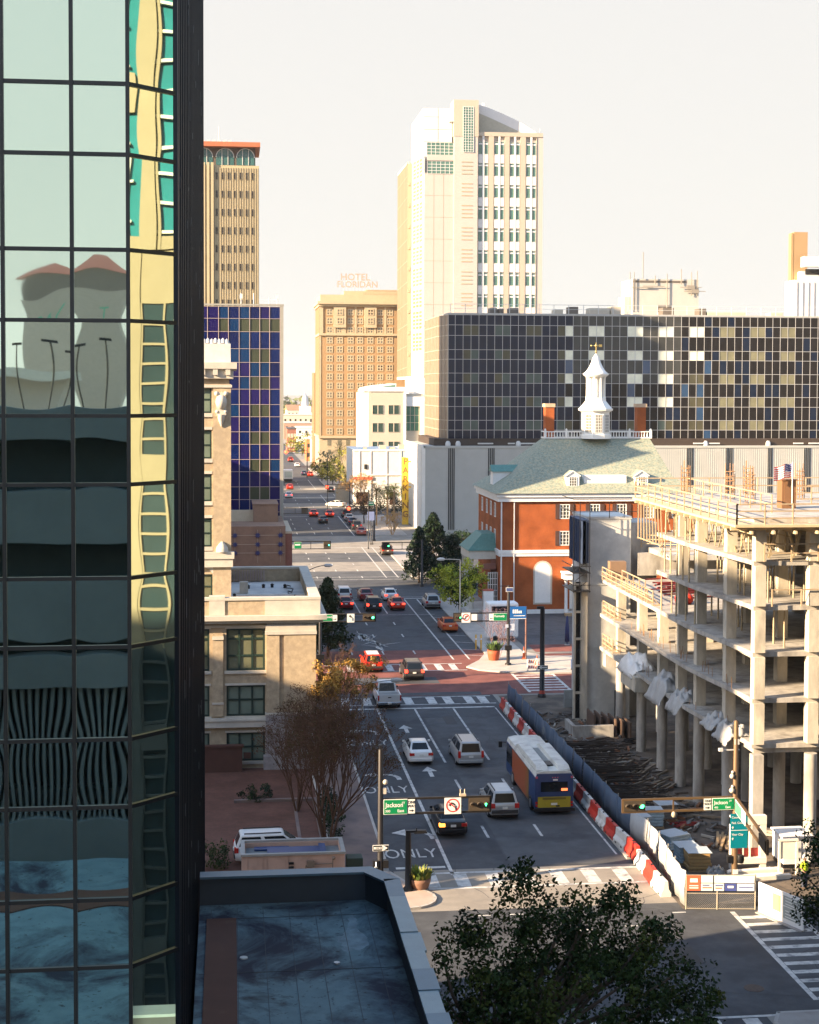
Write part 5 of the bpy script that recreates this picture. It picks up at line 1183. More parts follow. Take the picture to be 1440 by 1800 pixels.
b.bar((31,FYc+.4,LV[4]+1.9),(40,FYc+4,LV[4]+.8),.1); b.build('braces', SHORE, cs)
# rods under the far tip of the top deck
b = MB()
for i in range(9):
    y = 105.9-i*.7; b.bar((SX-.6+.02*i,y,LV[5]-3.2),(SX-.6,y,LV[5]-.4),.07)
b.bar((SX-.6,106,LV[5]-3.1),(SX-.6,100,LV[5]-3.1),.06); b.build('hanging_rods', RAIL, cs)
REB = mat('rust orange rebar', (.36,.20,.10), .8, .2, .2, 3)
for (x, y, n) in ((33.6,100.6,10),(33.6,96.5,10),(38.5,100.6,10),(38.5,90.6,10),(31.8,104.8,8),(36.2,104.5,8)):
    b = MB()
    for k in range(n):
        a = 2*math.pi*k/n; b.tube((x+.33*math.cos(a),y+.33*math.sin(a),LV[5]),(x+.33*math.cos(a),y+.33*math.sin(a),LV[5]+1.7+.35*((k*7)%3)),.024,.024,4)
    for k in range(6): 
        for i in range(8): a, c = 2*math.pi*i/8, 2*math.pi*(i+1)/8; b.bar((x+.35*math.cos(a),y+.35*math.sin(a),LV[5]+.25+k*.32),(x+.35*math.cos(c),y+.35*math.sin(c),LV[5]+.25+k*.32),.03)
    b.build('rebar_cage', REB, cs)
b = MB(); rr = random.Random(3)
for k in range(60): x, y = SX+.35+rr.uniform(0,.3), rr.uniform(88,120); z = LV[rr.choice((0,1))]; b.tube((x,y,z),(x+rr.uniform(-.1,.1),y+rr.uniform(-.1,.1),z+rr.uniform(.4,.9)),.018,.018,4)
b.build('rebar_starters', REB, cs)
def tarp(name, c, sx, sy, sz, seed, m, label, drop=None, cat='tarpaulin'):
    rnd = random.Random(seed); N = 22; P = []; F = []; ph = [rnd.uniform(0,6.28) for _ in range(6)]
    for j in range(N+1):
        for i in range(N+1):
            u, v = i/N-.5, j/N-.5; h = (1-min(1,(abs(u)*2)**3))*(1-min(1,(abs(v)*2)**3))
            z = sz*h*(.65+.35*math.sin(7*u+ph[0]+3*v)*math.cos(6*v+ph[1]))+.16*math.sin(17*u+ph[2])*math.sin(15*v+ph[3])*(h+.25)+.05*rnd.uniform(-1,1)
            if drop and u < -.22: z -= (abs(u)-.22)*drop
            P.append((c[0]+u*sx+.05*rnd.uniform(-1,1), c[1]+v*sy+.05*rnd.uniform(-1,1), c[2]+max(z,.02) if not drop else c[2]+z+.05))
    for j in range(N):
        for i in range(N): k = j*(N+1)+i; F.append((k,k+1,k+N+2,k+N+1))
    q = MB(); q.faces(P,F,0,True); o = q.build(name, m, org=c); s_ = o.modifiers.new('thick','SOLIDIFY'); s_.thickness = .02; return tag(o, label, cat)
TARP = mat('grey plastic sheeting', (.36,.36,.35), .45, 0, .2, 2)
tarp('tarpaulin',(SX+.55,102.4,LV[0]),2.2,3.6,1.0,1,TARP,'crumpled grey sheeting hanging over the first slab edge, the larger heap',3.6)
tarp('tarpaulin',(SX+.45,98.2,LV[0]),1.8,2.6,.7,2,TARP,'grey sheeting spilling over the first slab edge just nearer than the large heap',3.0)
tarp('tarpaulin',(SX+.5,88.4,LV[0]),1.7,2.6,.8,3,TARP,'crumpled sheeting by the front corner column on the first slab',1.8)
tarp('tarpaulin',(SX+.5,91.2,LV[0]),1.6,2.2,.6,4,TARP,'small sheeting heap behind the front corner column on the first slab',1.2)
tarp('tarpaulin',(SX+.6,110.5,LV[0]),2.0,4.4,1.2,5,mat('white plastic sheeting',(.72,.70,.66),.4),'bright white sheeting bulging on the far part of the first slab',2.0)
b = MB(); b.box(SX-.3,SX+1.2,107.4,111.6,LV[0]-1.35,LV[0]-.28); b.build('deep_beam', LIT, cs)
b = MB(); b.box(SX-.05,SX+.9,117.2,118.2,LV[0]-1.3,LV[0]-.28); b.build('beam_end', CONCR, cs)
# loose things on the slabs
def heap(name, c, n, L_, w_, m, label, cat, seed=1, spread=(.5,.5), ang=0.0, dz=.06):
    rnd = random.Random(seed); b = MB()
    for k in range(n):
        a = ang+rnd.gauss(0,.12); x, y = c[0]+rnd.uniform(-1,1)*spread[0], c[1]+rnd.uniform(-1,1)*spread[1]; l = L_*rnd.uniform(.6,1)/2; z = c[2]+.03+dz*rnd.random()*n*.12
        b.bar((x-l*math.cos(a),y-l*math.sin(a),z),(x+l*math.cos(a),y+l*math.sin(a),z+rnd.uniform(0,.08)),w_)
    return tag(b.build(name, m, org=c), label, cat)
REDST = mat('red oxide steel', (.26,.03,.025), .6, 0, .2, 2)
heap('steel_props_heap',(33.5,110.5,LV[2]),40,3.6,.09,REDST,'heap of dark red steel props on the open deck below the core','heap',3,(1.2,2.6),.3,.2)
b = MB(); rr = random.Random(6)
for k in range(5): b.ball((31.8+rr.uniform(-.7,.7),105.6+rr.uniform(-.8,.8),LV[2]+.35),rr.uniform(.25,.45))
tag(b.build('red_buckets', mat('bright red plastic', (.55,.04,.02), .5), org=(31.8,105.6,LV[2])), 'bright red tubs on the open deck beside the near frame', 'tubs')
b = MB(); b.box(29.9,31.2,118.6,119.4,LV[2]+.01,LV[2]+1.5); b.box(29.9,31.2,118.5,118.6,LV[2]+.01,LV[2]+.3); tag(b.build('plywood_box', mat('brown plywood', (.24,.15,.09), .8), org=(30.5,119,LV[2])), 'brown plywood box on the deck at the foot of the core', 'box')
p = dp(1387,892,92); b = MB(); b.box(p.x-.45,p.x+.45,92,92.9,LV[5]+.01,LV[5]+1.75); b.box(p.x-.5,p.x+.5,91.95,92.95,LV[5]+1.75,LV[5]+1.82); b.box(p.x-.3,p.x+.25,91.98,92,LV[5]+.3,LV[5]+1.5)
tag(b.build('site_cabinet', mat('brown cabinet', (.20,.10,.045), .7), org=(p.x,92,LV[5])), 'brown cabinet standing on the top deck under the flag', 'cabinet')
fx = p.x+.05; fy = 91.6; ft = thing('flag', 'stars and stripes flying from a short pole on the top deck', 'flag', (fx,fy,LV[5]))
b = MB(); b.tube((fx,fy,LV[5]),(fx,fy,dp(1385,812,fy).z),.03); b.build('pole', WHITE, ft)
zt = dp(1385,814,fy).z; FR, FW, FB = mat('flag red',(.6,.05,.05)), mat('flag white',(.8,.78,.75)), mat('flag blue',(.03,.04,.2)); b = MB()
for r in range(13):
    for i in range(12):
        if r < 7 and i < 5: mi = 2
        else: mi = 0 if r % 2 == 0 else 1
        f_ = lambda ii, rr_: (fx-ii*.1, fy+.12*math.sin(ii*.8), zt-rr_*.066-.30*(ii/12)**1.4-.04*math.sin(ii*.9))
        b.face([f_(i,r),f_(i+1,r),f_(i+1,r+1),f_(i,r+1)],mi)
for r in range(4):
    for i in range(4): x_, y_, z_ = fx-.08-i*.11, fy-.02+.12*math.sin((.8+i*1.1)*.8), zt-.06-r*.11-.02*i; b.box(x_-.02,x_+.02,y_-.012,y_-.008,z_-.02,z_+.02,1)
b.build('cloth',[FR,FW,FB],ft)
# ---------------------------------------------------------------- fence and barriers along the site
fpts = [(23.35,127.5)]+[(23.42+.02*k,124.5-3.0*k) for k in range(13)]+[(24.0,86.0),(23.95,83.4),(23.75,81.0),(23.5,78.8),(23.4,76.6)]
FAB = mat('shaded fence fabric', (.055,.085,.13), .7, 0, .12, 2, stretch=(6,6,.6))  # dark bluish copy of one grey fabric, shade painted in
fn = thing('site_fence', 'long screened fence, toned blue for shade, between the street and the building site', 'fence', (23.6,100,0))
for k, ((x0,y0),(x1,y1)) in enumerate(zip(fpts[:-1],fpts[1:])):
    b = MB(); N = 8; P = []; F = []
    for i in range(N+1):
        t = i/N; x = x0+(x1-x0)*t+.05*math.sin(t*9+k); y = y0+(y1-y0)*t; sag = .06*math.sin(math.pi*t)+.03*math.sin(7*t+k)
        P += [(x,y,.12),(x-.05,y,1.0),(x+.03,y,1.95-sag)]
    for i in range(N):
        for j in range(2): q = i*3+j; F.append((q,q+3,q+4,q+1))
    b.faces(P,F,0,True); o = b.build('fabric_panel', FAB if k < 13 else mat('sunlit fence fabric', (.36,.37,.37), .6, 0, .12, 2, stretch=(6,6,.6)), fn); s_ = o.modifiers.new('t','SOLIDIFY'); s_.thickness = .012  # last panels take a paler copy of the fabric, sunlight painted in
    b = MB(); b.tube((x0+.06,y0,0),(x0+.06,y0,2.08),.035,.035,6); b.build('post', STEEL, fn)
RP, WP = mat('red plastic barrier', (.50,.035,.02), .5, 0, .15, 2, stain=(.34,.04,.03), sscale=1.5, sthr=.6), mat('white plastic barrier', (.66,.63,.58), .5, 0, .1, 2, stain=(.45,.42,.38), sscale=1.3, sthr=.58)
bpts = [(22.72+.0*k,126.6-2.02*k) for k in range(19)]+[(22.8,88.2),(22.95,86.2),(23.0,84.2),(23.0,82.2),(22.9,80.3),(22.95,78.4)]
bo = {}
bl_ = ['red water-filled barrier in the row along the site fence','white water-filled barrier in the row along the site fence']
for k in range(len(bpts)-1):
    (x0,y0),(x1,y1) = bpts[k],bpts[k+1]; ci = k % 2; rz = math.atan2(y1-y0,x1-x0)
    if ci not in bo:
        t = thing('traffic_barrier', bl_[ci], 'barrier', ((x0+x1)/2,(y0+y1)/2,.15 if k < 22 else 0), 'red barriers along the kerb' if ci == 0 else 'white barriers along the kerb'); L_ = .96
        b = MB(); prof = [(-.28,0),(.28,0),(.28,.2),(.14,.42),(.10,.84),(-.10,.84),(-.14,.42),(-.28,.2)]
        b.ring([[(-L_,p[0],p[1]) for p in prof],[(L_,p[0],p[1]) for p in prof]]); o = b.build('body', RP if ci == 0 else WP, None); o.parent = t; o['label'] = ''; del o['label']
        b = MB()
        b.lathe([(.06,.84),(.06,.9)],(0,0,0),8); q = b.build('fill_cap', BLACK, None); q.parent = t
        for s_ in (-.5,.5): b = MB(); b.box(s_-.14,s_+.14,-.285,.285,.02,.12); q = b.build('fork_slot', BLACK, None); q.parent = t
        t.rotation_euler = (0,0,rz); bo[ci] = t
    else: dup(bo[ci], ((x0+x1)/2,(y0+y1)/2,.15 if y0 > 85.5 else .012), rz)
# chain link front with banners
cf = thing('chain_link_fence', 'low chain link fence with red, white and blue notice banners at the site corner', 'fence', (25,76.4,0))
b = MB(); A0, A1 = Vector((23.45,76.45,0)), Vector((27.0,76.0,0)); u = A1-A0
for t in (0,.45,1): p = A0+u*t; b.tube(p,p+Vector((0,0,1.85)),.035)
for z in (.05,.85,1.8): b.bar(A0+Vector((0,0,z)),A1+Vector((0,0,z)),.04)
b.build('frame', mat('warm galvanised', (.5,.44,.34), .5, .4), cf)
b = MB(); n = 34
for k in range(-8,n):
    for s_ in (0,1):
        a, c = k/n, (k+8)/n
        a_, c_ = max(0,a), min(1,c); za, zc = .05+(a_-a)/(8/n)*.8, .05+(c_-a)/(8/n)*.8
        if s_: za, zc = .9-za, .9-zc
        if c_ > a_: b.bar(A0+u*a_+Vector((0,0,za)),A0+u*c_+Vector((0,0,zc)),.012)
b.build('wire_mesh', STEEL, cf)
def banner(t0, t1, z0, z1, m, stripes=()):
    b = MB(); p, q = A0+u*t0+Vector((0,-.05,0)), A0+u*t1+Vector((0,-.05,0)); b.bar(p+Vector((0,0,(z0+z1)/2)),q+Vector((0,0,(z0+z1)/2)),.02,z1-z0); o = b.build('banner', m, cf)
    for (a, c, y0, y1, mm) in stripes:
        s_ = MB(); s_.bar(p.lerp(q,a)+Vector((0,-.015,z0+(z1-z0)*(y0+y1)/2)),p.lerp(q,c)+Vector((0,-.015,z0+(z1-z0)*(y0+y1)/2)),.012,(z1-z0)*(y1-y0)); s_.build('banner_print', mm, o)
ORR, NVB = mat('orange red banner', (.62,.13,.06), .6), mat('navy banner', (.05,.07,.25), .6)
banner(0,.2,1.0,1.8,ORR,[(.25,.8,.55,.8,SIGNW),(.2,.85,.15,.22,SIGNW),(.2,.85,.3,.36,SIGNW)]); banner(.21,.38,1.42,1.8,SIGNW); banner(.21,.38,1.0,1.38,SIGNW,[(.1,.9,.35,.5,ORR),(.1,.7,.7,.85,NVB)]); banner(.4,.98,1.42,1.8,SIGNW); banner(.4,.54,1.0,1.38,SIGNW,[(.1,.8,.3,.45,ORR),(.1,.9,.65,.8,NVB)]); banner(.55,.72,1.0,1.38,NVB,[(.25,.75,.4,.7,SIGNW)]); banner(.73,.98,1.0,1.38,mat('pale blue banner',(.45,.5,.62),.6),[(.1,.9,.45,.55,NVB)])
wb = thing('white_hoarding', 'sunlit white hoarding panels with grey printed pictures at the site corner', 'hoarding', (27.6,74.5,0))
h0, h1 = Vector((27.05,75.6,0)), Vector((28.3,72.6,0))
b = MB(); b.bar(h0+Vector((0,0,.8)),h1+Vector((0,0,.8)),.06,1.6); b.build('panel', WHITE, wb)
nh = Vector((-(h1-h0).y,(h1-h0).x,0)).normalized(); nh = nh if nh.x < 0 else -nh
for t0, t1, z0, z1, mm in ((.33,.5,.5,1.35,mat('olive print',(.32,.30,.16))),(.56,.95,.95,1.45,mat('grey print',(.35,.38,.36))),(.56,.95,.3,.9,mat('grey print',()))):
    q = MB(); q.bar(h0.lerp(h1,t0)+nh*.04+Vector((0,0,(z0+z1)/2)),h0.lerp(h1,t1)+nh*.04+Vector((0,0,(z0+z1)/2)),.012,z1-z0); o = q.build('printed_sheet', mm, wb)
    if mm.name == 'grey print':
        s_ = MB()
        for k in range(3): s_.bar(h0.lerp(h1,t0+.05)+nh*.05+Vector((0,0,z0+.1+k*.15)),h0.lerp(h1,t1-.08)+nh*.05+Vector((0,0,z0+.1+k*.15)),.006,.045)
        s_.build('print_lines', SIGNW, o)
b = MB(); b.bar(h0,h1,.5,.12); b.build('foot', CONC, wb)
# ---------------------------------------------------------------- materials lying on the site
BWRAP = mat('pale blue wrapping', (.33,.43,.50), .4, 0, .25, 4, .4, 5)
def pallet(name, p, sx, sy, sz, m, label, base=True, rz=.1):
    t = thing(name, label, 'pallet', (p[0],p[1],.01)); t.rotation_euler = (0,0,rz)
    b = MB()
    for k in range(3): b.box(-sx/2,sx/2,-sy/2+k*(sy-.1)/2,-sy/2+.1+k*(sy-.1)/2,0,.09)
    for k in range(5): b.box(-sx/2+k*(sx-.14)/4,-sx/2+.14+k*(sx-.14)/4,-sy/2,sy/2,.09,.12)
    o = b.build('pallet_base', WOOD, None); o.parent = t
    b = MB(); n = 5; rnd = random.Random(int(p[0]*100))
    for k in range(n): d = rnd.uniform(-.04,.04); b.box(-sx/2+d+.02,sx/2+d-.02,-sy/2+.02,sy/2-.02,.125+sz*k/n,.12+sz*(k+1)/n)
    o = b.build('wrapped_load', m, None, bevel=.04); o.parent = t
    b = MB(); b.box(-sx/2-.03,sx/2+.03,-sy/2-.03,sy/2+.03,.12+sz,.15+sz); o = b.build('top_sheet', mat('clear film',(.5,.56,.6),.3), None); o.parent = t
    return t
g1 = gp(1118,1462); pallet('wrapped_pallet',g1,1.5,1.3,.9,BWRAP,'pale blue wrapped pallet just inside the fence, the left of a pair')
g1 = gp(1146,1452); pallet('wrapped_pallet',g1,1.3,1.3,.9,BWRAP,'pale blue wrapped pallet just inside the fence, the right of a pair',rz=-.1)
g1 = gp(1182,1492); pallet('wrapped_pallet',g1,1.4,1.3,.8,BWRAP,'blue wrapped bundle half way between the pallet pair and the tan crate',rz=.4)
g1 = gp(1206,1516); pallet('wrapped_pallet',g1,1.2,1.2,.9,BWRAP,'blue wrapped pallet standing right behind the tan crate',rz=.05)
g1 = gp(1226,1528); pallet('tan_crate',g1,1.3,1.2,.95,mat('tan cardboard',(.40,.25,.10),.8),'tan crate on a pallet behind the chain link fence',rz=-.05)
g1 = gp(1170,1440); pallet('block_pallet',g1,1.2,1.1,.9,mat('grey blocks',(.2,.19,.18),.9),'pallet of dull grey blocks behind the blue pallets',rz=.1)
tarp('tarpaulin',tuple(gp(1196,1478)),1.6,1.4,.55,9,BWRAP,'loose blue sheeting heaped beside the wrapped bundles on the site ground')
tarp('tarpaulin',tuple(gp(1258,1535)),1.0,.8,.4,12,TARP,'small heap of grey sheeting right of the tan crate')
heap('rebar_mats',(25.9,104.5,.02),120,5.2,.05,mat('dark rebar',(.05,.038,.03),.8,.3),'broad mat of dark reinforcing bars on the ground behind the fence','rebar',5,(1.1,8),.05,.03)
heap('rebar_mats',(26.4,96,.02),70,4.2,.045,mat('dark rebar',()),'second bed of dark bars nearer the wrapped pallets','rebar',6,(1.2,3.4),.1,.03)
heap('timber_pile',(28.6,103.5,.02),26,3.4,.11,mat('grey timber',(.22,.17,.12),.85),'scattered grey timbers in front of the round columns','timber',7,(1.1,4.5),.9,.05)
heap('timber_pile',(28.4,95.2,.02),20,3.2,.11,mat('grey timber',()),'loose timbers lying in front of the middle round columns','timber',8,(1.0,2.6),-.5,.05)
heap('timber_pile',(27.9,111.5,.02),22,2.6,.12,mat('dark timber',(.09,.065,.05),.85),'dark timbers strewn near the far round columns','timber',9,(1.2,3),.4,.05)
heap('plank_stack',(29.2,87.6,.02),12,2.6,.14,WOOD,'warm planks stacked beside the front corner column','planks',10,(.5,1.2),1.2,.08)
heap('plank_stack',(33.6,88.3,.02),14,3.2,.14,mat('pale planks',(.42,.35,.27),.8),'pale beams leaning low under the building at the right','planks',11,(.6,.8),2.4,.1)
heap('red_bars',(27.9,91.3,.02),9,1.7,.07,REDST,'short red bars lying behind the teal sign','bars',12,(.5,.4),.2,.08)
heap('cut_offs',(27.2,117.2,.02),30,1.0,.1,mat('mixed scraps',(.16,.15,.14),.85),'scraps and cut-offs heaped at the foot of the core','scraps',13,(1.4,1.6),.7,.04)
heap('bar_ends',(30.5,113.3,.02),24,.9,.08,BLACK,'black tangled bar ends by the first round column','scraps',14,(.7,.6),.5,.08)
rr = random.Random(91); b = MB(); SCR = [mat('pale scrap',(.36,.33,.28),.85),mat('mixed scraps',()),mat('dark timber',()),mat('rust scrap',(.22,.10,.05),.85)]
for k in range(420):
    x, y = rr.uniform(24.6,30.2), rr.uniform(86,124); l = rr.uniform(.15,.9); a = rr.uniform(0,3.14); w0 = rr.uniform(.04,.16); z = .03+w0/2
    b.bar((x-l/2*math.cos(a),y-l/2*math.sin(a),z),(x+l/2*math.cos(a),y+l/2*math.sin(a),z+rr.uniform(0,.1)),w0,None,rr.choice((0,1,1,2,2,3)))
o = b.build('site_debris', SCR); o['kind'] = 'stuff'
for k, (x, y, w_) in enumerate(((1010,1240,1.0),(1022,1238,.9),(1034,1237,.8))):
    g1 = gp(x-8,y+4); b = MB(); b.box(g1.x-w_/2,g1.x+w_/2,g1.y,g1.y+.12,.02,1.5); b.box(g1.x-w_/2,g1.x+w_/2,g1.y-.04,g1.y,.7,.8)
    tag(b.build('grey_panel', mat('grey form panel',(.30,.31,.30),.7), org=(g1.x,g1.y,0)), ['leftmost grey form panel leaning behind the far end of the fence','middle grey form panel behind the far end of the fence','grey form panel nearest the core behind the far end of the fence'][k], 'panel')
g1 = gp(1070,1282); b = MB()
for k in range(6): b.box(g1.x-1.4+k*.42,g1.x-1.28+k*.42,g1.y-.9-k*.6,g1.y+1.6-k*.6,.02,1.35)
tag(b.build('formwork_rack', mat('brown form boards',(.12,.075,.05),.8), org=(g1.x,g1.y,0)), 'rack of brown form boards standing upright beyond the fence', 'formwork')
g1 = gp(1012,1298); b = MB(); b.box(g1.x-.2,g1.x+3.0,g1.y,g1.y+.3,.02,.95); b.box(g1.x-.2,g1.x+.1,g1.y+.3,g1.y+3,.02,.9); tag(b.build('low_concrete_wall', CONCR, org=(g1.x,g1.y,0)), 'low cast concrete wall on the site behind the rebar mats', 'wall')
g1 = gp(1046,1262); b = MB(); b.faces([(g1.x-.3,g1.y,.02),(g1.x+.3,g1.y,.02),(g1.x+.55,g1.y+.5,1.7),(g1.x-.05,g1.y+.5,1.7),(g1.x-.3,g1.y+.06,.02),(g1.x+.3,g1.y+.06,.02),(g1.x+.55,g1.y+.56,1.7),(g1.x-.05,g1.y+.56,1.7)],[(0,1,2,3),(7,6,5,4),(0,4,5,1),(1,5,6,2),(2,6,7,3),(3,7,4,0)])
tag(b.build('leaning_board', mat('orange board',(.42,.20,.08),.8), org=(g1.x,g1.y,0)), 'orange brown board leaning against the corner of the core', 'board')
WF = mat('whitewashed timber', (.70,.66,.58), .7, 0, .08, 2)
fr_ = thing('timber_portal', 'white painted open frame standing by the front corner column', 'frame', (28.6,83,0))
b = MB(); 
for x in (27.9,29.6): b.box(x,x+.35,82.6,82.95,0,2.9)
b.box(27.9,29.95,82.58,82.95,2.5,3.0); b.box(27.9,29.95,82.55,82.98,.3,.62); b.box(28.6,28.68,82.7,82.8,.62,2.5); b.box(29.0,29.08,82.7,82.8,.62,2.5); b.build('timber_posts', WF, fr_)
b = MB(); b.box(28.3,29.55,82.85,82.93,.65,1.1); b.build('red_board', mat('red board',(.40,.05,.04),.7), fr_)
heap('white_beams',(29.0,81.2,.02),7,3.0,.26,WF,'whitewashed beams lying in the sun before the white frame','beams',15,(.4,.8),.05,.03)
gn = thing('site_generator', 'white boxy generator standing in the sun at the right edge of the site', 'generator', (31.6,83.2,0))
b = MB(); b.box(30.9,32.5,82.4,84.2,.25,1.75); b.box(30.8,32.6,82.3,84.3,1.75,1.85); b.build('housing', WHITE, gn); b = MB(); b.box(30.9,32.5,82.45,84.1,.02,.25); b.build('skid', BLACK, gn); b = MB(); b.box(31.1,31.9,82.36,82.4,.6,1.5); b.build('louvre', LGREY, gn)
b = MB(); b.box(30.2,30.32,81.3,81.42,0,2.0); b.box(31.2,31.32,81.3,81.42,0,2.0); b.box(30.2,31.32,81.28,81.44,1.9,2.02); b.box(30.3,31.2,81.34,81.38,.9,1.9); tag(b.build('notice_board', WF, org=(30.7,81.4,0)), 'white notice board on two posts beside the generator', 'board')
b = MB(); b.box(33.0,34.2,82.0,82.2,.9,2.5); b.box(33.0,33.1,82.0,82.2,0,.9); b.box(34.1,34.2,82.0,82.2,0,.9); q = tag(b.build('dark_billboard', mat('dark purple board',(.10,.05,.07),.6), org=(33.6,82,0)), 'dark purple board with a white ring and an orange strip at the right edge', 'sign')
b = MB(); b.lathe([(.34,0),(.34,.01)],(0,0,0),16); b2 = MB(); b2.join(b, Matrix.Translation((33.55,81.97,1.5)) @ Matrix.Rotation(math.pi/2,4,'X')); b3 = MB(); b3.lathe([(.24,0),(.24,.02)],(0,0,0),16); b2.m = [0]*len(b2.f); n0 = len(b2.f); b2.join(b3, Matrix.Translation((33.55,81.975,1.5)) @ Matrix.Rotation(math.pi/2,4,'X')); b2.m = [0]*n0+[1]*(len(b2.f)-n0); b2.box(33.0,34.2,81.95,82.0,2.2,2.5,2); b2.build('printed_ring',[SIGNW,mat('dark purple board',()),ORR],q)
# ================================================================ VEHICLES
def paint(name, col, metal=.0, rough=.3): return mat('paint '+name, col, rough, metal, .05, .8, coat=.15, spec=.3)
def car(kind, col, x, y, label, cat='car', rz=0.0, lit=False, ind=0, group=None, name=None, rails=False, topcol=None):
    t = thing(name or {'sedan':'sedan','suv':'suv','van':'minivan','truck':'pickup_truck'}[kind], label, cat, (x,y,.012), group); t.rotation_euler = (0,0,rz)
    ORG[t.name] = Vector((0,0,0))
    if kind == 'sedan':
        st = [(-2.40,.40,.72,.74,.66),(-2.34,.30,.98,.86,.74),(-1.85,.22,1.04,.91,.79),(-.9,.2,.98,.92,.83),(.9,.2,.95,.92,.83),(1.7,.22,.88,.91,.77),(2.22,.26,.76,.86,.70),(2.4,.38,.62,.74,.60)]
        gh = (-1.78,1.30,.76,.98,-1.02,.28,.58,1.45); wr, wy = .33, (-1.42,1.45)
    elif kind == 'suv':
        st = [(-2.32,.45,.9,.82,.78),(-2.28,.34,1.06,.90,.82),(-1.6,.26,1.08,.94,.86),(0,.25,1.04,.94,.86),(1.1,.25,1.04,.94,.86),(1.7,.27,1.0,.93,.82),(2.2,.3,.9,.88,.74),(2.34,.45,.74,.78,.66)]
        gh = (-2.26,1.30,.82,1.04,-1.98,.42,.66,1.72); wr, wy = .37, (-1.38,1.42)
    elif kind == 'van':
        st = [(-2.55,.42,.9,.84,.80),(-2.5,.32,1.06,.93,.84),(-1.7,.24,1.06,.97,.88),(0,.23,1.02,.97,.88),(1.3,.23,1.0,.97,.88),(1.9,.25,.94,.94,.82),(2.4,.28,.82,.88,.74),(2.56,.42,.68,.76,.64)]
        gh = (-2.48,1.75,.84,1.03,-2.24,.55,.70,1.78); wr, wy = .35, (-1.5,1.55)
    else:
        st = [(-.70,.32,1.06,.98,.92),(.2,.32,1.06,.99,.92),(1.4,.32,1.08,.99,.92),(1.7,.34,1.1,.98,.90),(2.5,.36,1.04,.95,.86),(2.85,.48,.92,.86,.78)]
        gh = (-.66,1.70,.86,1.06,-.42,.85,.72,1.90); wr, wy = .42, (-1.75,1.95)
    bm = []
    for (yy,zb,zt,hb,ht) in st:
        zm = zb+(zt-zb)*.55
        bm.append([(-hb*.93,yy,zb),(-hb,yy,zb+.14),(-hb,yy,zm),(-ht,yy,zt-.03),(-ht+.08,yy,zt),(ht-.08,yy,zt),(ht,yy,zt-.03),(hb,yy,zm),(hb,yy,zb+.14),(hb*.93,yy,zb)])
    b = MB(); b.ring(bm, 0, True)
    b0,b1,hb,zb,r0,r1,hr,zr = gh
    B = [(-hb,b0,zb),(hb,b0,zb),(hb,b1,zb),(-hb,b1,zb)]; R = [(-hr,r0,zr-.04),(hr,r0,zr-.04),(hr,r1,zr-.04),(-hr,r1,zr-.04)]; Tt = [(-hr+.1,r0+.14,zr),(hr-.1,r0+.14,zr),(hr-.1,r1-.2,zr),(-hr+.1,r1-.2,zr)]
    g2 = MB(); g2.ring([B,R,Tt], 0, False); b.join(g2)
    if kind == 'truck':
        b.box(-.98,-.88,-2.85,-.66,.75,1.28); b.box(.88,.98,-2.85,-.66,.75,1.28); b.box(-.88,.88,-2.85,-.74,.70,.80); b.box(-.98,.98,-2.85,-.7,.45,.75)
    body = b.build('body', col, t, bevel=.035)
    if kind == 'truck':
        q = MB(); q.box(-.87,.87,-2.93,-2.855,.62,1.27); q.build('tailgate', col, t, bevel=.02); q = MB(); q.box(-.14,.14,-2.945,-2.932,1.0,1.08); q.build('tailgate_handle', BLACK, t)
        q = MB(); q.box(-.86,.86,-2.8,-.76,.805,.83); q.build('bed_liner', mat('bed liner',(.10,.12,.14),.7), t)
    if topcol:
        q = MB(); q.face([(p[0]*1.0,p[1],p[2]+.006) for p in Tt]); q.build('roof_panel', topcol, t)
    # glazing: panes a few millimetres proud of the cabin
    def pane(name, a, c, d, e, m0=.1, m1=.08, off=.012):
        a, c, d, e = map(Vector, (a,c,d,e)); n = (c-a).cross(e-a).normalized()*off
        def bl(u,v): return (a.lerp(c,u)).lerp(e.lerp(d,u),v)+n
        q = MB(); q.face([bl(m0,m1),bl(1-m0,m1),bl(1-m0,1-m1),bl(m0,1-m1)]); q.build(name, CARGLASS, t)
    pane('rear_window', B[0],B[1],R[1],R[0], .09, .1); pane('windscreen', B[2],B[3],R[3],R[2], .07, .08)
    def lerp3(a, c, u): return tuple(Vector(a).lerp(Vector(c),u))
    for (p0,p1,q1,q0) in ((B[1],B[2],R[2],R[1]),(B[3],B[0],R[0],R[3])):
        for (u0,u1) in ((.02,.47),(.5,.98)): pane('side_window', lerp3(p0,p1,u0),lerp3(p0,p1,u1),lerp3(q0,q1,u1),lerp3(q0,q1,u0), .05, .12)
    ya = st[0][0] if kind != 'truck' else -2.86
    TL = TAILON if lit else TAIL; hw = st[0][3]
    for s_ in (-1,1):
        mm = TL if not (ind == s_) else AMBER
        q = MB()
        if kind == 'sedan': q.box(s_*.84,s_*.50,ya-.02,ya+.22,.74,.92)
        elif kind == 'truck': q.box(s_*.985,s_*.87,ya-.06,ya+.1,.78,1.2)
        elif kind == 'suv': q.box(s_*.90,s_*.62,ya-.025,ya+.2,.78,1.06)
        else: q.box(s_*.92,s_*.74,ya-.02,ya+.2,.72,1.18)
        q.build('tail_lamp', mm, t)
    yb = ya-.06 if kind != 'truck' else ya-.18
    q = MB(); z0 = .36 if kind in ('sedan','van') else .45; q.box(-hw-.02,hw+.02,yb,ya+.06 if kind != 'truck' else ya-.07,z0,z0+.22); q.build('rear_bumper', CHROME if kind == 'truck' else (mat('dark trim',(.03,.03,.032),.6) if kind == 'suv' else col), t, bevel=.03)
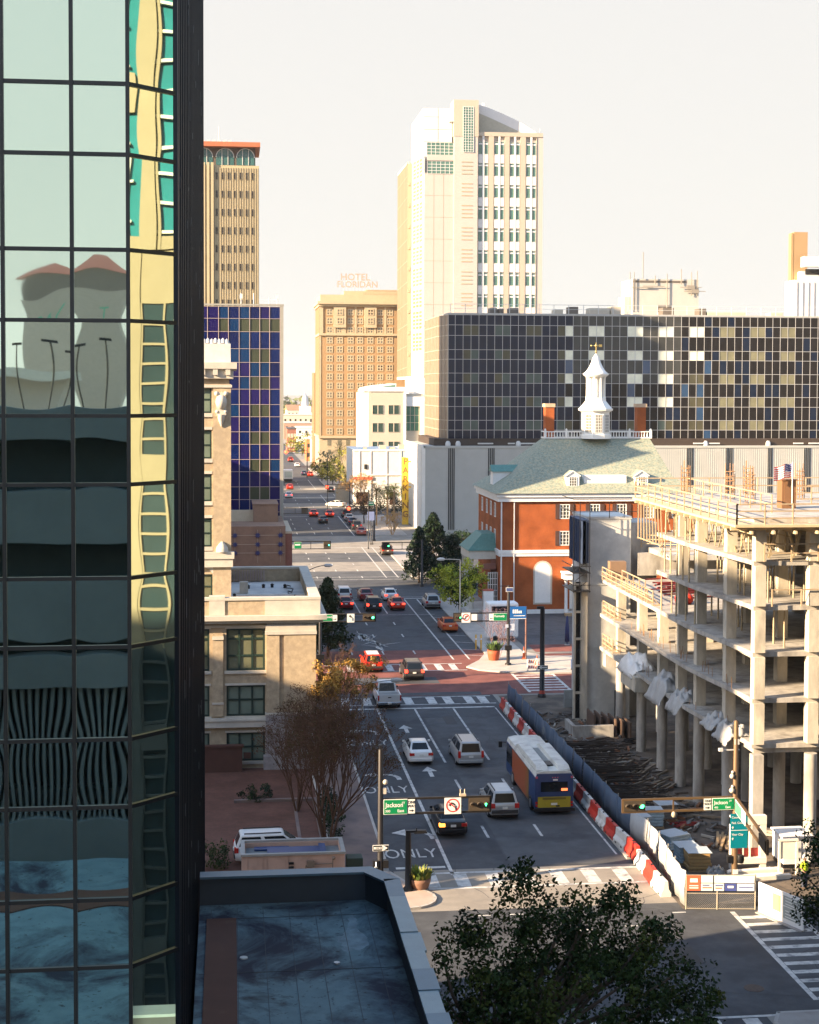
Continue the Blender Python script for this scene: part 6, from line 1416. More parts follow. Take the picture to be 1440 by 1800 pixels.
    q = MB(); zp_ = .78 if kind in ('sedan','suv','van') else .5; q.box(-.16,.16,yb-.03,yb-.005,zp_-.0,zp_+.13) if kind == 'truck' else q.box(-.16,.16,ya-.055,ya-.02,zp_-.06,zp_+.08); q.build('number_plate', PLATE, t)
    for yy in wy:
        for s_ in (-1,1):
            q = MB(); prof = [(wr*.62,-.10),(wr*.96,-.11),(wr,-.06),(wr,.06),(wr*.96,.11),(wr*.62,.10)]; q.lathe(prof,(0,0,0),16)
            o = MB(); o.join(q, Matrix.Translation((s_*(hb+.02),yy,wr)) @ Matrix.Rotation(math.pi/2,4,'Y')); tt = o.build('wheel', RUBBER, t)
            o = MB(); q = MB(); q.lathe([(wr*.62,-.115),(wr*.60,.115)],(0,0,0),12); o.join(q, Matrix.Translation((s_*(hb+.02),yy,wr)) @ Matrix.Rotation(math.pi/2,4,'Y')); o.build('rim', STEEL, tt)
    for s_ in (-1,1):
        q = MB(); yy = b1-.55; q.box(s_*(hb+.08),s_*(hb+.27),yy-.06,yy+.06,zb+.05,zb+.2); q.build('mirror', BLACK if kind == 'truck' else col, t, bevel=.03)
    if rails:
        for s_ in (-1,1): q = MB(); q.bar((s_*(hr-.1),r0+.2,zr+.05),(s_*(hr-.1),r1-.1,zr+.05),.05); q.build('roof_rail', BLACK, t)
    q = MB(); q.box(-hb+.06,hb-.06,-2.0,2.0,.14,.3); q.build('underbody', BLACK, t)
    return t
WH, SI, DKG, RDp, MRN, BLK, BRZ, BLU2, CRE = paint('white',(.72,.72,.70)), paint('silver',(.42,.43,.43),.4), paint('dark grey',(.045,.047,.05),.3), paint('red',(.48,.035,.012)), paint('maroon',(.20,.014,.016)), paint('black',(.012,.012,.014)), paint('bronze',(.17,.10,.06),.4), paint('blue',(.03,.05,.10),.3), paint('cream',(.62,.57,.48))
ORG_ = paint('orange red',(.50,.10,.02))
def gx(x, y): p = gp(x,y); return p.x, p.y
def put(kind, col, px_, py_, label, back=2.4, **k):
    p = gp(px_,py_); return car(kind, col, p.x, p.y+back, label, **k)
put('truck',WH,685,1248,'white pickup truck stopping at the far crosswalk of the near block',2.9,cat='pickup')
put('sedan',WH,741,1347,'white sedan over the straight-ahead arrows in the near block')
put('van',SI,828,1350,'silver minivan to the right of the white sedan',2.5,cat='minivan',rails=True)
put('suv',SI,888,1443,'silver SUV with roof rails right beside the bus',2.35,cat='suv',rails=True,topcol=mat('pale roof',(.5,.53,.54),.3))
put('sedan',BLK,797,1475,'black sedan with its left indicator glowing, under the no left turn sign',ind=-1)
put('suv',mat('paint graphite',(.05,.045,.045),.3,.3),729,1198,'dark SUV entering the red brick crossing',2.35,cat='suv',lit=True)
put('suv',RDp,657,1184,'orange red SUV with white roof on the brick crossing',2.35,cat='suv',topcol=WH)
put('suv',WH,606,1058,'white SUV waiting in the far row at the second signal, nearest the left kerb',2.35,cat='suv')
put('sedan',MRN,609,1073,'dark red sedan with brake lights lit behind the white SUV',lit=True)
put('sedan',MRN,645,1058,'maroon sedan waiting ahead of the dark jeep')
put('suv',BLK,658,1077,'dark square jeep with spare wheel and glowing red brake lights',2.35,cat='suv',lit=True)
put('sedan',WH,688,1058,'white sedan with red lamps waiting ahead of the bright red sedan',lit=True)
put('sedan',RDp,700,1074,'bright red sedan waiting right of the dark jeep',lit=True)
put('suv',SI,762,1072,'silver SUV parked under the yellow green tree',2.35,cat='suv',rails=True)
put('sedan',ORG_,792,1113,'orange red sedan parked at the right kerb beneath the signal',lit=False)
put('suv',BRZ,682,977,'bronze SUV in the sunlit strip at the right kerb',2.35,cat='suv')
put('sedan',RDp,552,909,'red car driving away in the left lane of the third block',lit=True)
put('sedan',RDp,580,910,'red car driving away in the middle lane of the third block',lit=True)
put('sedan',DKG,569,921,'dark grey sedan behind the pair of red cars')
put('sedan',paint('rose',(.50,.14,.10)),636,942,'rose red car, nearest of the parked row on the right')
put('suv',DKG,628,932,'dark SUV parked second in the row on the right',2.35,cat='suv')
put('sedan',BLU2,621,924,'dark blue car parked third in the row on the right')
put('sedan',SI,615,917,'silver car parked fourth in the row on the right')
put('suv',BLK,610,910,'black SUV parked farthest in the row on the right',2.35,cat='suv')
put('sedan',CRE,592,892,'cream car turning in the sunlit fourth crossing',rz=.9)
put('sedan',RDp,510,861,'small red car far up the street, below the white van')
put('sedan',WH,508,876,'white car with red lamps far up the street, nearer than the red one',lit=True)
put('sedan',BLU2,535,836,'dark blue car far up the street beside a red one')
put('sedan',RDp,546,838,'red car far up the street beside the dark blue one',lit=True)
put('sedan',SI,562,838,'silver car at the right kerb far up the street')
put('sedan',WH,574,842,'white car parked at the right kerb far up the street')
put('suv',RDp,511,812,'distant red car near the end of the street',2.35,cat='suv',lit=True)
put('sedan',WH,523,821,'distant pale car near the end of the street')
put('sedan',DKG,582,866,'dark car stopped at the red signal on the right, far up the street')
p = gp(507,848); bt_ = thing('box_truck', 'white box truck far up the street on the left', 'truck', (p.x,p.y+3,.012)); 
b = MB(); b.box(p.x-1.25,p.x+1.25,p.y,p.y+5,1.0,3.5); b.build('cargo_box', WHITE, bt_, bevel=.05); b = MB(); b.box(p.x-1.15,p.x+1.15,p.y+.1,p.y+7,.35,1.0); b.box(p.x-1.1,p.x+1.1,p.y+5.1,p.y+6.9,1,2.4); b.build('chassis', BLACK, bt_)
q = MB(); q.box(p.x-1.0,p.x+1.0,p.y-.03,p.y,1.4,3.1); q.build('rear_door', mat('pale green door',(.5,.55,.5),.5), bt_)
# white SUV parked in the brick lot, nose to the right
w1 = car('suv',WH,2.5,86.9,'white SUV parked in the brick lot behind the pink utility wall',cat='suv',rz=-math.pi/2+.05,rails=True)
p = gp(436,1532)
# ---------------------------------------------------------------- bus
bx, by = 20.3, 94.4

bus = thing('city_bus', 'blue city bus with orange wrapped side, white roof humps and yellow engine panel', 'bus', (bx,by,.012))
BB_, BO, BW_, BY = mat('bus blue',(.012,.042,.135),.35,0,.1,1), None, mat('bus roof white',(.60,.60,.55),.55,0,.12,1.2,stain=(.44,.43,.40),sscale=1,sthr=.56), mat('bus yellow',(.42,.33,.02),.5,0,.2,2)
m = bpy.data.materials.new('orange bus wrap'); m.use_nodes = True; t = m.node_tree; n = t.nodes; L = t.links
g_ = n.new('ShaderNodeNewGeometry'); sp = n.new('ShaderNodeSeparateXYZ'); L.new(g_.outputs['Position'], sp.inputs[0]); mr = n.new('ShaderNodeMapRange'); mr.inputs['From Min'].default_value = by+2.0; mr.inputs['From Max'].default_value = by+5.0; L.new(sp.outputs[1], mr.inputs[0])
nz = n.new('ShaderNodeTexNoise'); nz.inputs['Scale'].default_value = 1.6; nz.inputs['Detail'].default_value = 6; L.new(g_.outputs['Position'], nz.inputs['Vector']); ad = n.new('ShaderNodeMath'); ad.operation = 'MULTIPLY_ADD'; ad.inputs[1].default_value = .9; L.new(nz.outputs[0], ad.inputs[0]); L.new(mr.outputs[0], ad.inputs[2])
cr = n.new('ShaderNodeValToRGB'); cr.color_ramp.elements[0].position = .35; cr.color_ramp.elements[0].color = (.16,.13,.02,1); cr.color_ramp.elements[1].position = .95; cr.color_ramp.elements[1].color = (.33,.075,.02,1); L.new(ad.outputs[0], cr.inputs[0]); L.new(cr.outputs[0], n['Principled BSDF'].inputs['Base Color']); n['Principled BSDF'].inputs['Roughness'].default_value = .4
b = MB(); X0, X1, LB = bx-1.22, bx+1.22, 10.2
b.ring([[(X0+.06,yy,.32),(X0,yy,.5),(X0,yy,2.55),(X0+.12,yy,2.85),(X1-.12,yy,2.85),(X1,yy,2.55),(X1,yy,.5),(X1-.06,yy,.32)] for yy in (by,by+LB)]); b.build('body', BB_, bus, bevel=.06)
b = MB(); b.box(X0-.012,X0-.002,by+2.1,by+7.9,.5,2.6); b.build('wrapped_side', m, bus)
b = MB(); b.box(X0-.02,X0-.003,by+8.0,by+10.0,1.2,2.5); b.box(X0+.15,X1-.15,by+LB+.005,by+LB+.02,1.0,2.6); b.build('side_window', CARGLASS, bus)
b = MB(); b.ring([[(X0+.02,yy,2.62),(X0+.1,yy,2.92),(X0+.55,yy,3.02),(X1-.55,yy,3.02),(X1-.1,yy,2.92),(X1-.02,yy,2.62)] for yy in (by+.05,by+LB-.05)]); b.build('roof', BW_, bus)
for s_, nm in ((-1,'l'),(1,'r')):
    q = MB(); xa = bx+s_*.70; q.ring([[(xa-.42,yy,3.0),(xa-.36,yy,zz),(xa+.36,yy,zz),(xa+.42,yy,3.0)] for yy, zz in ((by+.25,3.05),(by+.7,3.28),(by+6.6,3.3),(by+7.4,3.04))]); q.build('roof_fairing', BW_, bus, bevel=.08)
q = MB(); q.box(bx-.2,bx+.2,by+1.7,by+6.2,3.03,3.06); q.build('roof_channel', mat('channel grey',(.22,.23,.22),.7), bus); q = MB(); q.box(bx-.2,bx+.2,by+1.3,by+2.4,3.06,3.12); q.build('roof_grille', BLACK, bus)
q = MB(); q.box(bx-.86,bx+.86,by-.02,by-.004,1.62,2.3); q.build('rear_window', CARGLASS, bus); q = MB(); q.box(bx-1.05,bx+1.05,by-.035,by-.004,.55,1.28); q.build('engine_panel', BY, bus)
q = MB(); 
for k in range(3): q.box(bx-.75,bx+.75,by-.05,by-.036,1.1+k*.05,1.125+k*.05)
q.build('engine_louvre', mat('brown louvre',(.08,.05,.02)), bus)
q = MB(); q.box(bx-.2,bx+.2,by-.05,by-.037,.72,.86); q.build('number_plate', PLATE, bus); q = MB(); q.box(bx+.1,bx+.35,by-.05,by-.037,.6,.7); q.build('exhaust_flap', BLACK, bus)
for s_ in (-1,1):
    for z in (.62,.82,2.55): q = MB(); q.box(bx+s_*1.06,bx+s_*1.2,by-.05,by-.004,z,z+.13); q.build('tail_lamp', TAIL if z < 2 else mat('pink lamp',(.5,.06,.12),.3), bus)
for k in (-1,0,1): q = MB(); q.box(bx+.02+k*.16,bx+.1+k*.16,by-.03,by-.004,2.56,2.62); q.build('marker_lamp', mat('pink lamp',()), bus)
q = MB(); q.box(bx+.45,bx+.85,by-.04,by-.021,1.68,1.85); q.build('route_lamp', mat('lit route lamp',(.9,.16,.05),.4,0,.1,6,emit=.7), bus)
q = MB(); q.box(bx-.08,bx+.22,by-.03,by-.004,2.38,2.48); q.build('fleet_plate', SIGNW, bus)
q = MB(); q.box(X0-.1,X1+.1,by-.12,by,.3,.5); q.build('rear_bumper', BLACK, bus)
for yy in (by+2.0-.6,by+7.6):
    for s_ in (-1,1):
        q = MB(); q.lathe([(.3,-.14),(.48,-.15),(.5,-.08),(.5,.08),(.48,.15),(.3,.14)],(0,0,0),18); o = MB(); o.join(q, Matrix.Translation((bx+s_*1.12,yy,.5)) @ Matrix.Rotation(math.pi/2,4,'Y')); tt = o.build('wheel', RUBBER, bus)
        q = MB(); q.lathe([(.3,-.16),(.28,.16)],(0,0,0),14); o = MB(); o.join(q, Matrix.Translation((bx+s_*1.12,yy,.5)) @ Matrix.Rotation(math.pi/2,4,'Y')); o.build('rim', STEEL, tt)
for s_ in (-1,1): q = MB(); q.tube((bx+s_*1.25,by+10.1,2.5),(bx+s_*1.62,by+10.4,2.5),.03); q.box(bx+s_*1.5,bx+s_*1.75,by+10.3,by+10.4,2.1,2.55); q.build('mirror', BLACK, bus)

bus.scale = (1,1,.93)
# ---------------------------------------------------------------- signals
def oneway(b_, cx, cz, y, w_=.86, h_=.30):        # white arrow on black, pointing right
    b_.box(cx-w_/2,cx+w_/2,y-.012,y,cz-h_/2,cz+h_/2,0)
def signbox(parent, cx, cz, y, w_, h_, m, name='sign'):
    b = MB(); b.box(cx-w_/2,cx+w_/2,y-.03,y,cz-h_/2,cz+h_/2); return b.build(name, m, parent)
def letters(parent, s_, size, cx, cz, y, m, sx=1.0, align='CENTER', name='lettering'):
    b = MB(); b.join(text_mb(s_, size, align=align, bold=size*.02, sx=sx), Matrix.Translation((cx,y,cz))); return b.build(name, m, parent)
def arrow_mark(parent, cx, cz, y, L_, th, m, d=1, name='arrow'):
    b = MB(); h = th*2.4; b.faces([(cx-d*L_/2,y,cz-th/2),(cx+d*(L_/2-h),y,cz-th/2),(cx+d*(L_/2-h),y,cz+th/2),(cx-d*L_/2,y,cz+th/2),(cx+d*(L_/2-h),y,cz-h/2-th*.2),(cx+d*L_/2,y,cz),(cx+d*(L_/2-h),y,cz+h/2+th*.2)], [(0,1,2,3),(4,5,6)] if d > 0 else [(3,2,1,0),(6,5,4)]); return b.build(name, m, parent)
def ring_mark(b, cx, cz, y, r0, r1, mi=0, n=24):
    for k in range(n): a, c = 2*math.pi*k/n, 2*math.pi*(k+1)/n; b.face([(cx+r0*math.cos(a),y,cz+r0*math.sin(a)),(cx+r1*math.cos(a),y,cz+r1*math.sin(a)),(cx+r1*math.cos(c),y,cz+r1*math.sin(c)),(cx+r0*math.cos(c),y,cz+r0*math.sin(c))],mi)
def street_sign(parent, x0, x1, cz, y, h_, name, no, ext):
    s_ = signbox(parent,(x0+x1)/2,cz,y,x1-x0,h_,SIGNW,'street_sign'); q = MB(); q.box(x0+.03,x1-.03,y-.04,y-.031,cz-h_/2+.03,cz+h_/2-.03); q.build('green_face', GREENSIGN, s_)
    L_ = x1-x0
    if not name:
        q = MB(); q.box(x0+L_*.15,x1-L_*.15,y-.05,y-.042,cz-.02,cz+h_*.2); q.build('sign_line', SIGNW, s_); return s_
    letters(s_,name,h_*.42,x0+.1,cz+h_*.12,y-.045,SIGNW,.92 if len(name) < 9 else .8,'LEFT')
    if ext: letters(s_,ext,h_*.2,x1-.22,cz+h_*.24,y-.045,SIGNW)
    if no: letters(s_,no,h_*.22,x0+.22,cz-h_*.28,y-.045,SIGNW); letters(s_,'East',h_*.27,x1-.36,cz-h_*.27,y-.045,SIGNW)
    return s_
def signal_head(parent, x0, x1, z0, z1, y, lit=2, arrow=None):
    b = MB(); b.box(x0,x1,y-.05,y+.18,z0,z1); h = b.build('signal_head', mat('signal brown',(.06,.045,.03),.6), parent)
    w_ = (x1-x0)/3.15; r = min(w_,z1-z0)*.34
    for k in range(3):
        cx, cz = x0+(x1-x0)*(k+.5)/3, (z0+z1)/2; q = MB(); P = [(cx+r*math.cos(2*math.pi*i/16),y-.065,cz+r*math.sin(2*math.pi*i/16)) for i in range(16)]; q.face(P); 
        lens = q.build('lens', (GLOW if lit == k else LAMPOFF) if not (arrow and lit == k) else mat('dark green lens',(.0,.12,.05),.3), h)
        if arrow and lit == k:
            a = MB(); a.face([(cx-r*.6,y-.07,cz+.0),(cx+r*.6,y-.07,cz),(cx,y-.07,cz+r*.75)]); a.face([(cx-r*.18,y-.07,cz-r*.8),(cx+r*.18,y-.07,cz-r*.8),(cx+r*.18,y-.07,cz),(cx-r*.18,y-.07,cz)]); a.build('lit_arrow', GLOW, h)
        q = MB()
        for i in range(9): a_, c_ = math.pi*i/8, math.pi*(i+1)/8 if i < 8 else math.pi; q.face([(cx+r*1.12*math.cos(a_),y-.06,cz+r*1.12*math.sin(a_)),(cx+r*1.12*math.cos(c_),y-.06,cz+r*1.12*math.sin(c_)),(cx+r*1.12*math.cos(c_),y-.28,cz+r*1.12*math.sin(c_)),(cx+r*1.12*math.cos(a_),y-.28,cz+r*1.12*math.sin(a_))])
        q.build('visor', mat('signal brown',()), h)
    return h
ARMB = mat('black brown steel', (.022,.018,.015), .45, .3, .1, 4); ARMW = mat('bronze arm', (.16,.10,.05), .5, .4, .1, 4)
def gantry(name, label, px_, Y, y_top, y_bot, x_end, pole_top, m=ARMB, mid=()):
    a = dp(px_,y_top,Y); e = dp(x_end,y_top,Y); z1 = a.z; z0 = dp(px_,y_bot,Y).z; zt = dp(px_,pole_top,Y).z
    t = thing(name, label, 'traffic signal', (a.x,Y,0)); b = MB(); b.lathe([(.30,0),(.30,.3),(.17,.34),(.13,zt),(.05,zt+.06)],(a.x,Y,0),12); b.build('pole', m, t)
    b = MB(); b.bar((a.x,Y,z1),(e.x,Y,z1),.12,.11); b.bar((a.x,Y,z0),(e.x,Y,z0),.12,.11); b.bar((e.x,Y,z0-.05),(e.x,Y,z1+.05),.1)
    for x in mid: xx = dp(x,y_top,Y).x; b.bar((xx,Y,z0),(xx,Y,z1),.07)
    b.build('arm_frame', m, t); return t, (lambda x: dp(x,y_top,Y).x), z0, z1
# left signal, Jackson Street
Y = 80.0
t, fx_, z0, z1 = gantry('traffic_signal','left signal arm with Jackson St 300 East sign and no left turn sign',669,Y,1405,1431,862,1318,mid=())
zc, hh = (z0+z1)/2, (z1-z0)
street_sign(t,fx_(674),fx_(716),zc,Y-.1,hh*1.02,'Jackson','300','ST')
s_ = signbox(t,fx_(723.2),zc,Y-.1,fx_(729)-fx_(717.5),hh*.95,SIGNW,'one_way_sign'); letters(s_,'ONE',hh*.26,fx_(723.2),zc+hh*.28,Y-.14,SIGNK); letters(s_,'WAY',hh*.26,fx_(723.2),zc+hh*.02,Y-.14,SIGNK); arrow_mark(s_,fx_(723.2),zc-hh*.28,Y-.14,.26,.05,SIGNK)
w_ = fx_(810)-fx_(781); s_ = signbox(t,fx_(795.5),zc-.03,Y-.12,w_,w_*.98,SIGNW,'no_left_turn_sign'); q = MB(); cx, cz = fx_(795.5), zc; ring_mark(q,cx,cz,Y-.16,w_*.34,w_*.41)
q.bar((cx-w_*.27,Y-.16,cz+w_*.22),(cx+w_*.27,Y-.16,cz-w_*.26),.05,.004,0,(0,1,0)); q.build('red_ring', SIGNR, s_)
q = MB(); q.bar((cx+.12,Y-.155,cz-.24),(cx+.10,Y-.155,cz+.02),.004,.08); q.bar((cx+.12,Y-.155,cz+.02),(cx-.02,Y-.155,cz+.12),.004,.08); q.bar((cx-.0,Y-.155,cz+.12),(cx-.12,Y-.155,cz+.07),.004,.08); q.face([(cx-.25,Y-.155,cz+.02),(cx-.10,Y-.155,cz-.06),(cx-.06,Y-.155,cz+.18)]); q.build('turn_arrow', SIGNK, s_)
signal_head(t,fx_(824),fx_(860),z0+.05,z1-.05,Y-.05,2,True)
q = MB(); q.box(fx_(808),fx_(819),Y-.1,Y+.1,z1+.06,z1+.18); q.tube((fx_(809.5),Y,z1+.18),(fx_(809.5),Y,z1+.42),.03); q.tube((fx_(817),Y,z1+.18),(fx_(817),Y,z1+.42),.03); q.build('detector', mat('warm grey box',(.45,.38,.28),.6), t)
pxp = fx_(669); q = MB(); q.ball((pxp+.25,Y-.1,dp(680,1374,Y).z),.14); q.box(pxp+.1,pxp+.3,Y-.1,Y+.1,dp(680,1390,Y).z-.15,dp(680,1390,Y).z+.15); q.bar((pxp,Y,dp(680,1374,Y).z),(pxp+.25,Y-.1,dp(680,1374,Y).z),.06); q.build('camera_box', mat('pale camera box',(.55,.48,.4),.5), t)
q = MB(); q.box(pxp-.06,pxp+.06,Y-.06,Y+.06,dp(668,1318,Y).z,dp(668,1318,Y).z+.25); q.build('pole_cap', BLACK, t)
zc2 = dp(668,1489,Y).z; s_ = signbox(t,pxp,zc2,Y-.16,.85,.32,SIGNW,'one_way_sign'); q = MB(); q.box(pxp-.40,pxp+.40,Y-.2,Y-.191,zc2-.135,zc2+.135); q.build('black_face', SIGNK, s_); arrow_mark(s_,pxp,zc2,Y-.205,.74,.12,SIGNW); letters(s_,'ONE WAY',.09,pxp-.06,zc2,Y-.21,SIGNK)
zc3 = dp(668,1518,Y).z; q = MB(); q.box(pxp+.14,pxp+.42,Y-.2,Y+.1,zc3-.2,zc3+.2); q.build('walk_signal', BLACK, t); q = MB(); q.box(pxp-.4,pxp-.1,Y-.2,Y+.1,zc3-.2,zc3+.2); o = q.build('walk_signal', BLACK, t)
q = MB(); cx = pxp-.25; q.ball((cx,Y-.22,zc3+.13),.03); q.bar((cx,Y-.215,zc3+.09),(cx,Y-.215,zc3-.03),.05,.01); q.bar((cx,Y-.215,zc3-.03),(cx-.06,Y-.215,zc3-.15),.03,.01); q.bar((cx,Y-.215,zc3-.03),(cx+.06,Y-.215,zc3-.15),.03,.01); q.build('walking_figure', mat('walk white',(.9,.88,.8),.4,0,.02,4,emit=.6), o)
# right signal, Jackson Street
Y = 79.5
t, fx_, z0, z1 = gantry('traffic_signal','right corner signal with Jackson St 400 East sign, teal way-finding sign and cameras',1293,Y,1401,1422,1095,1268,ARMW,mid=(1184,))
zc, hh = (z0+z1)/2, (z1-z0)
street_sign(t,fx_(1251),fx_(1290),zc,Y-.1,hh*1.0,'Jackson','400','ST')
s_ = signbox(t,fx_(1243),zc,Y-.1,fx_(1249)-fx_(1236.5),hh*.95,SIGNW,'one_way_sign'); letters(s_,'ONE',hh*.26,fx_(1243),zc+hh*.28,Y-.14,SIGNK); letters(s_,'WAY',hh*.26,fx_(1243),zc+hh*.02,Y-.14,SIGNK); arrow_mark(s_,fx_(1243),zc-hh*.28,Y-.14,.26,.05,SIGNK)
signal_head(t,fx_(1096.5),fx_(1134),z0+.04,z1-.04,Y-.05,2,False)
q = MB(); q.ball((fx_(1184),Y-.1,z0-.18),.13,0,8,6,1.3); q.build('detector', mat('warm grey box',()), t)
px0 = fx_(1293); 
for y_, w_ in ((1388,.22),(1363,.2)): z = dp(1293,y_,Y).z; q = MB(); q.ball((px0-.25,Y-.15,z),w_*.7); q.bar((px0,Y,z),(px0-.25,Y-.1,z),.06); q.ball((px0-.2,Y-.1,z+.2),.09); q.build('camera', mat('pale camera box',()), t)
z = dp(1293,1318,Y).z; q = MB(); q.bar((px0-.9,Y,z),(px0+.2,Y,z),.06); q.box(px0-.95,px0-.75,Y-.1,Y+.1,z-.06,z+.1); q.box(px0-.1,px0+.15,Y-.12,Y+.12,z+.3,z+.6); q.build('aerial', LGREY, t)
# second arm of the same pole, reaching towards us over the side crossing
e1 = dp(1350,1466,71.5); b = MB(); A_ = Vector((px0,Y,z1)); E_ = Vector((e1.x,71.5,z1)); b.bar(A_,E_,.12,.12); b.bar(A_-Vector((0,0,hh)),E_-Vector((0,0,hh)),.12,.12); b.bar(E_,E_-Vector((0,0,hh)),.1); b.build('side_arm', ARMW, t)
u = (E_-A_).normalized(); nn_ = Vector((u.y,-u.x,0)); nn_ = nn_ if nn_.x < 0 else -nn_
p0, p1 = A_+u*.5+nn_*.1-Vector((0,0,hh/2)), A_+u*3.2+nn_*.1-Vector((0,0,hh/2)); b = MB(); b.bar(p0,p1,.03,hh*1.05); s_ = b.build('street_sign', SIGNW, t)
b = MB(); b.bar(p0+u*.05+nn_*.02,p1-u*1.0+nn_*.02,.012,hh*.92); b.build('green_face', mat('pale green sign',(.10,.42,.2),.4), s_)
hq = E_-u*1.6-Vector((0,0,hh/2)); b = MB(); b.bar(hq,hq+u*1.4,.2,hh*.85); b.build('signal_head', mat('signal brown',()), t)
tx0, tx1 = dp(1281,1430,Y).x, dp(1311,1430,Y).x; tz1, tz0 = dp(1281,1428,Y).z, dp(1281,1488,Y).z
b = MB(); b.box(tx0,tx1,Y-.36,Y-.32,tz0,tz1); TEAL = mat('teal sign', (.0,.20,.26), .45, 0, .04, 2); s_ = b.build('wayfinding_sign', TEAL, t)
H_ = tz1-tz0; sc_ = (tx1-tx0)
for txt, fz in (('County Ct.',.10),('Fed. Court',.26),('Ybor City',.60)): letters(s_,txt,sc_*.17,tx0+.05,tz1-H_*fz,Y-.375,SIGNW,1.0,'LEFT')
b = MB()
for fz in (.39,.72): cz = tz1-H_*fz; cx = tx0+.12; b.face([(cx-.07,Y-.375,cz-.01),(cx+.07,Y-.375,cz-.01),(cx,Y-.375,cz+.08)]); b.face([(cx-.025,Y-.375,cz-.08),(cx+.025,Y-.375,cz-.08),(cx+.025,Y-.375,cz),(cx-.025,Y-.375,cz)])
b.box(tx0,tx1,Y-.372,Y-.361,tz1-H_*.485,tz1-H_*.47); b.build('sign_arrows', SIGNW, s_)
z = dp(1293,1510,Y).z; q = MB(); q.box(px0-.42,px0-.14,Y-.15,Y+.15,z-.18,z+.2); q.build('walk_signal', BLACK, t); q = MB(); q.lathe([(.2,-.2),(.24,0),(.2,.2)],(px0+.3,Y,z),10); q.build('walk_signal', BLACK, t)
q = MB(); z = dp(1293,1532,Y).z; q.box(px0-.14,px0+.14,Y-.17,Y-.14,z-.1,z+.16); q.build('notice', SIGNW, t)
# second crossing, left and right
Y = 137.0
t, fx_, z0, z1 = gantry('traffic_signal','left signal arm over the brick crossing with a white turn arrow sign',563,Y,1080,1093,660,1078,mid=())
zc, hh = (z0+z1)/2, z1-z0
b = MB(); 
street_sign(t,fx_(566),fx_(585),zc+.03,Y-.1,hh*.95,'Kennedy',None,None)
s_ = signbox(t,fx_(588.8),zc,Y-.1,.4,hh*.85,SIGNW,'one_way_sign'); arrow_mark(s_,fx_(588.8),zc-.1,Y-.14,.3,.05,SIGNK)
s_ = signbox(t,fx_(616.5),zc-.02,Y-.12,.66,.78,SIGNW,'turn_sign'); q = MB(); cx = fx_(616.5); q.bar((cx+.12,Y-.16,zc-.25),(cx+.12,Y-.16,zc+.02),.004,.08); q.bar((cx+.12,Y-.16,zc+.02),(cx,Y-.16,zc+.14),.004,.08); q.face([(cx-.2,Y-.16,zc+.17),(cx-.02,Y-.16,zc+.02),(cx-.0,Y-.16,zc+.28)]); q.build('turn_arrow', SIGNK, s_)
signal_head(t,fx_(638),fx_(659),z0+.03,z1-.03,Y-.05,2)
zc = dp(563,1155,Y).z; q = MB(); q.box(fx_(563)-.35,fx_(563)+.35,Y-.2,Y+.2,zc-.2,zc+.25); q.build('walk_signal', BLACK, t)
Y = 146.0
t, fx_, z0, z1 = gantry('traffic_signal','right signal arm over the brick crossing with a no right turn sign',894,Y,1077,1091,798,1030,mid=(828,))
zc, hh = (z0+z1)/2, z1-z0
signal_head(t,fx_(799),fx_(811),z0+.03,z1-.03,Y-.05,2)
s_ = signbox(t,fx_(819),zc-.02,Y-.12,.85,.95,SIGNW,'no_right_turn_sign'); q = MB(); cx = fx_(819); ring_mark(q,cx,zc+.02,Y-.16,.27,.34); q.bar((cx+.2,Y-.16,zc+.22),(cx-.2,Y-.16,zc-.2),.05,.004,0,(0,1,0)); q.build('red_ring', SIGNR, s_)
q = MB(); q.bar((cx-.1,Y-.155,zc-.18),(cx-.1,Y-.155,zc+.08),.004,.07); q.bar((cx-.1,Y-.155,zc+.08),(cx+.08,Y-.155,zc+.1),.004,.07); q.face([(cx+.05,Y-.155,zc-.02),(cx+.21,Y-.155,zc+.1),(cx+.05,Y-.155,zc+.22)]); q.build('turn_arrow', SIGNK, s_)
s_ = signbox(t,fx_(833.5),zc,Y-.1,.55,hh*.8,SIGNW,'small_sign'); s_ = signbox(t,fx_(863.5),zc,Y-.1,.4,hh*.85,SIGNW,'one_way_sign'); arrow_mark(s_,fx_(863.5),zc-.12,Y-.14,.3,.05,SIGNK,-1)
street_sign(t,fx_(867),fx_(891),zc,Y-.1,hh*.95,'Kennedy',None,None)
z = dp(894,1036,Y).z; s_ = signbox(t,fx_(895),z,Y-.2,.72,.42,SIGNW,'small_sign'); q = MB(); q.box(fx_(895)-.32,fx_(895)+.32,Y-.24,Y-.231,z-.17,z+.17); q.build('blue_face', mat('blue sign',(.06,.09,.22),.5), s_)
q = MB(); z = dp(894,1030,Y).z; q.bar((fx_(876),Y,z),(fx_(896),Y,z),.06); q.build('lamp_bracket', ARMB, t)
z = dp(894,1140,Y).z; q = MB(); q.box(fx_(894)-.32,fx_(894)+.32,Y-.2,Y+.2,z-.15,z+.3); q.build('walk_signal', BLACK, t)
q = MB(); z = dp(892,1100,Y).z; q.box(fx_(891)-.14,fx_(891)+.14,Y-.2,Y-.14,z-.16,z+.16); q.box(fx_(901)-.2,fx_(901)+.2,Y-.1,Y-.04,z-.45,z+.2); q.build('notice', mat('pale blue notice',(.45,.5,.6),.6), t)
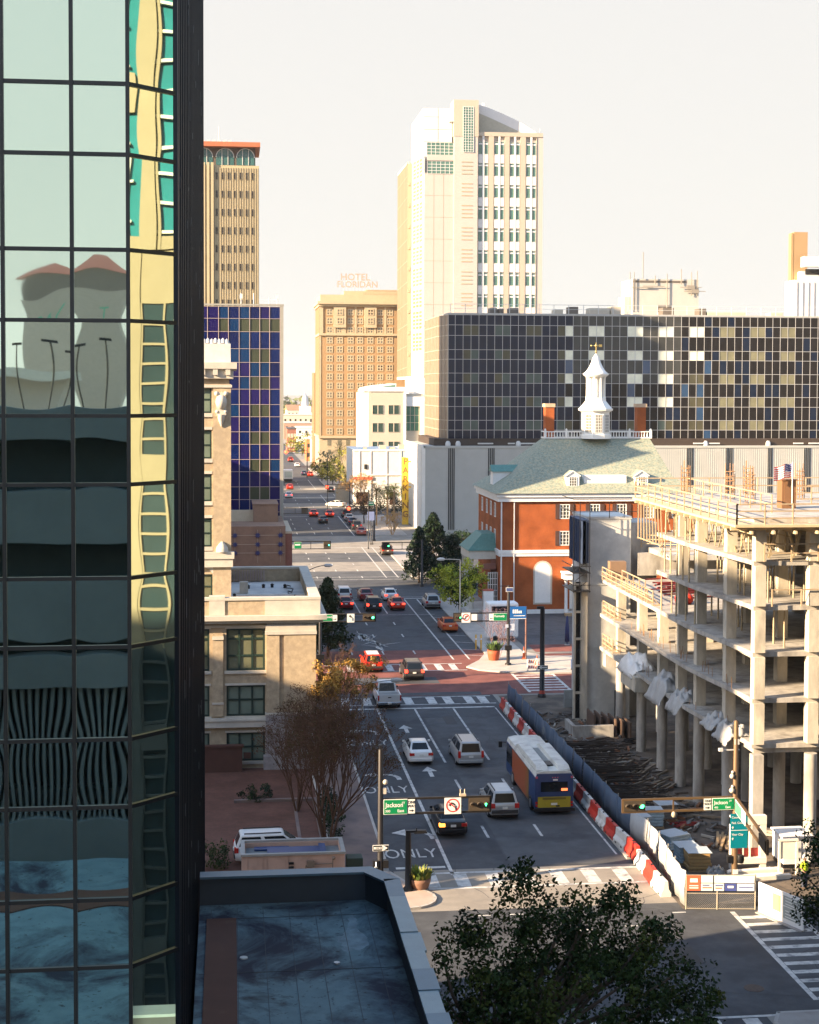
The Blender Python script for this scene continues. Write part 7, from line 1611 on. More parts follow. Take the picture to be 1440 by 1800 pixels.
# farther signals
def far_signal(label, px_, Y, yt, yb, xe, x0, x1, lit=2, glow=None):
    t, fx_, z0, z1 = gantry('traffic_signal',label,px_,Y,yt,yb,xe,yt-4,mid=((px_+xe)/2,))
    h = signal_head(t,fx_(x0),fx_(x1),z0+.04,z1-.04,Y-.05,lit); return t, fx_, z0, z1
t, fx_, z0, z1 = far_signal('traffic signal arm with green sign above the third crossing on the left',512,206,952,965,581,569,580); street_sign(t,fx_(517),fx_(530),(z0+z1)/2,205.9,(z1-z0)*.9,'',None,None)
far_signal('traffic signal arm over the third crossing reaching left from the conifer',742,206,953,965,672,673,685,2)
far_signal('traffic signal arm above the fourth crossing on the left',497,270,893,903,541,530,540,-1)
t, fx_, z0, z1 = far_signal('traffic signal with red head and green sign over the fourth crossing on the right',658,268,890,897,609,610,617,-1); s_ = street_sign(t,fx_(646.5),fx_(657.5),z1+.5,267.9,.7,'',None,None); q = MB(); q.ball((fx_(613),267.7,(z0+z1)/2),.3); q.build('red_lamp', REDGLOW, t)
t, fx_, z0, z1 = far_signal('traffic signal with red head far up the street beside the orange tree',615,333,852,859,573,572,578,-1); q = MB(); q.ball((fx_(575),332.7,(z0+z1)/2),.35); q.build('red_lamp', REDGLOW, t)
t, fx_, z0, z1 = far_signal('distant red traffic signal near the end of the street',540,460,792,797,502,501,506,-1); q = MB(); q.ball((fx_(503),459.6,(z0+z1)/2),.55); q.build('red_lamp', REDGLOW, t)
# ---------------------------------------------------------------- posts, lamps, small signs
def post(name, label, cat, px_, Y, ytop, r, m, extra=None, base=True):
    p = dp(px_,ytop,Y); t = thing(name, label, cat, (p.x,Y,0)); b = MB(); b.lathe([(r*1.9,0),(r*1.9,.25),(r*1.15,.35),(r,p.z)] if base else [(r,0),(r,p.z)],(p.x,Y,0),10); b.build('pole', m, t); return t, p
t, p = post('street_lamp','black square-headed street lamp in front of the ONLY marking','street lamp',718,80.6,1463,.15,BLACK)
q = MB(); q.box(p.x-.14,p.x+.95,80.5,80.72,p.z-.02,p.z+.10); q.box(p.x+.3,p.x+1.0,80.45,80.77,p.z-.06,p.z+.03); q.build('lamp_head', BLACK, t); q = MB(); q.box(p.x+.4,p.x+.46,80.5,80.6,p.z+.10,p.z+.24); q.build('photocell', BLACK, t)
t, p = post('signal_pole','tall black pole with a left-pointing ONE WAY arrow standing on the site corner','pole',954,131,1068,.2,BLACK)
q = MB(); q.box(p.x-.5,p.x+.1,130.9,131.1,p.z-.1,p.z+.12); q.build('pole_head', BLACK, t); z = dp(954,1173,130.8).z; s_ = signbox(t,p.x,z,130.75,.92,.34,SIGNW,'one_way_sign'); q = MB(); q.box(p.x-.43,p.x+.43,130.70,130.718,z-.14,z+.14); q.build('black_face', SIGNK, s_); arrow_mark(s_,p.x,z,130.695,.78,.12,SIGNW,-1)
q = MB(); q.lathe([(.3,0),(.26,.5),(.2,.7)],(p.x,131,.01),10); q.build('red_wrap', mat('red pole wrap',(.35,.05,.03),.7), t)
def cobra(label, px_, Y, ytop, xe, ye, m, r=.07):
    t, p = post('street_lamp',label,'street lamp',px_,Y,ytop,r,m); e = dp(xe,ye,Y); q = MB(); pts = [Vector(p)]+[Vector((p.x+(e.x-p.x)*k/6, Y, p.z+(e.z-p.z)*math.sin(math.pi/2*k/6))) for k in range(1,7)]; q.path(pts,r*.7,6); q.build('arm', m, t)
    d = 1 if e.x > p.x else -1; q = MB(); q.lathe([(.02,-.5),(.17,-.3),(.2,.1),(.12,.4),(.03,.5)],(0,0,0),8,sx=1,sy=.5); o = MB(); o.join(q, Matrix.Translation((e.x+d*.3,Y,e.z)) @ Matrix.Rotation(d*math.pi/2,4,'Y')); o.build('lamp_head', LGREY, t); return t
cobra('grey curved-arm street lamp beside the golden tree',637.5,124,1205,690,1196,STEEL); cobra('grey curved-arm street lamp beside the white roof of the beige building',541,166,1003,572,994,mat('dark steel',(.12,.12,.12),.5,.5)); cobra('pale curved-arm street lamp in front of the yellow green tree',809,171,984,780,983,mat('sunlit steel',(.55,.50,.42),.5,.3))
t, p = post('parking_meter_sign','white 60 minute parking sign on a thin post by the left kerb','sign',582,118,1195,.035,STEEL); s_ = signbox(t,p.x,p.z-.75,117.94,.52,1.5,SIGNW,'sign_plate'); letters(s_,'60',.42,p.x,p.z-.85,117.9,SIGNK); arrow_mark(s_,p.x,p.z-1.32,117.9,.34,.07,SIGNK,-1); arrow_mark(s_,p.x,p.z-.2,117.9,.3,.05,SIGNK,-1); q = MB(); q.box(p.x-.27,p.x+.27,117.88,117.93,p.z-1.14,p.z-1.11); q.build('sign_line', SIGNK, s_)
for px_, Y, yt, w_, lab in ((800,178,1045,.7,'white plate sign on a pale post under the yellow green tree'),): 
    t, p = post('plate_sign',lab,'sign',px_,Y,yt,.05,WHITE,base=False); signbox(t,p.x,p.z,Y-.06,w_,.5,WHITE,'sign_plate')
t, p = post('bus_stop_sign','blue signboard on a brown post beside the brick courthouse corner','sign',925,149,1066,.09,mat('brown post',(.18,.09,.07),.6),base=False); x0 = dp(896,1080,149).x; zt, zb_ = dp(910,1066,149).z, dp(910,1088,149).z; q = MB(); q.box(x0,p.x,148.9,148.98,zb_,zt); s_ = q.build('sign_board', mat('strong blue sign',(.01,.10,.32),.5), t); q = MB(); [q.box(x0+.3+k*.19,x0+.44+k*.19,148.88,148.9,(zt+zb_)/2-.05,(zt+zb_)/2+(.33 if k<3 else .2)) for k in range(5)]; q.box(x0,p.x,148.88,148.9,zb_+.02,zb_+.07); q.box(x0+.4,p.x-.1,148.88,148.9,zb_+.3,zb_+.36); q.build('sign_lines', SIGNW, s_)
for px_, Y, yt, lab in ((648,255,862,'dark slim post by the orange tree in the third block'),(576,330,800,'slim dark post far up the street'),(652,285,905,'slim pale post near the palms'),(655,262,985-60,'dark post at the fourth crossing corner')):
    t, p = post('slim_post',lab,'pole',px_,Y,yt,.07,BLACK); q = MB(); q.ball((p.x,Y,p.z),.12); q.build('cap', BLACK, t)
t, p = post('blue_wayfinding_sign','pale blue sign board hanging on a post by the parked row','sign',652,262,900,.07,BLACK); signbox(t,p.x,dp(652,907,262).z,261.9,1.2,1.5,mat('dull blue board',(.16,.20,.36),.6),'sign_board')
# planter, cone, bins and small street things
def planter(px_, py_, r, h, m, label, fol, fh, n=120, seed=1):
    p = gp(px_,py_,.13); t = thing('planter',label,'planter',tuple(p)); b = MB(); b.lathe([(r*.8,0),(r,h*.6),(r*1.05,h),(r*.9,h),(r*.85,h-.08)],p,16); b.build('pot', m, t)
    b = MB(); rn = random.Random(seed)
    for k in range(n):
        a = rn.uniform(0,6.28); rr_ = r*math.sqrt(rn.random()); x, y = p.x+rr_*math.cos(a), p.y+rr_*math.sin(a); z = p.z+h; l = fh*rn.uniform(.5,1); d = Vector((math.cos(a)*.5+rn.gauss(0,.3),math.sin(a)*.5+rn.gauss(0,.3),1)).normalized()*l; s_ = Vector((-math.sin(a),math.cos(a),0))*.05
        q = Vector((x,y,z)); b.face([q-s_,q+s_,q+d*.6+s_*1.3,q+d,q+d*.6-s_*1.3], k%2)
    b.build('foliage', fol, t); return t
LEAFY = [mat('yellow leaf',(.16,.17,.02),.6), mat('fresh leaf',(.07,.13,.02),.6)]
planter(737,1560,.62,.55,mat('brown pot',(.22,.12,.08),.8),'brown planter with yellow green leaves on the near left corner',LEAFY,.6,170)
planter(868,1160,.62,1.0,mat('terracotta red',(.42,.08,.03),.7),'orange red pot with a small green plant on the far right pavement',[mat('dark leaf',(.025,.05,.015),.6),mat('fresh leaf',())],1.0,120,3)
def cone(px_, py_, label, h=.8):
    p = gp(px_,py_,.13); t = thing('traffic_cone',label,'traffic cone',tuple(p)); b = MB(); b.box(p.x-.2,p.x+.2,p.y-.2,p.y+.2,p.z,p.z+.05); b.lathe([(.16,.05),(.04,h)],p,10); b.build('cone', mat('cone orange',(.6,.10,.02),.6), t); b = MB(); b.lathe([(.113,h*.5),(.085,h*.68)],p,10); b.build('band', SIGNW, t)
cone(921,1158,'orange traffic cone at the brown sign post',1.2); cone(944,1168,'yellow green cone-shaped marker beside the striped barricade',.9)
p = gp(936,1180,.13); t = thing('barricade','orange and white striped barricade on the far right pavement','barricade',tuple(p)); b = MB()
for z in (.25,.8): b.box(p.x-.45,p.x+.45,p.y-.03,p.y+.03,p.z+z,p.z+z+.3)
b.build('boards', SIGNW, t); b = MB()
for z in (.25,.8):
    for k in range(4): x = p.x-.42+k*.22; b.faces([(x,p.y-.035,p.z+z),(x+.1,p.y-.035,p.z+z),(x+.2,p.y-.035,p.z+z+.3),(x+.1,p.y-.035,p.z+z+.3)],[(0,1,2,3)])
b.build('stripes', ORR, t); b = MB(); b.box(p.x-.48,p.x-.42,p.y-.2,p.y+.2,p.z,p.z+1.15); b.box(p.x+.42,p.x+.48,p.y-.2,p.y+.2,p.z,p.z+1.15); b.build('legs', LGREY, t)
p = gp(1010,1178,.13); t = thing('mail_box','dark blue mail box on the far right pavement','mail box',tuple(p)); b = MB(); b.box(p.x-.3,p.x+.3,p.y-.25,p.y+.25,p.z+.15,p.z+1.0); b.lathe([(.3,1.0),(.28,1.15),(.15,1.27)],p,10); b.build('body', mat('mail box blue',(.02,.05,.14),.5), t, bevel=.03); b = MB()
for s_ in (-1,1):
    for q_ in (-1,1): b.box(p.x+s_*.25-.04,p.x+s_*.25+.04,p.y+q_*.2-.04,p.y+q_*.2+.04,p.z,p.z+.15)
b.build('feet', BLACK, t)
p = gp(997,1134,.01); t = thing('rolled_parasol','dark blue rolled parasol standing on the court in front of the brick courthouse','parasol',tuple(p)); b = MB(); b.lathe([(.05,0),(.05,.3),(.26,.4),(.22,1.8),(.1,3.0),(.03,3.1)],p,10); b.build('cloth', mat('parasol blue',(.02,.03,.10),.8), t); b = MB(); b.lathe([(.3,0),(.3,.08)],p,10); b.build('base', CONC, t)
# kiosk, small bus and clutter by the courthouse corner
p = gp(858,1094,.13); t = thing('white_kiosk','white kiosk panel with red top edge beside the courthouse porch','kiosk',tuple(p)); q0, q1 = dp(850,1040,p.y).x, dp(868,1040,p.y).x; zt = dp(858,1039,p.y).z; b = MB(); b.box(q0,q1,p.y,p.y+.9,p.z,zt); b.build('body', WHITE, t); b = MB(); b.box(q0,q1,p.y-.03,p.y+.93,zt,zt+.15); b.build('red_cap', mat('red cap',(.45,.12,.08),.6), t)
q0, q1 = dp(858,1070,160).x, dp(912,1070,160).x; zt = dp(880,1060,160).z; t = thing('shuttle_van','white shuttle van parked across behind the green Kennedy sign','van',((q0+q1)/2,160,.012)); b = MB(); b.box(q0,q1,160,162,.4,zt); b.build('body', WHITE, t, bevel=.2); b = MB(); b.box(q0+.4,q1-.3,159.97,159.995,zt-.9,zt-.35); b.build('side_window', CARGLASS, t)
for k in range(2):
    q = MB(); q.lathe([(.2,-.1),(.34,-.1),(.34,.1),(.2,.1)],(0,0,0),14); o = MB(); o.join(q, Matrix.Translation(((q0+.8,q1-.8)[k],160.1,.35)) @ Matrix.Rotation(math.pi/2,4,'X')); o.build('wheel', RUBBER, t)
for k, px_ in enumerate((837,846)):
    p = dp(px_,1090,155); t = thing('yellow_bollard','yellow bollard in front of the shuttle van, '+('left one' if k == 0 else 'right one'),'bollard',(p.x,155,.13)); b = MB(); b.lathe([(.08,0),(.08,1.5),(.03,1.55)],(p.x,155,.13),10); b.build('post', mat('bollard yellow',(.62,.36,.03),.5), t); b = MB(); b.lathe([(.085,1.0),(.085,1.15)],(p.x,155,.13),10); b.build('band', SIGNW, t)
# pink utility wall with roof tray in the brick lot
t = thing('utility_enclosure','pink plastered utility enclosure with blue grey tray roof beside the white SUV','enclosure',(3,83,0))
PINK = mat('pink plaster', (.50,.33,.26), .85, 0, .08, 1.5, stain=(.42,.28,.22), sscale=1.2, sthr=.6)
ux0, ux1 = dp(425,1510,82.0).x, dp(606,1510,82.0).x; uz = dp(520,1503,82.0).z
b = MB(); b.box(ux0,ux1,82.0,82.25,0,uz); b.box(ux0,ux0+.2,82.25,84.6,0,uz); b.box(ux1-.2,ux1,82.25,84.6,0,uz); b.box(ux0,ux1,84.4,84.6,0,uz)
for x in (434,461,468,506): xx = dp(x,1510,82.0).x; b.box(xx-.03,xx+.03,81.96,82.0,0,uz)
b.build('wall', PINK, t)
b = MB(); ringbox(b,ux0-.05,ux1+.05,81.92,84.68,.22,uz,uz+.12); b.build('rim', mat('grey rim',(.3,.29,.27),.7), t)
b = MB(); b.box(ux0+.2,ux1-.2,82.3,84.38,uz-.3,uz-.26); b.build('tray', mat('grey tray',(.16,.17,.17),.7), t)
b = MB(); b.box(ux0+1.4,ux1-.95,82.9,83.9,uz-.25,uz-.1); b.box(ux0+.7,ux0+2.6,83.7,84.2,uz-.24,uz-.15); b.box(ux0+.7,ux0+2.6,82.4,82.65,uz-.24,uz-.12); b.box(ux1-1.3,ux1-.95,82.6,84.2,uz-.25,uz-.05); b.build('blue_units', mat('deep blue panels',(.02,.05,.15),.4), t)
b = MB()
for k in range(4): b.box(dp(512,1510,82.0).x-.12,dp(512,1510,82.0).x+.14,81.94,81.99,uz-.5-k*.22,uz-.38-k*.22)
b.build('vent_grille', BLACK, t); b = MB(); xx = dp(546,1510,82.0).x; b.box(xx-.2,xx+.2,81.8,81.98,uz-.65,uz-.3); b.build('meter_box', mat('dull pipe',(.22,.17,.13),.6,.3), t); b = MB(); b.tube((xx,81.9,uz-.5),(xx+1.2,81.9,uz-.5),.03); b.tube((xx+1.2,81.9,uz-.2),(xx+1.2,81.9,uz-1.1),.03); b.tube((xx-.25,81.9,uz-.55),(xx-.25,81.9,uz-1.2),.03); b.ball((xx+1.25,81.9,uz-.2),.1); b.build('pipework', mat('dull pipe',(.22,.17,.13),.6,.3), t)
b = MB(); b.box(dp(606,1520,83.5).x+.1,dp(606,1520,83.5).x+1.0,83.3,84.2,0,1.1); tag(b.build('green_cabinet', mat('green cabinet',(.025,.05,.035),.6), bevel=.04, org=(dp(606,1520,83.5).x+.5,85.7,0)), 'dark green utility cabinet right of the pink enclosure', 'cabinet')
# ================================================================ TREES AND PLANTS
def leafmat(name, c, var=.35):
    m = mat(name, c, .6, 0, var, .9, spec=.12)
    p = m.node_tree.nodes['Principled BSDF']; p.inputs['Subsurface Weight'].default_value = 0
    return m
def leaves(b, rn, c, rad, n, size, mi=0):
    for k in range(n):
        while True:
            d = Vector((rn.uniform(-1,1),rn.uniform(-1,1),rn.uniform(-1,1)))
            if d.length < 1: break
        q = c+d*rad; nn = (d+Vector((rn.gauss(0,.7),rn.gauss(0,.7),rn.gauss(.4,.7)))).normalized(); a = nn.orthogonal().normalized(); a = (Matrix.Rotation(rn.uniform(0,6.28),3,nn) @ a); e = nn.cross(a); s_ = size*rn.uniform(.6,1.25)
        b.face([q-a*s_*.5, q+e*s_*.28, q+a*s_*.5, q-e*s_*.28], mi)
def limb(b, p, q, r0, r1, rn, wob=.12, n=4):
    pts = [p.lerp(q,k/n)+Vector((rn.gauss(0,wob),rn.gauss(0,wob),0))*(0 if k in (0,n) else 1) for k in range(n+1)]
    for k in range(n): b.tube(pts[k],pts[k+1],r0+(r1-r0)*k/n,r0+(r1-r0)*(k+1)/n,6,0,False)
    return pts
BARK = mat('bark', (.075,.055,.04), .9, 0, .25, 3, .4, 10)
def tree(name, label, loc, lobes, nclump, nleaf, size, mats, seed=1, tr=.18, clump=.55, cat='tree', group=None, nlimb=14, hub=.45):
    rn = random.Random(seed); loc = Vector(loc); t = thing(name, label, cat, loc, group); cr = MB(); tk = MB()
    cs_ = []
    tot = sum(l[3]**2 for l in lobes)
    for l in lobes:
        c = Vector(l[:3]); R = Vector((l[3],l[3] if len(l) < 6 else l[5],l[4] if len(l) > 4 else l[3]))
        for k in range(max(2,int(nclump*l[3]**2/tot))):
            while True:
                d = Vector((rn.uniform(-1,1),rn.uniform(-1,1),rn.uniform(-1,1)))
                if .35 < d.length < 1: break
            if rn.random() < .5: d = d.normalized()*rn.uniform(.75,1.05)
            cs_.append(c+Vector((d.x*R.x,d.y*R.y,d.z*R.z)))
    for c in cs_: leaves(cr, rn, c, clump*rn.uniform(.6,1.2), nleaf, size, rn.choices(range(len(mats)),[3]+[1]*(len(mats)-1))[0])
    top = sum((Vector(l[:3]) for l in lobes),Vector())/len(lobes); zm = loc.z+(top.z-loc.z)*hub
    h0 = Vector((loc.x,loc.y,zm)); limb(tk, loc, h0, tr, tr*.7, rn, tr*.3)
    for c in rn.sample(cs_,min(nlimb,len(cs_))):
        pts = limb(tk, h0+Vector((0,0,rn.uniform(-.1,.3)*(top.z-zm))), c, tr*.45, tr*.08, rn, .15)
        for c2 in rn.sample(cs_,min(3,len(cs_))):
            if (c2-pts[2]).length < 2.2: limb(tk, pts[2], c2, tr*.16, tr*.05, rn, .08, 3)
    tk.build('trunk', BARK, t); cr.build('crown', mats, t); return t
def bare_tree(name, label, loc, h, spread, seed, m, stems=6, depth=5, r=.06, leafm=None, nl=0, ls=.12, cat='tree', lean=(0,0)):
    rn = random.Random(seed); loc = Vector(loc); t = thing(name, label, cat, loc); b = MB(); lf = MB(); tips = []
    def grow(p, d, L_, rad, k):
        q = p+d*L_; b.tube(p,q,rad,rad*.72,4 if k < depth-1 else 5,0,False)
        if k == 0: tips.append(q); return
        for i in range(rn.choice((2,2,3))):
            nd = (d+Vector((rn.gauss(0,.38)*spread,rn.gauss(0,.38)*spread,rn.gauss(.08,.22)))).normalized(); grow(q, nd, L_*rn.uniform(.68,.88), rad*.68, k-1)
    L0 = h/ sum(.78**k for k in range(depth+1))
    for i in range(stems):
        a = 6.28*i/stems+rn.uniform(-.4,.4); d = Vector((math.cos(a)*.35*spread+lean[0],math.sin(a)*.35*spread+lean[1],1)).normalized(); grow(loc+Vector((math.cos(a)*.12,math.sin(a)*.12,0)), d, L0*rn.uniform(.8,1.15), r, depth)
    b.build('trunk', m, t)
    if nl:
        for q in tips: leaves(lf, rn, q, .28, nl, ls, rn.choice((0,0,1)))
        lf.build('crown', leafm, t)
    return t
DK1, DK2, DK3 = leafmat('oak leaf',(.022,.042,.012)), leafmat('oak leaf olive',(.045,.062,.014)), leafmat('oak leaf dark',(.012,.024,.01))
tree('oak_tree','large dark leafy tree rising from the bottom edge in front of the junction',(7.4,43,.13),[(7.3,43.2,10.2,1.5,1.5),(8.3,43.4,11.9,1.15,1.3),(9.6,43.2,11.5,1.2,1.3),(10.9,43.0,11.2,1.35,1.4),(12.0,43.2,10.3,1.3,1.2),(10.2,42.2,9.3,2.9,1.6),(13.1,42.6,9.1,1.1,1.0),(7.4,42.8,8.6,1.9,1.5)],310,95,.155,[DK1,DK2,DK3],5,.30,.50,nlimb=40,hub=.6)
tree('oak_tree','dark leafy tree cut by the right edge beside the side crossing',(25.2,50,.13),[(21.6,50,9.6,2.2,2.2),(21.0,50.2,11.2,1.4,1.3),(22.5,49.5,7.6,2.2,1.6)],130,100,.145,[DK1,DK2,DK3],6,.28,.6)
YG1, YG2, YG3 = leafmat('yellow green leaf',(.36,.38,.04)), leafmat('mid green leaf',(.20,.25,.03)), leafmat('shade green leaf',(.035,.06,.012))
tree('street_tree','round yellow green tree on the right pavement before the brick courthouse',(26.3,174.6,.13),[(25.6,174.4,4.6,2.4,1.7),(27.2,174.6,5.6,1.9,1.5),(24.2,174.2,5.2,1.6,1.3),(25.9,173.4,3.6,2.2,1.2),(28.2,174.4,4.4,1.6,1.3)],190,34,.30,[YG1,YG2,YG3],7,.2,.6)
CF1, CF2 = leafmat('conifer dark',(.012,.026,.014)), leafmat('conifer green',(.022,.042,.018))
def conifer(label, x, y, h, r, seed, mats=(CF1,CF2), z=.13, n=210):
    rn = random.Random(seed); t = thing('conifer', label, 'conifer', (x,y,z)); b = MB(); k = MB()
    for i in range(n):
        f = rn.random()**.8; zz = z+h*(.06+.94*f); rr_ = r*(1-f)**.7*rn.uniform(.25,1.3)+.05; a = rn.uniform(0,6.28); leaves(b, rn, Vector((x+rr_*math.cos(a),y+rr_*math.sin(a),zz)), .60*(1-f*.45), 34, .34, rn.choice((0,0,1)))
    k.tube((x,y,z),(x,y,z+h*.95),.16,.03,7); k.build('trunk', BARK, t); b.build('crown', list(mats), t)
p = dp(762,905,212); conifer('tallest dark conifer behind the yellow green tree',p.x,212,p.z,3.0,1,n=320)
p = dp(737,930,209); conifer('dark conifer on the street side of the tallest one',p.x,209,p.z,2.3,2)
p = dp(797,942,214); conifer('dark conifer between the tallest one and the courthouse',p.x,214,p.z,2.5,3)
p = dp(577,1022,152); conifer('small dark conifer behind the left signal arm of the brick crossing',p.x,152,p.z,2.0,4,(leafmat('small conifer',(.03,.045,.018)),CF2))
PUR = mat('purple brown twigs', (.11,.062,.042), .9, 0, .3, 2, spec=.05); GT_ = mat('golden twigs', (.30,.18,.07), .9, 0, .3, 2); ORT = mat('orange twigs', (.46,.25,.09), .9, 0, .25, 1)
bare_tree('bare_shrub_tree','large bare purple brown multi-stem tree in front of the beige building corner',(5.6,88.5,.05),8.0,.76,3,PUR,10,6,.07,[mat('dry seed',(.105,.055,.034),.9,spec=.05),mat('dry seed olive',(.07,.052,.02),.9,spec=.05)],6,.115)
bare_tree('bare_shrub_tree','second bare brown shrub beside the wall between the beige building and the golden tree',(6.0,103.5,.13),5.4,.9,4,PUR,10,6,.05,[mat('dry seed',()),mat('dry seed olive',())],5,.11)
bare_tree('bare_shrub_tree','middle bare brown shrub tree between the big bare tree and the one by the wall',(4.2,97,.05),5.0,.8,44,PUR,8,5,.055,[mat('dry seed',()),mat('dry seed olive',())],5,.11)
bare_tree('golden_tree','sunlit golden brown tree beside the grey street lamp on the left kerb',(7.35,109.0,.13),6.6,.48,8,GT_,9,5,.05,[leafmat('golden leaf',(.42,.25,.06)),leafmat('brown gold leaf',(.26,.14,.035))],14,.18)
bare_tree('bare_sapling','bare purple twigged sapling beside the orange red pot',(dp(876,1165,150).x,150,.13),4.4,1.0,12,mat('violet twigs',(.24,.15,.16),.9),4,5,.04,[mat('violet bud',(.26,.17,.20),.9),mat('violet bud dark',(.16,.10,.12),.9)],3,.09)
bare_tree('bare_sapling','bare dark sapling by the left signal pole of the brick crossing',(dp(598,1160,138).x,138,.02),3.4,1.0,14,PUR,4,4,.035,[mat('dry seed',()),mat('dry seed olive',())],3,.1)
bare_tree('golden_bush','golden bare bush below the yellow blade sign',(dp(690,938,278).x,278,.13),4.2,1.2,21,ORT,8,4,.05,[leafmat('straw leaf',(.50,.32,.12)),ORT],4,.2)
bare_tree('orange_tree','sunlit orange bare tree in front of the low white building',(dp(637,893,335).x,335,.13),7.5,1.15,22,ORT,8,5,.07,[leafmat('straw leaf',()),ORT],4,.28)
tree('dark_tree','dark bare-looking tree mass under the palms',(dp(640,915,302).x,302,.13),[(dp(636,893,302).x,302,4.2,2.2,2.2),(dp(652,900,302).x,302,3.4,2.2,1.8)],60,26,.3,[leafmat('brown dark leaf',(.05,.035,.02)),BARK],23,.16,.8)
tree('dark_tree','dark green tree behind the bright palm',(dp(690,915,304).x,304,.13),[(dp(682,895,304).x,304,3.6,2.4,2.0),(dp(702,890,304).x,304,4.6,2.0,2.0)],70,26,.3,[CF2,leafmat('deep green',(.03,.05,.012))],24,.16,.8)
def palm(label, px_, Y, ytop, rad, mats, seed, z=.13, n=34):
    rn = random.Random(seed); p = dp(px_,ytop,Y); t = thing('palm_tree', label, 'palm tree', (p.x,Y,z)); b = MB(); b.lathe([(.2,0),(.15,.6),(.14,p.z-rad*.6)],(p.x,Y,z),8); b.build('trunk', mat('palm trunk',(.30,.20,.11),.9,0,.2,3), t); f = MB()
    for k in range(n):
        a = rn.uniform(0,6.28); el = rn.uniform(-.6,1.2); d = Vector((math.cos(a)*math.cos(el),math.sin(a)*math.cos(el),math.sin(el))); c = Vector((p.x,Y,p.z-rad*.6)); s_ = Vector((-math.sin(a),math.cos(a),0)); m0 = c+d*rad*.55; e = c+d*rad+Vector((0,0,-rad*.35))
        mi = rn.choice((0,0,1))
        for j in range(7): u = (j-3)/3; f.face([m0+s_*u*.12, m0+(e-m0)*.6+s_*u*rad*.42-s_*.05, e+s_*u*rad*.4+Vector((0,0,-abs(u)*.2)), m0+(e-m0)*.6+s_*u*rad*.42+s_*.05], mi)
        f.bar(c,m0,.04,.04,mi)
    f.build('crown', mats, t)
PM1 = [leafmat('palm dark',(.025,.04,.012)),leafmat('palm green',(.05,.07,.02))]; PM2 = [leafmat('palm yellow',(.24,.26,.03)),leafmat('palm lime',(.14,.17,.02))]
palm('dark palm standing before the low white building, the left of three',662,297,850,2.2,PM1,1); palm('dark palm before the low white building, the middle of three',681,299,851,1.9,PM1,2); palm('bright yellow green palm left of the yellow blade sign',693,285,848,2.0,PM2,3)
palm('dark palm high beside the brick hotel far up the street',597,430,775,4.0,[leafmat('palm far',(.045,.055,.03)),PM1[1]],4)
FY1, FY2 = leafmat('sunlit far leaf',(.26,.24,.04)), leafmat('far green leaf',(.12,.14,.03))
def ftree(label, px_, Y, ytop, w_, mats, seed, n=46, ln=24):
    p = dp(px_,ytop,Y); R = w_/2; hz_ = p.z*.42; tree('street_tree',label,(p.x,Y,.1),[(p.x,Y,p.z-hz_,R,hz_),(p.x+R*.4,Y,p.z-hz_*1.1,R*.7,hz_*.7)],n,ln,w_*.075,mats,seed,.15,w_*.14)
ftree('tall sunlit yellow tree at the far end of the street beside the rowhouse',531,600,762,12,[FY1,FY2],31); ftree('low yellow green tree in front of the far conifer',566,440,806,7,[FY1,FY2],32); ftree('yellow green tree right of the far conifer',585,425,808,7,[FY1,FY2],33); ftree('yellow tree against the left edge of the low white building',608,400,785,7,[FY1,FY2],34); ftree('dark blue green tree at the foot of the brick hotel',574,455,793,8,[leafmat('blue green far',(.05,.075,.06)),CF2],35)
ftree('tree in the court behind the dark conifers',812,262,935,5,[CF2,DK2],36)
# far woods along the horizon: one mass
rn = random.Random(77); b = MB()
for k in range(900):
    x = rn.uniform(-900,1500); y = rn.uniform(1500,2600); h_ = rn.uniform(7,13); leaves(b, rn, Vector((x,y,h_*.55)), h_*.8, 9, 9, rn.choice((0,1,1)))
for k in range(260):
    x = rn.uniform(40,260); y = rn.uniform(1250,1500); h_ = rn.uniform(8,14); leaves(b, rn, Vector((x,y,h_*.5)), h_*.7, 9, 5, rn.choice((0,0,1)))
b.build('distant_woods', [leafmat('far wood olive',(.14,.15,.05)),leafmat('far wood green',(.085,.105,.04))], kind='stuff')
# shrubs in the brick lot
tree('shrub','low dark shrub beside the kerb line of the brick lot',(dp(470,1395,99).x,99.9,.05),[(dp(458,1390,99).x,99.9,.5,.9,.5),(dp(440,1394,99).x,99.9,.35,.7,.35)],30,30,.16,[CF1,DK1],41,.05,.3,'shrub',nlimb=5)
tree('shrub','olive shrub at the foot of the glass tower by the brick lot',(dp(376,1525,86).x,86,.05),[(dp(372,1515,86).x,86,.8,.9,.8),(dp(388,1530,86).x,86,.5,.7,.5)],40,30,.14,[DK1,DK2],42,.05,.3,'shrub',nlimb=6)
tree('hedge','dark clipped hedge between the big bare tree and the pavement',(6.3,93.5,.05),[(6.2,92,.6,.7,.6,2.2),(6.25,95.5,.6,.7,.6,2.2),(6.3,98.5,.5,.6,.5,1.8)],90,26,.16,[CF1,DK1],43,.05,.3,'hedge',nlimb=6)
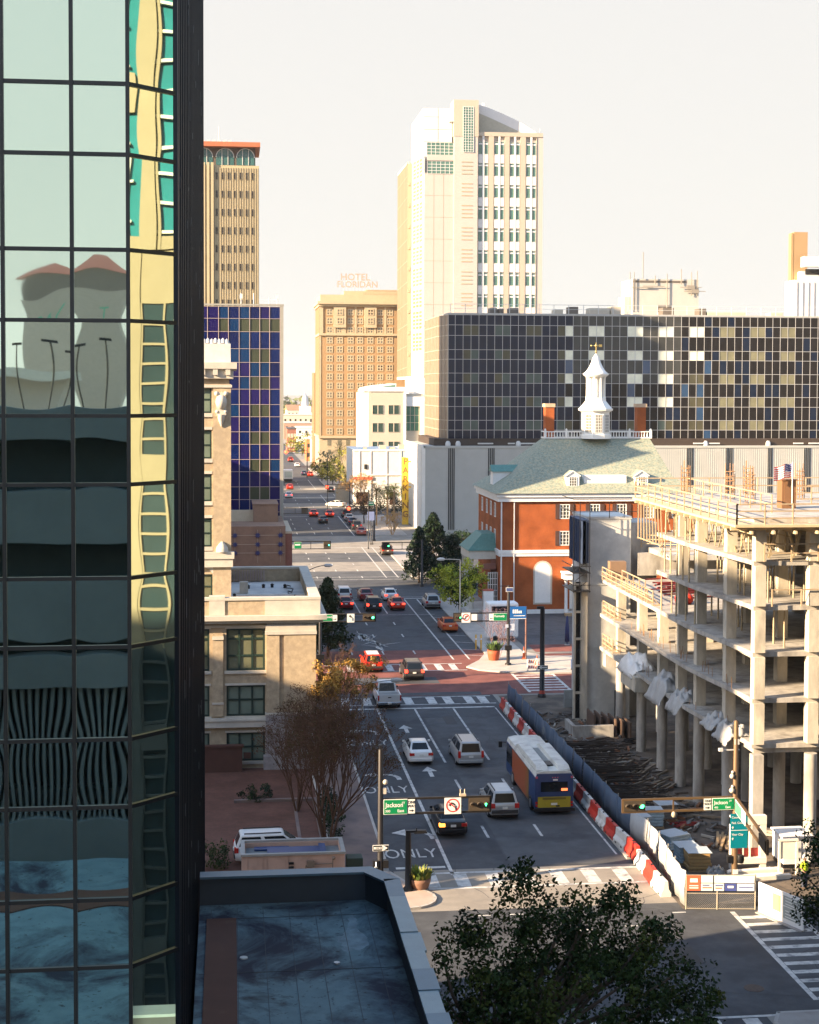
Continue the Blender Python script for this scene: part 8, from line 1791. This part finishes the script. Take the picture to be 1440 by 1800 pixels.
# ---------------------------------------------------------------- worker on the site
def person(label, x, y, z, rz, shirt, trousers, hat):
    t = thing('person', label, 'person', (x,y,z)); t.rotation_euler = (0,0,rz)
    V = []; E = []; RR = []
    def v(p, r): V.append(p); RR.append(r); return len(V)-1
    def chain(a, pts):
        for p, r in pts: i = v(p,r); E.append((a,i)); a = i
        return a
    pel = v((0,0,.95),.155); ch = chain(pel,[((0,.0,1.12),.15),((0,-.01,1.32),.17)]); nk = chain(ch,[((0,0,1.47),.065),((0,-.01,1.54),.075),((0,-.02,1.64),.10),((0,-.01,1.72),.085)])
    for s_ in (-1,1):
        chain(pel,[((s_*.10,0,.88),.11),((s_*.12,-.03*s_,.50),.075),((s_*.13,.02*s_,.10),.05),((s_*.13,-.12+.02*s_,.05),.045)])
        w_ = chain(ch,[((s_*.19,0,1.40),.075),((s_*.27,.0,1.13),.052),((s_*.25,-.16,.98),.036),((s_*.24,-.22,.95),.034)])
        for k in range(4): chain(w_,[((s_*.24+(k-1.5)*.018,-.27,.935-abs(k-1.4)*.004),.0095),((s_*.24+(k-1.5)*.018,-.30+abs(k-1.3)*.008,.905),.008)])
        chain(w_,[((s_*.24-s_*.04,-.245,.94),.0105),((s_*.24-s_*.045,-.275,.92),.009)])
    me = bpy.data.meshes.new('body'); me.from_pydata(V,E,[]); o = bpy.data.objects.new('body', me); COL.objects.link(o); o.parent = t
    sk = o.modifiers.new('skin','SKIN')
    if not me.skin_vertices: me.attributes.new('skin','FLOAT','POINT') if False else None
    bpy.context.view_layer.objects.active = o
    try:
        for i, d in enumerate(me.skin_vertices[0].data): d.radius = (RR[i],RR[i]); d.use_root = (i == 0)
    except Exception:
        bpy.ops.mesh.customdata_skin_add()
        for i, d in enumerate(me.skin_vertices[0].data): d.radius = (RR[i],RR[i]); d.use_root = (i == 0)
    ss = o.modifiers.new('sub','SUBSURF'); ss.levels = 1; ss.render_levels = 1; me.materials.append(mat('skin tone',(.34,.19,.12),.6))
    b = MB(); b.lathe([(.19,.98),(.195,1.1),(.20,1.3),(.17,1.42),(.08,1.48)],(0,0,0),14,sx=1.1,sy=.85)
    for s_ in (-1,1): b.tube((s_*.18,0,1.42),(s_*.27,0,1.16),.088,.07,8)
    b.build('hi_vis_vest', shirt, None).parent = t
    b = MB()
    for s_ in (-1,1): b.tube((s_*.10,0,.97),(s_*.12,-.03*s_,.50),.135,.095,10); b.tube((s_*.12,-.03*s_,.51),(s_*.13,.02*s_,.09),.095,.075,10)
    b.build('trousers', trousers, None).parent = t
    b = MB()
    for s_ in (-1,1): b.box(s_*.13-.055,s_*.13+.055,-.19+.02*s_,.08+.02*s_,0,.10)
    b.build('boots', mat('boot brown',(.06,.04,.025),.8), None, bevel=.02).parent = t
    b = MB(); b.lathe([(.15,1.69),(.125,1.70),(.12,1.76),(.08,1.81),(.02,1.83)],(0,-.015,0),14); b.build('hard_hat', hat, None).parent = t
    b = MB(); b.face([(-.05,-.118,1.655),(-.02,-.125,1.655),(-.02,-.125,1.665),(-.05,-.118,1.665)]); b.face([(.02,-.125,1.655),(.05,-.118,1.655),(.05,-.118,1.665),(.02,-.125,1.665)]); b.face([(-.025,-.122,1.59),(.025,-.122,1.59),(.025,-.122,1.6),(-.025,-.122,1.6)]); b.face([(-.012,-.13,1.62),(.012,-.13,1.62),(0,-.15,1.625),(0,-.125,1.66)]); b.build('face_features', mat('dark feature',(.06,.03,.025)), None).parent = t
    return t
p = gp(1414,1562); person('worker in a neon yellow vest and white hard hat at the right edge',p.x,p.y,.02,.5,mat('neon vest',(.45,.62,.02),.7),mat('work trousers',(.05,.06,.09),.8),mat('hard hat white',(.75,.75,.72),.4))
# ================================================================ THIN WARM HAZE
hz_m = bpy.data.materials.new('haze air'); hz_m.use_nodes = True; t_ = hz_m.node_tree; t_.nodes.remove(t_.nodes['Principled BSDF'])
pv = t_.nodes.new('ShaderNodeVolumePrincipled'); pv.inputs['Color'].default_value = (.95,.95,.93,1); pv.inputs['Density'].default_value = .00008; pv.inputs['Anisotropy'].default_value = .2
t_.links.new(pv.outputs[0], t_.nodes['Material Output'].inputs['Volume'])
b = MB(); b.box(-1200,1800,-1600,5100,-1.0,116); b.build('haze', hz_m, kind='stuff')
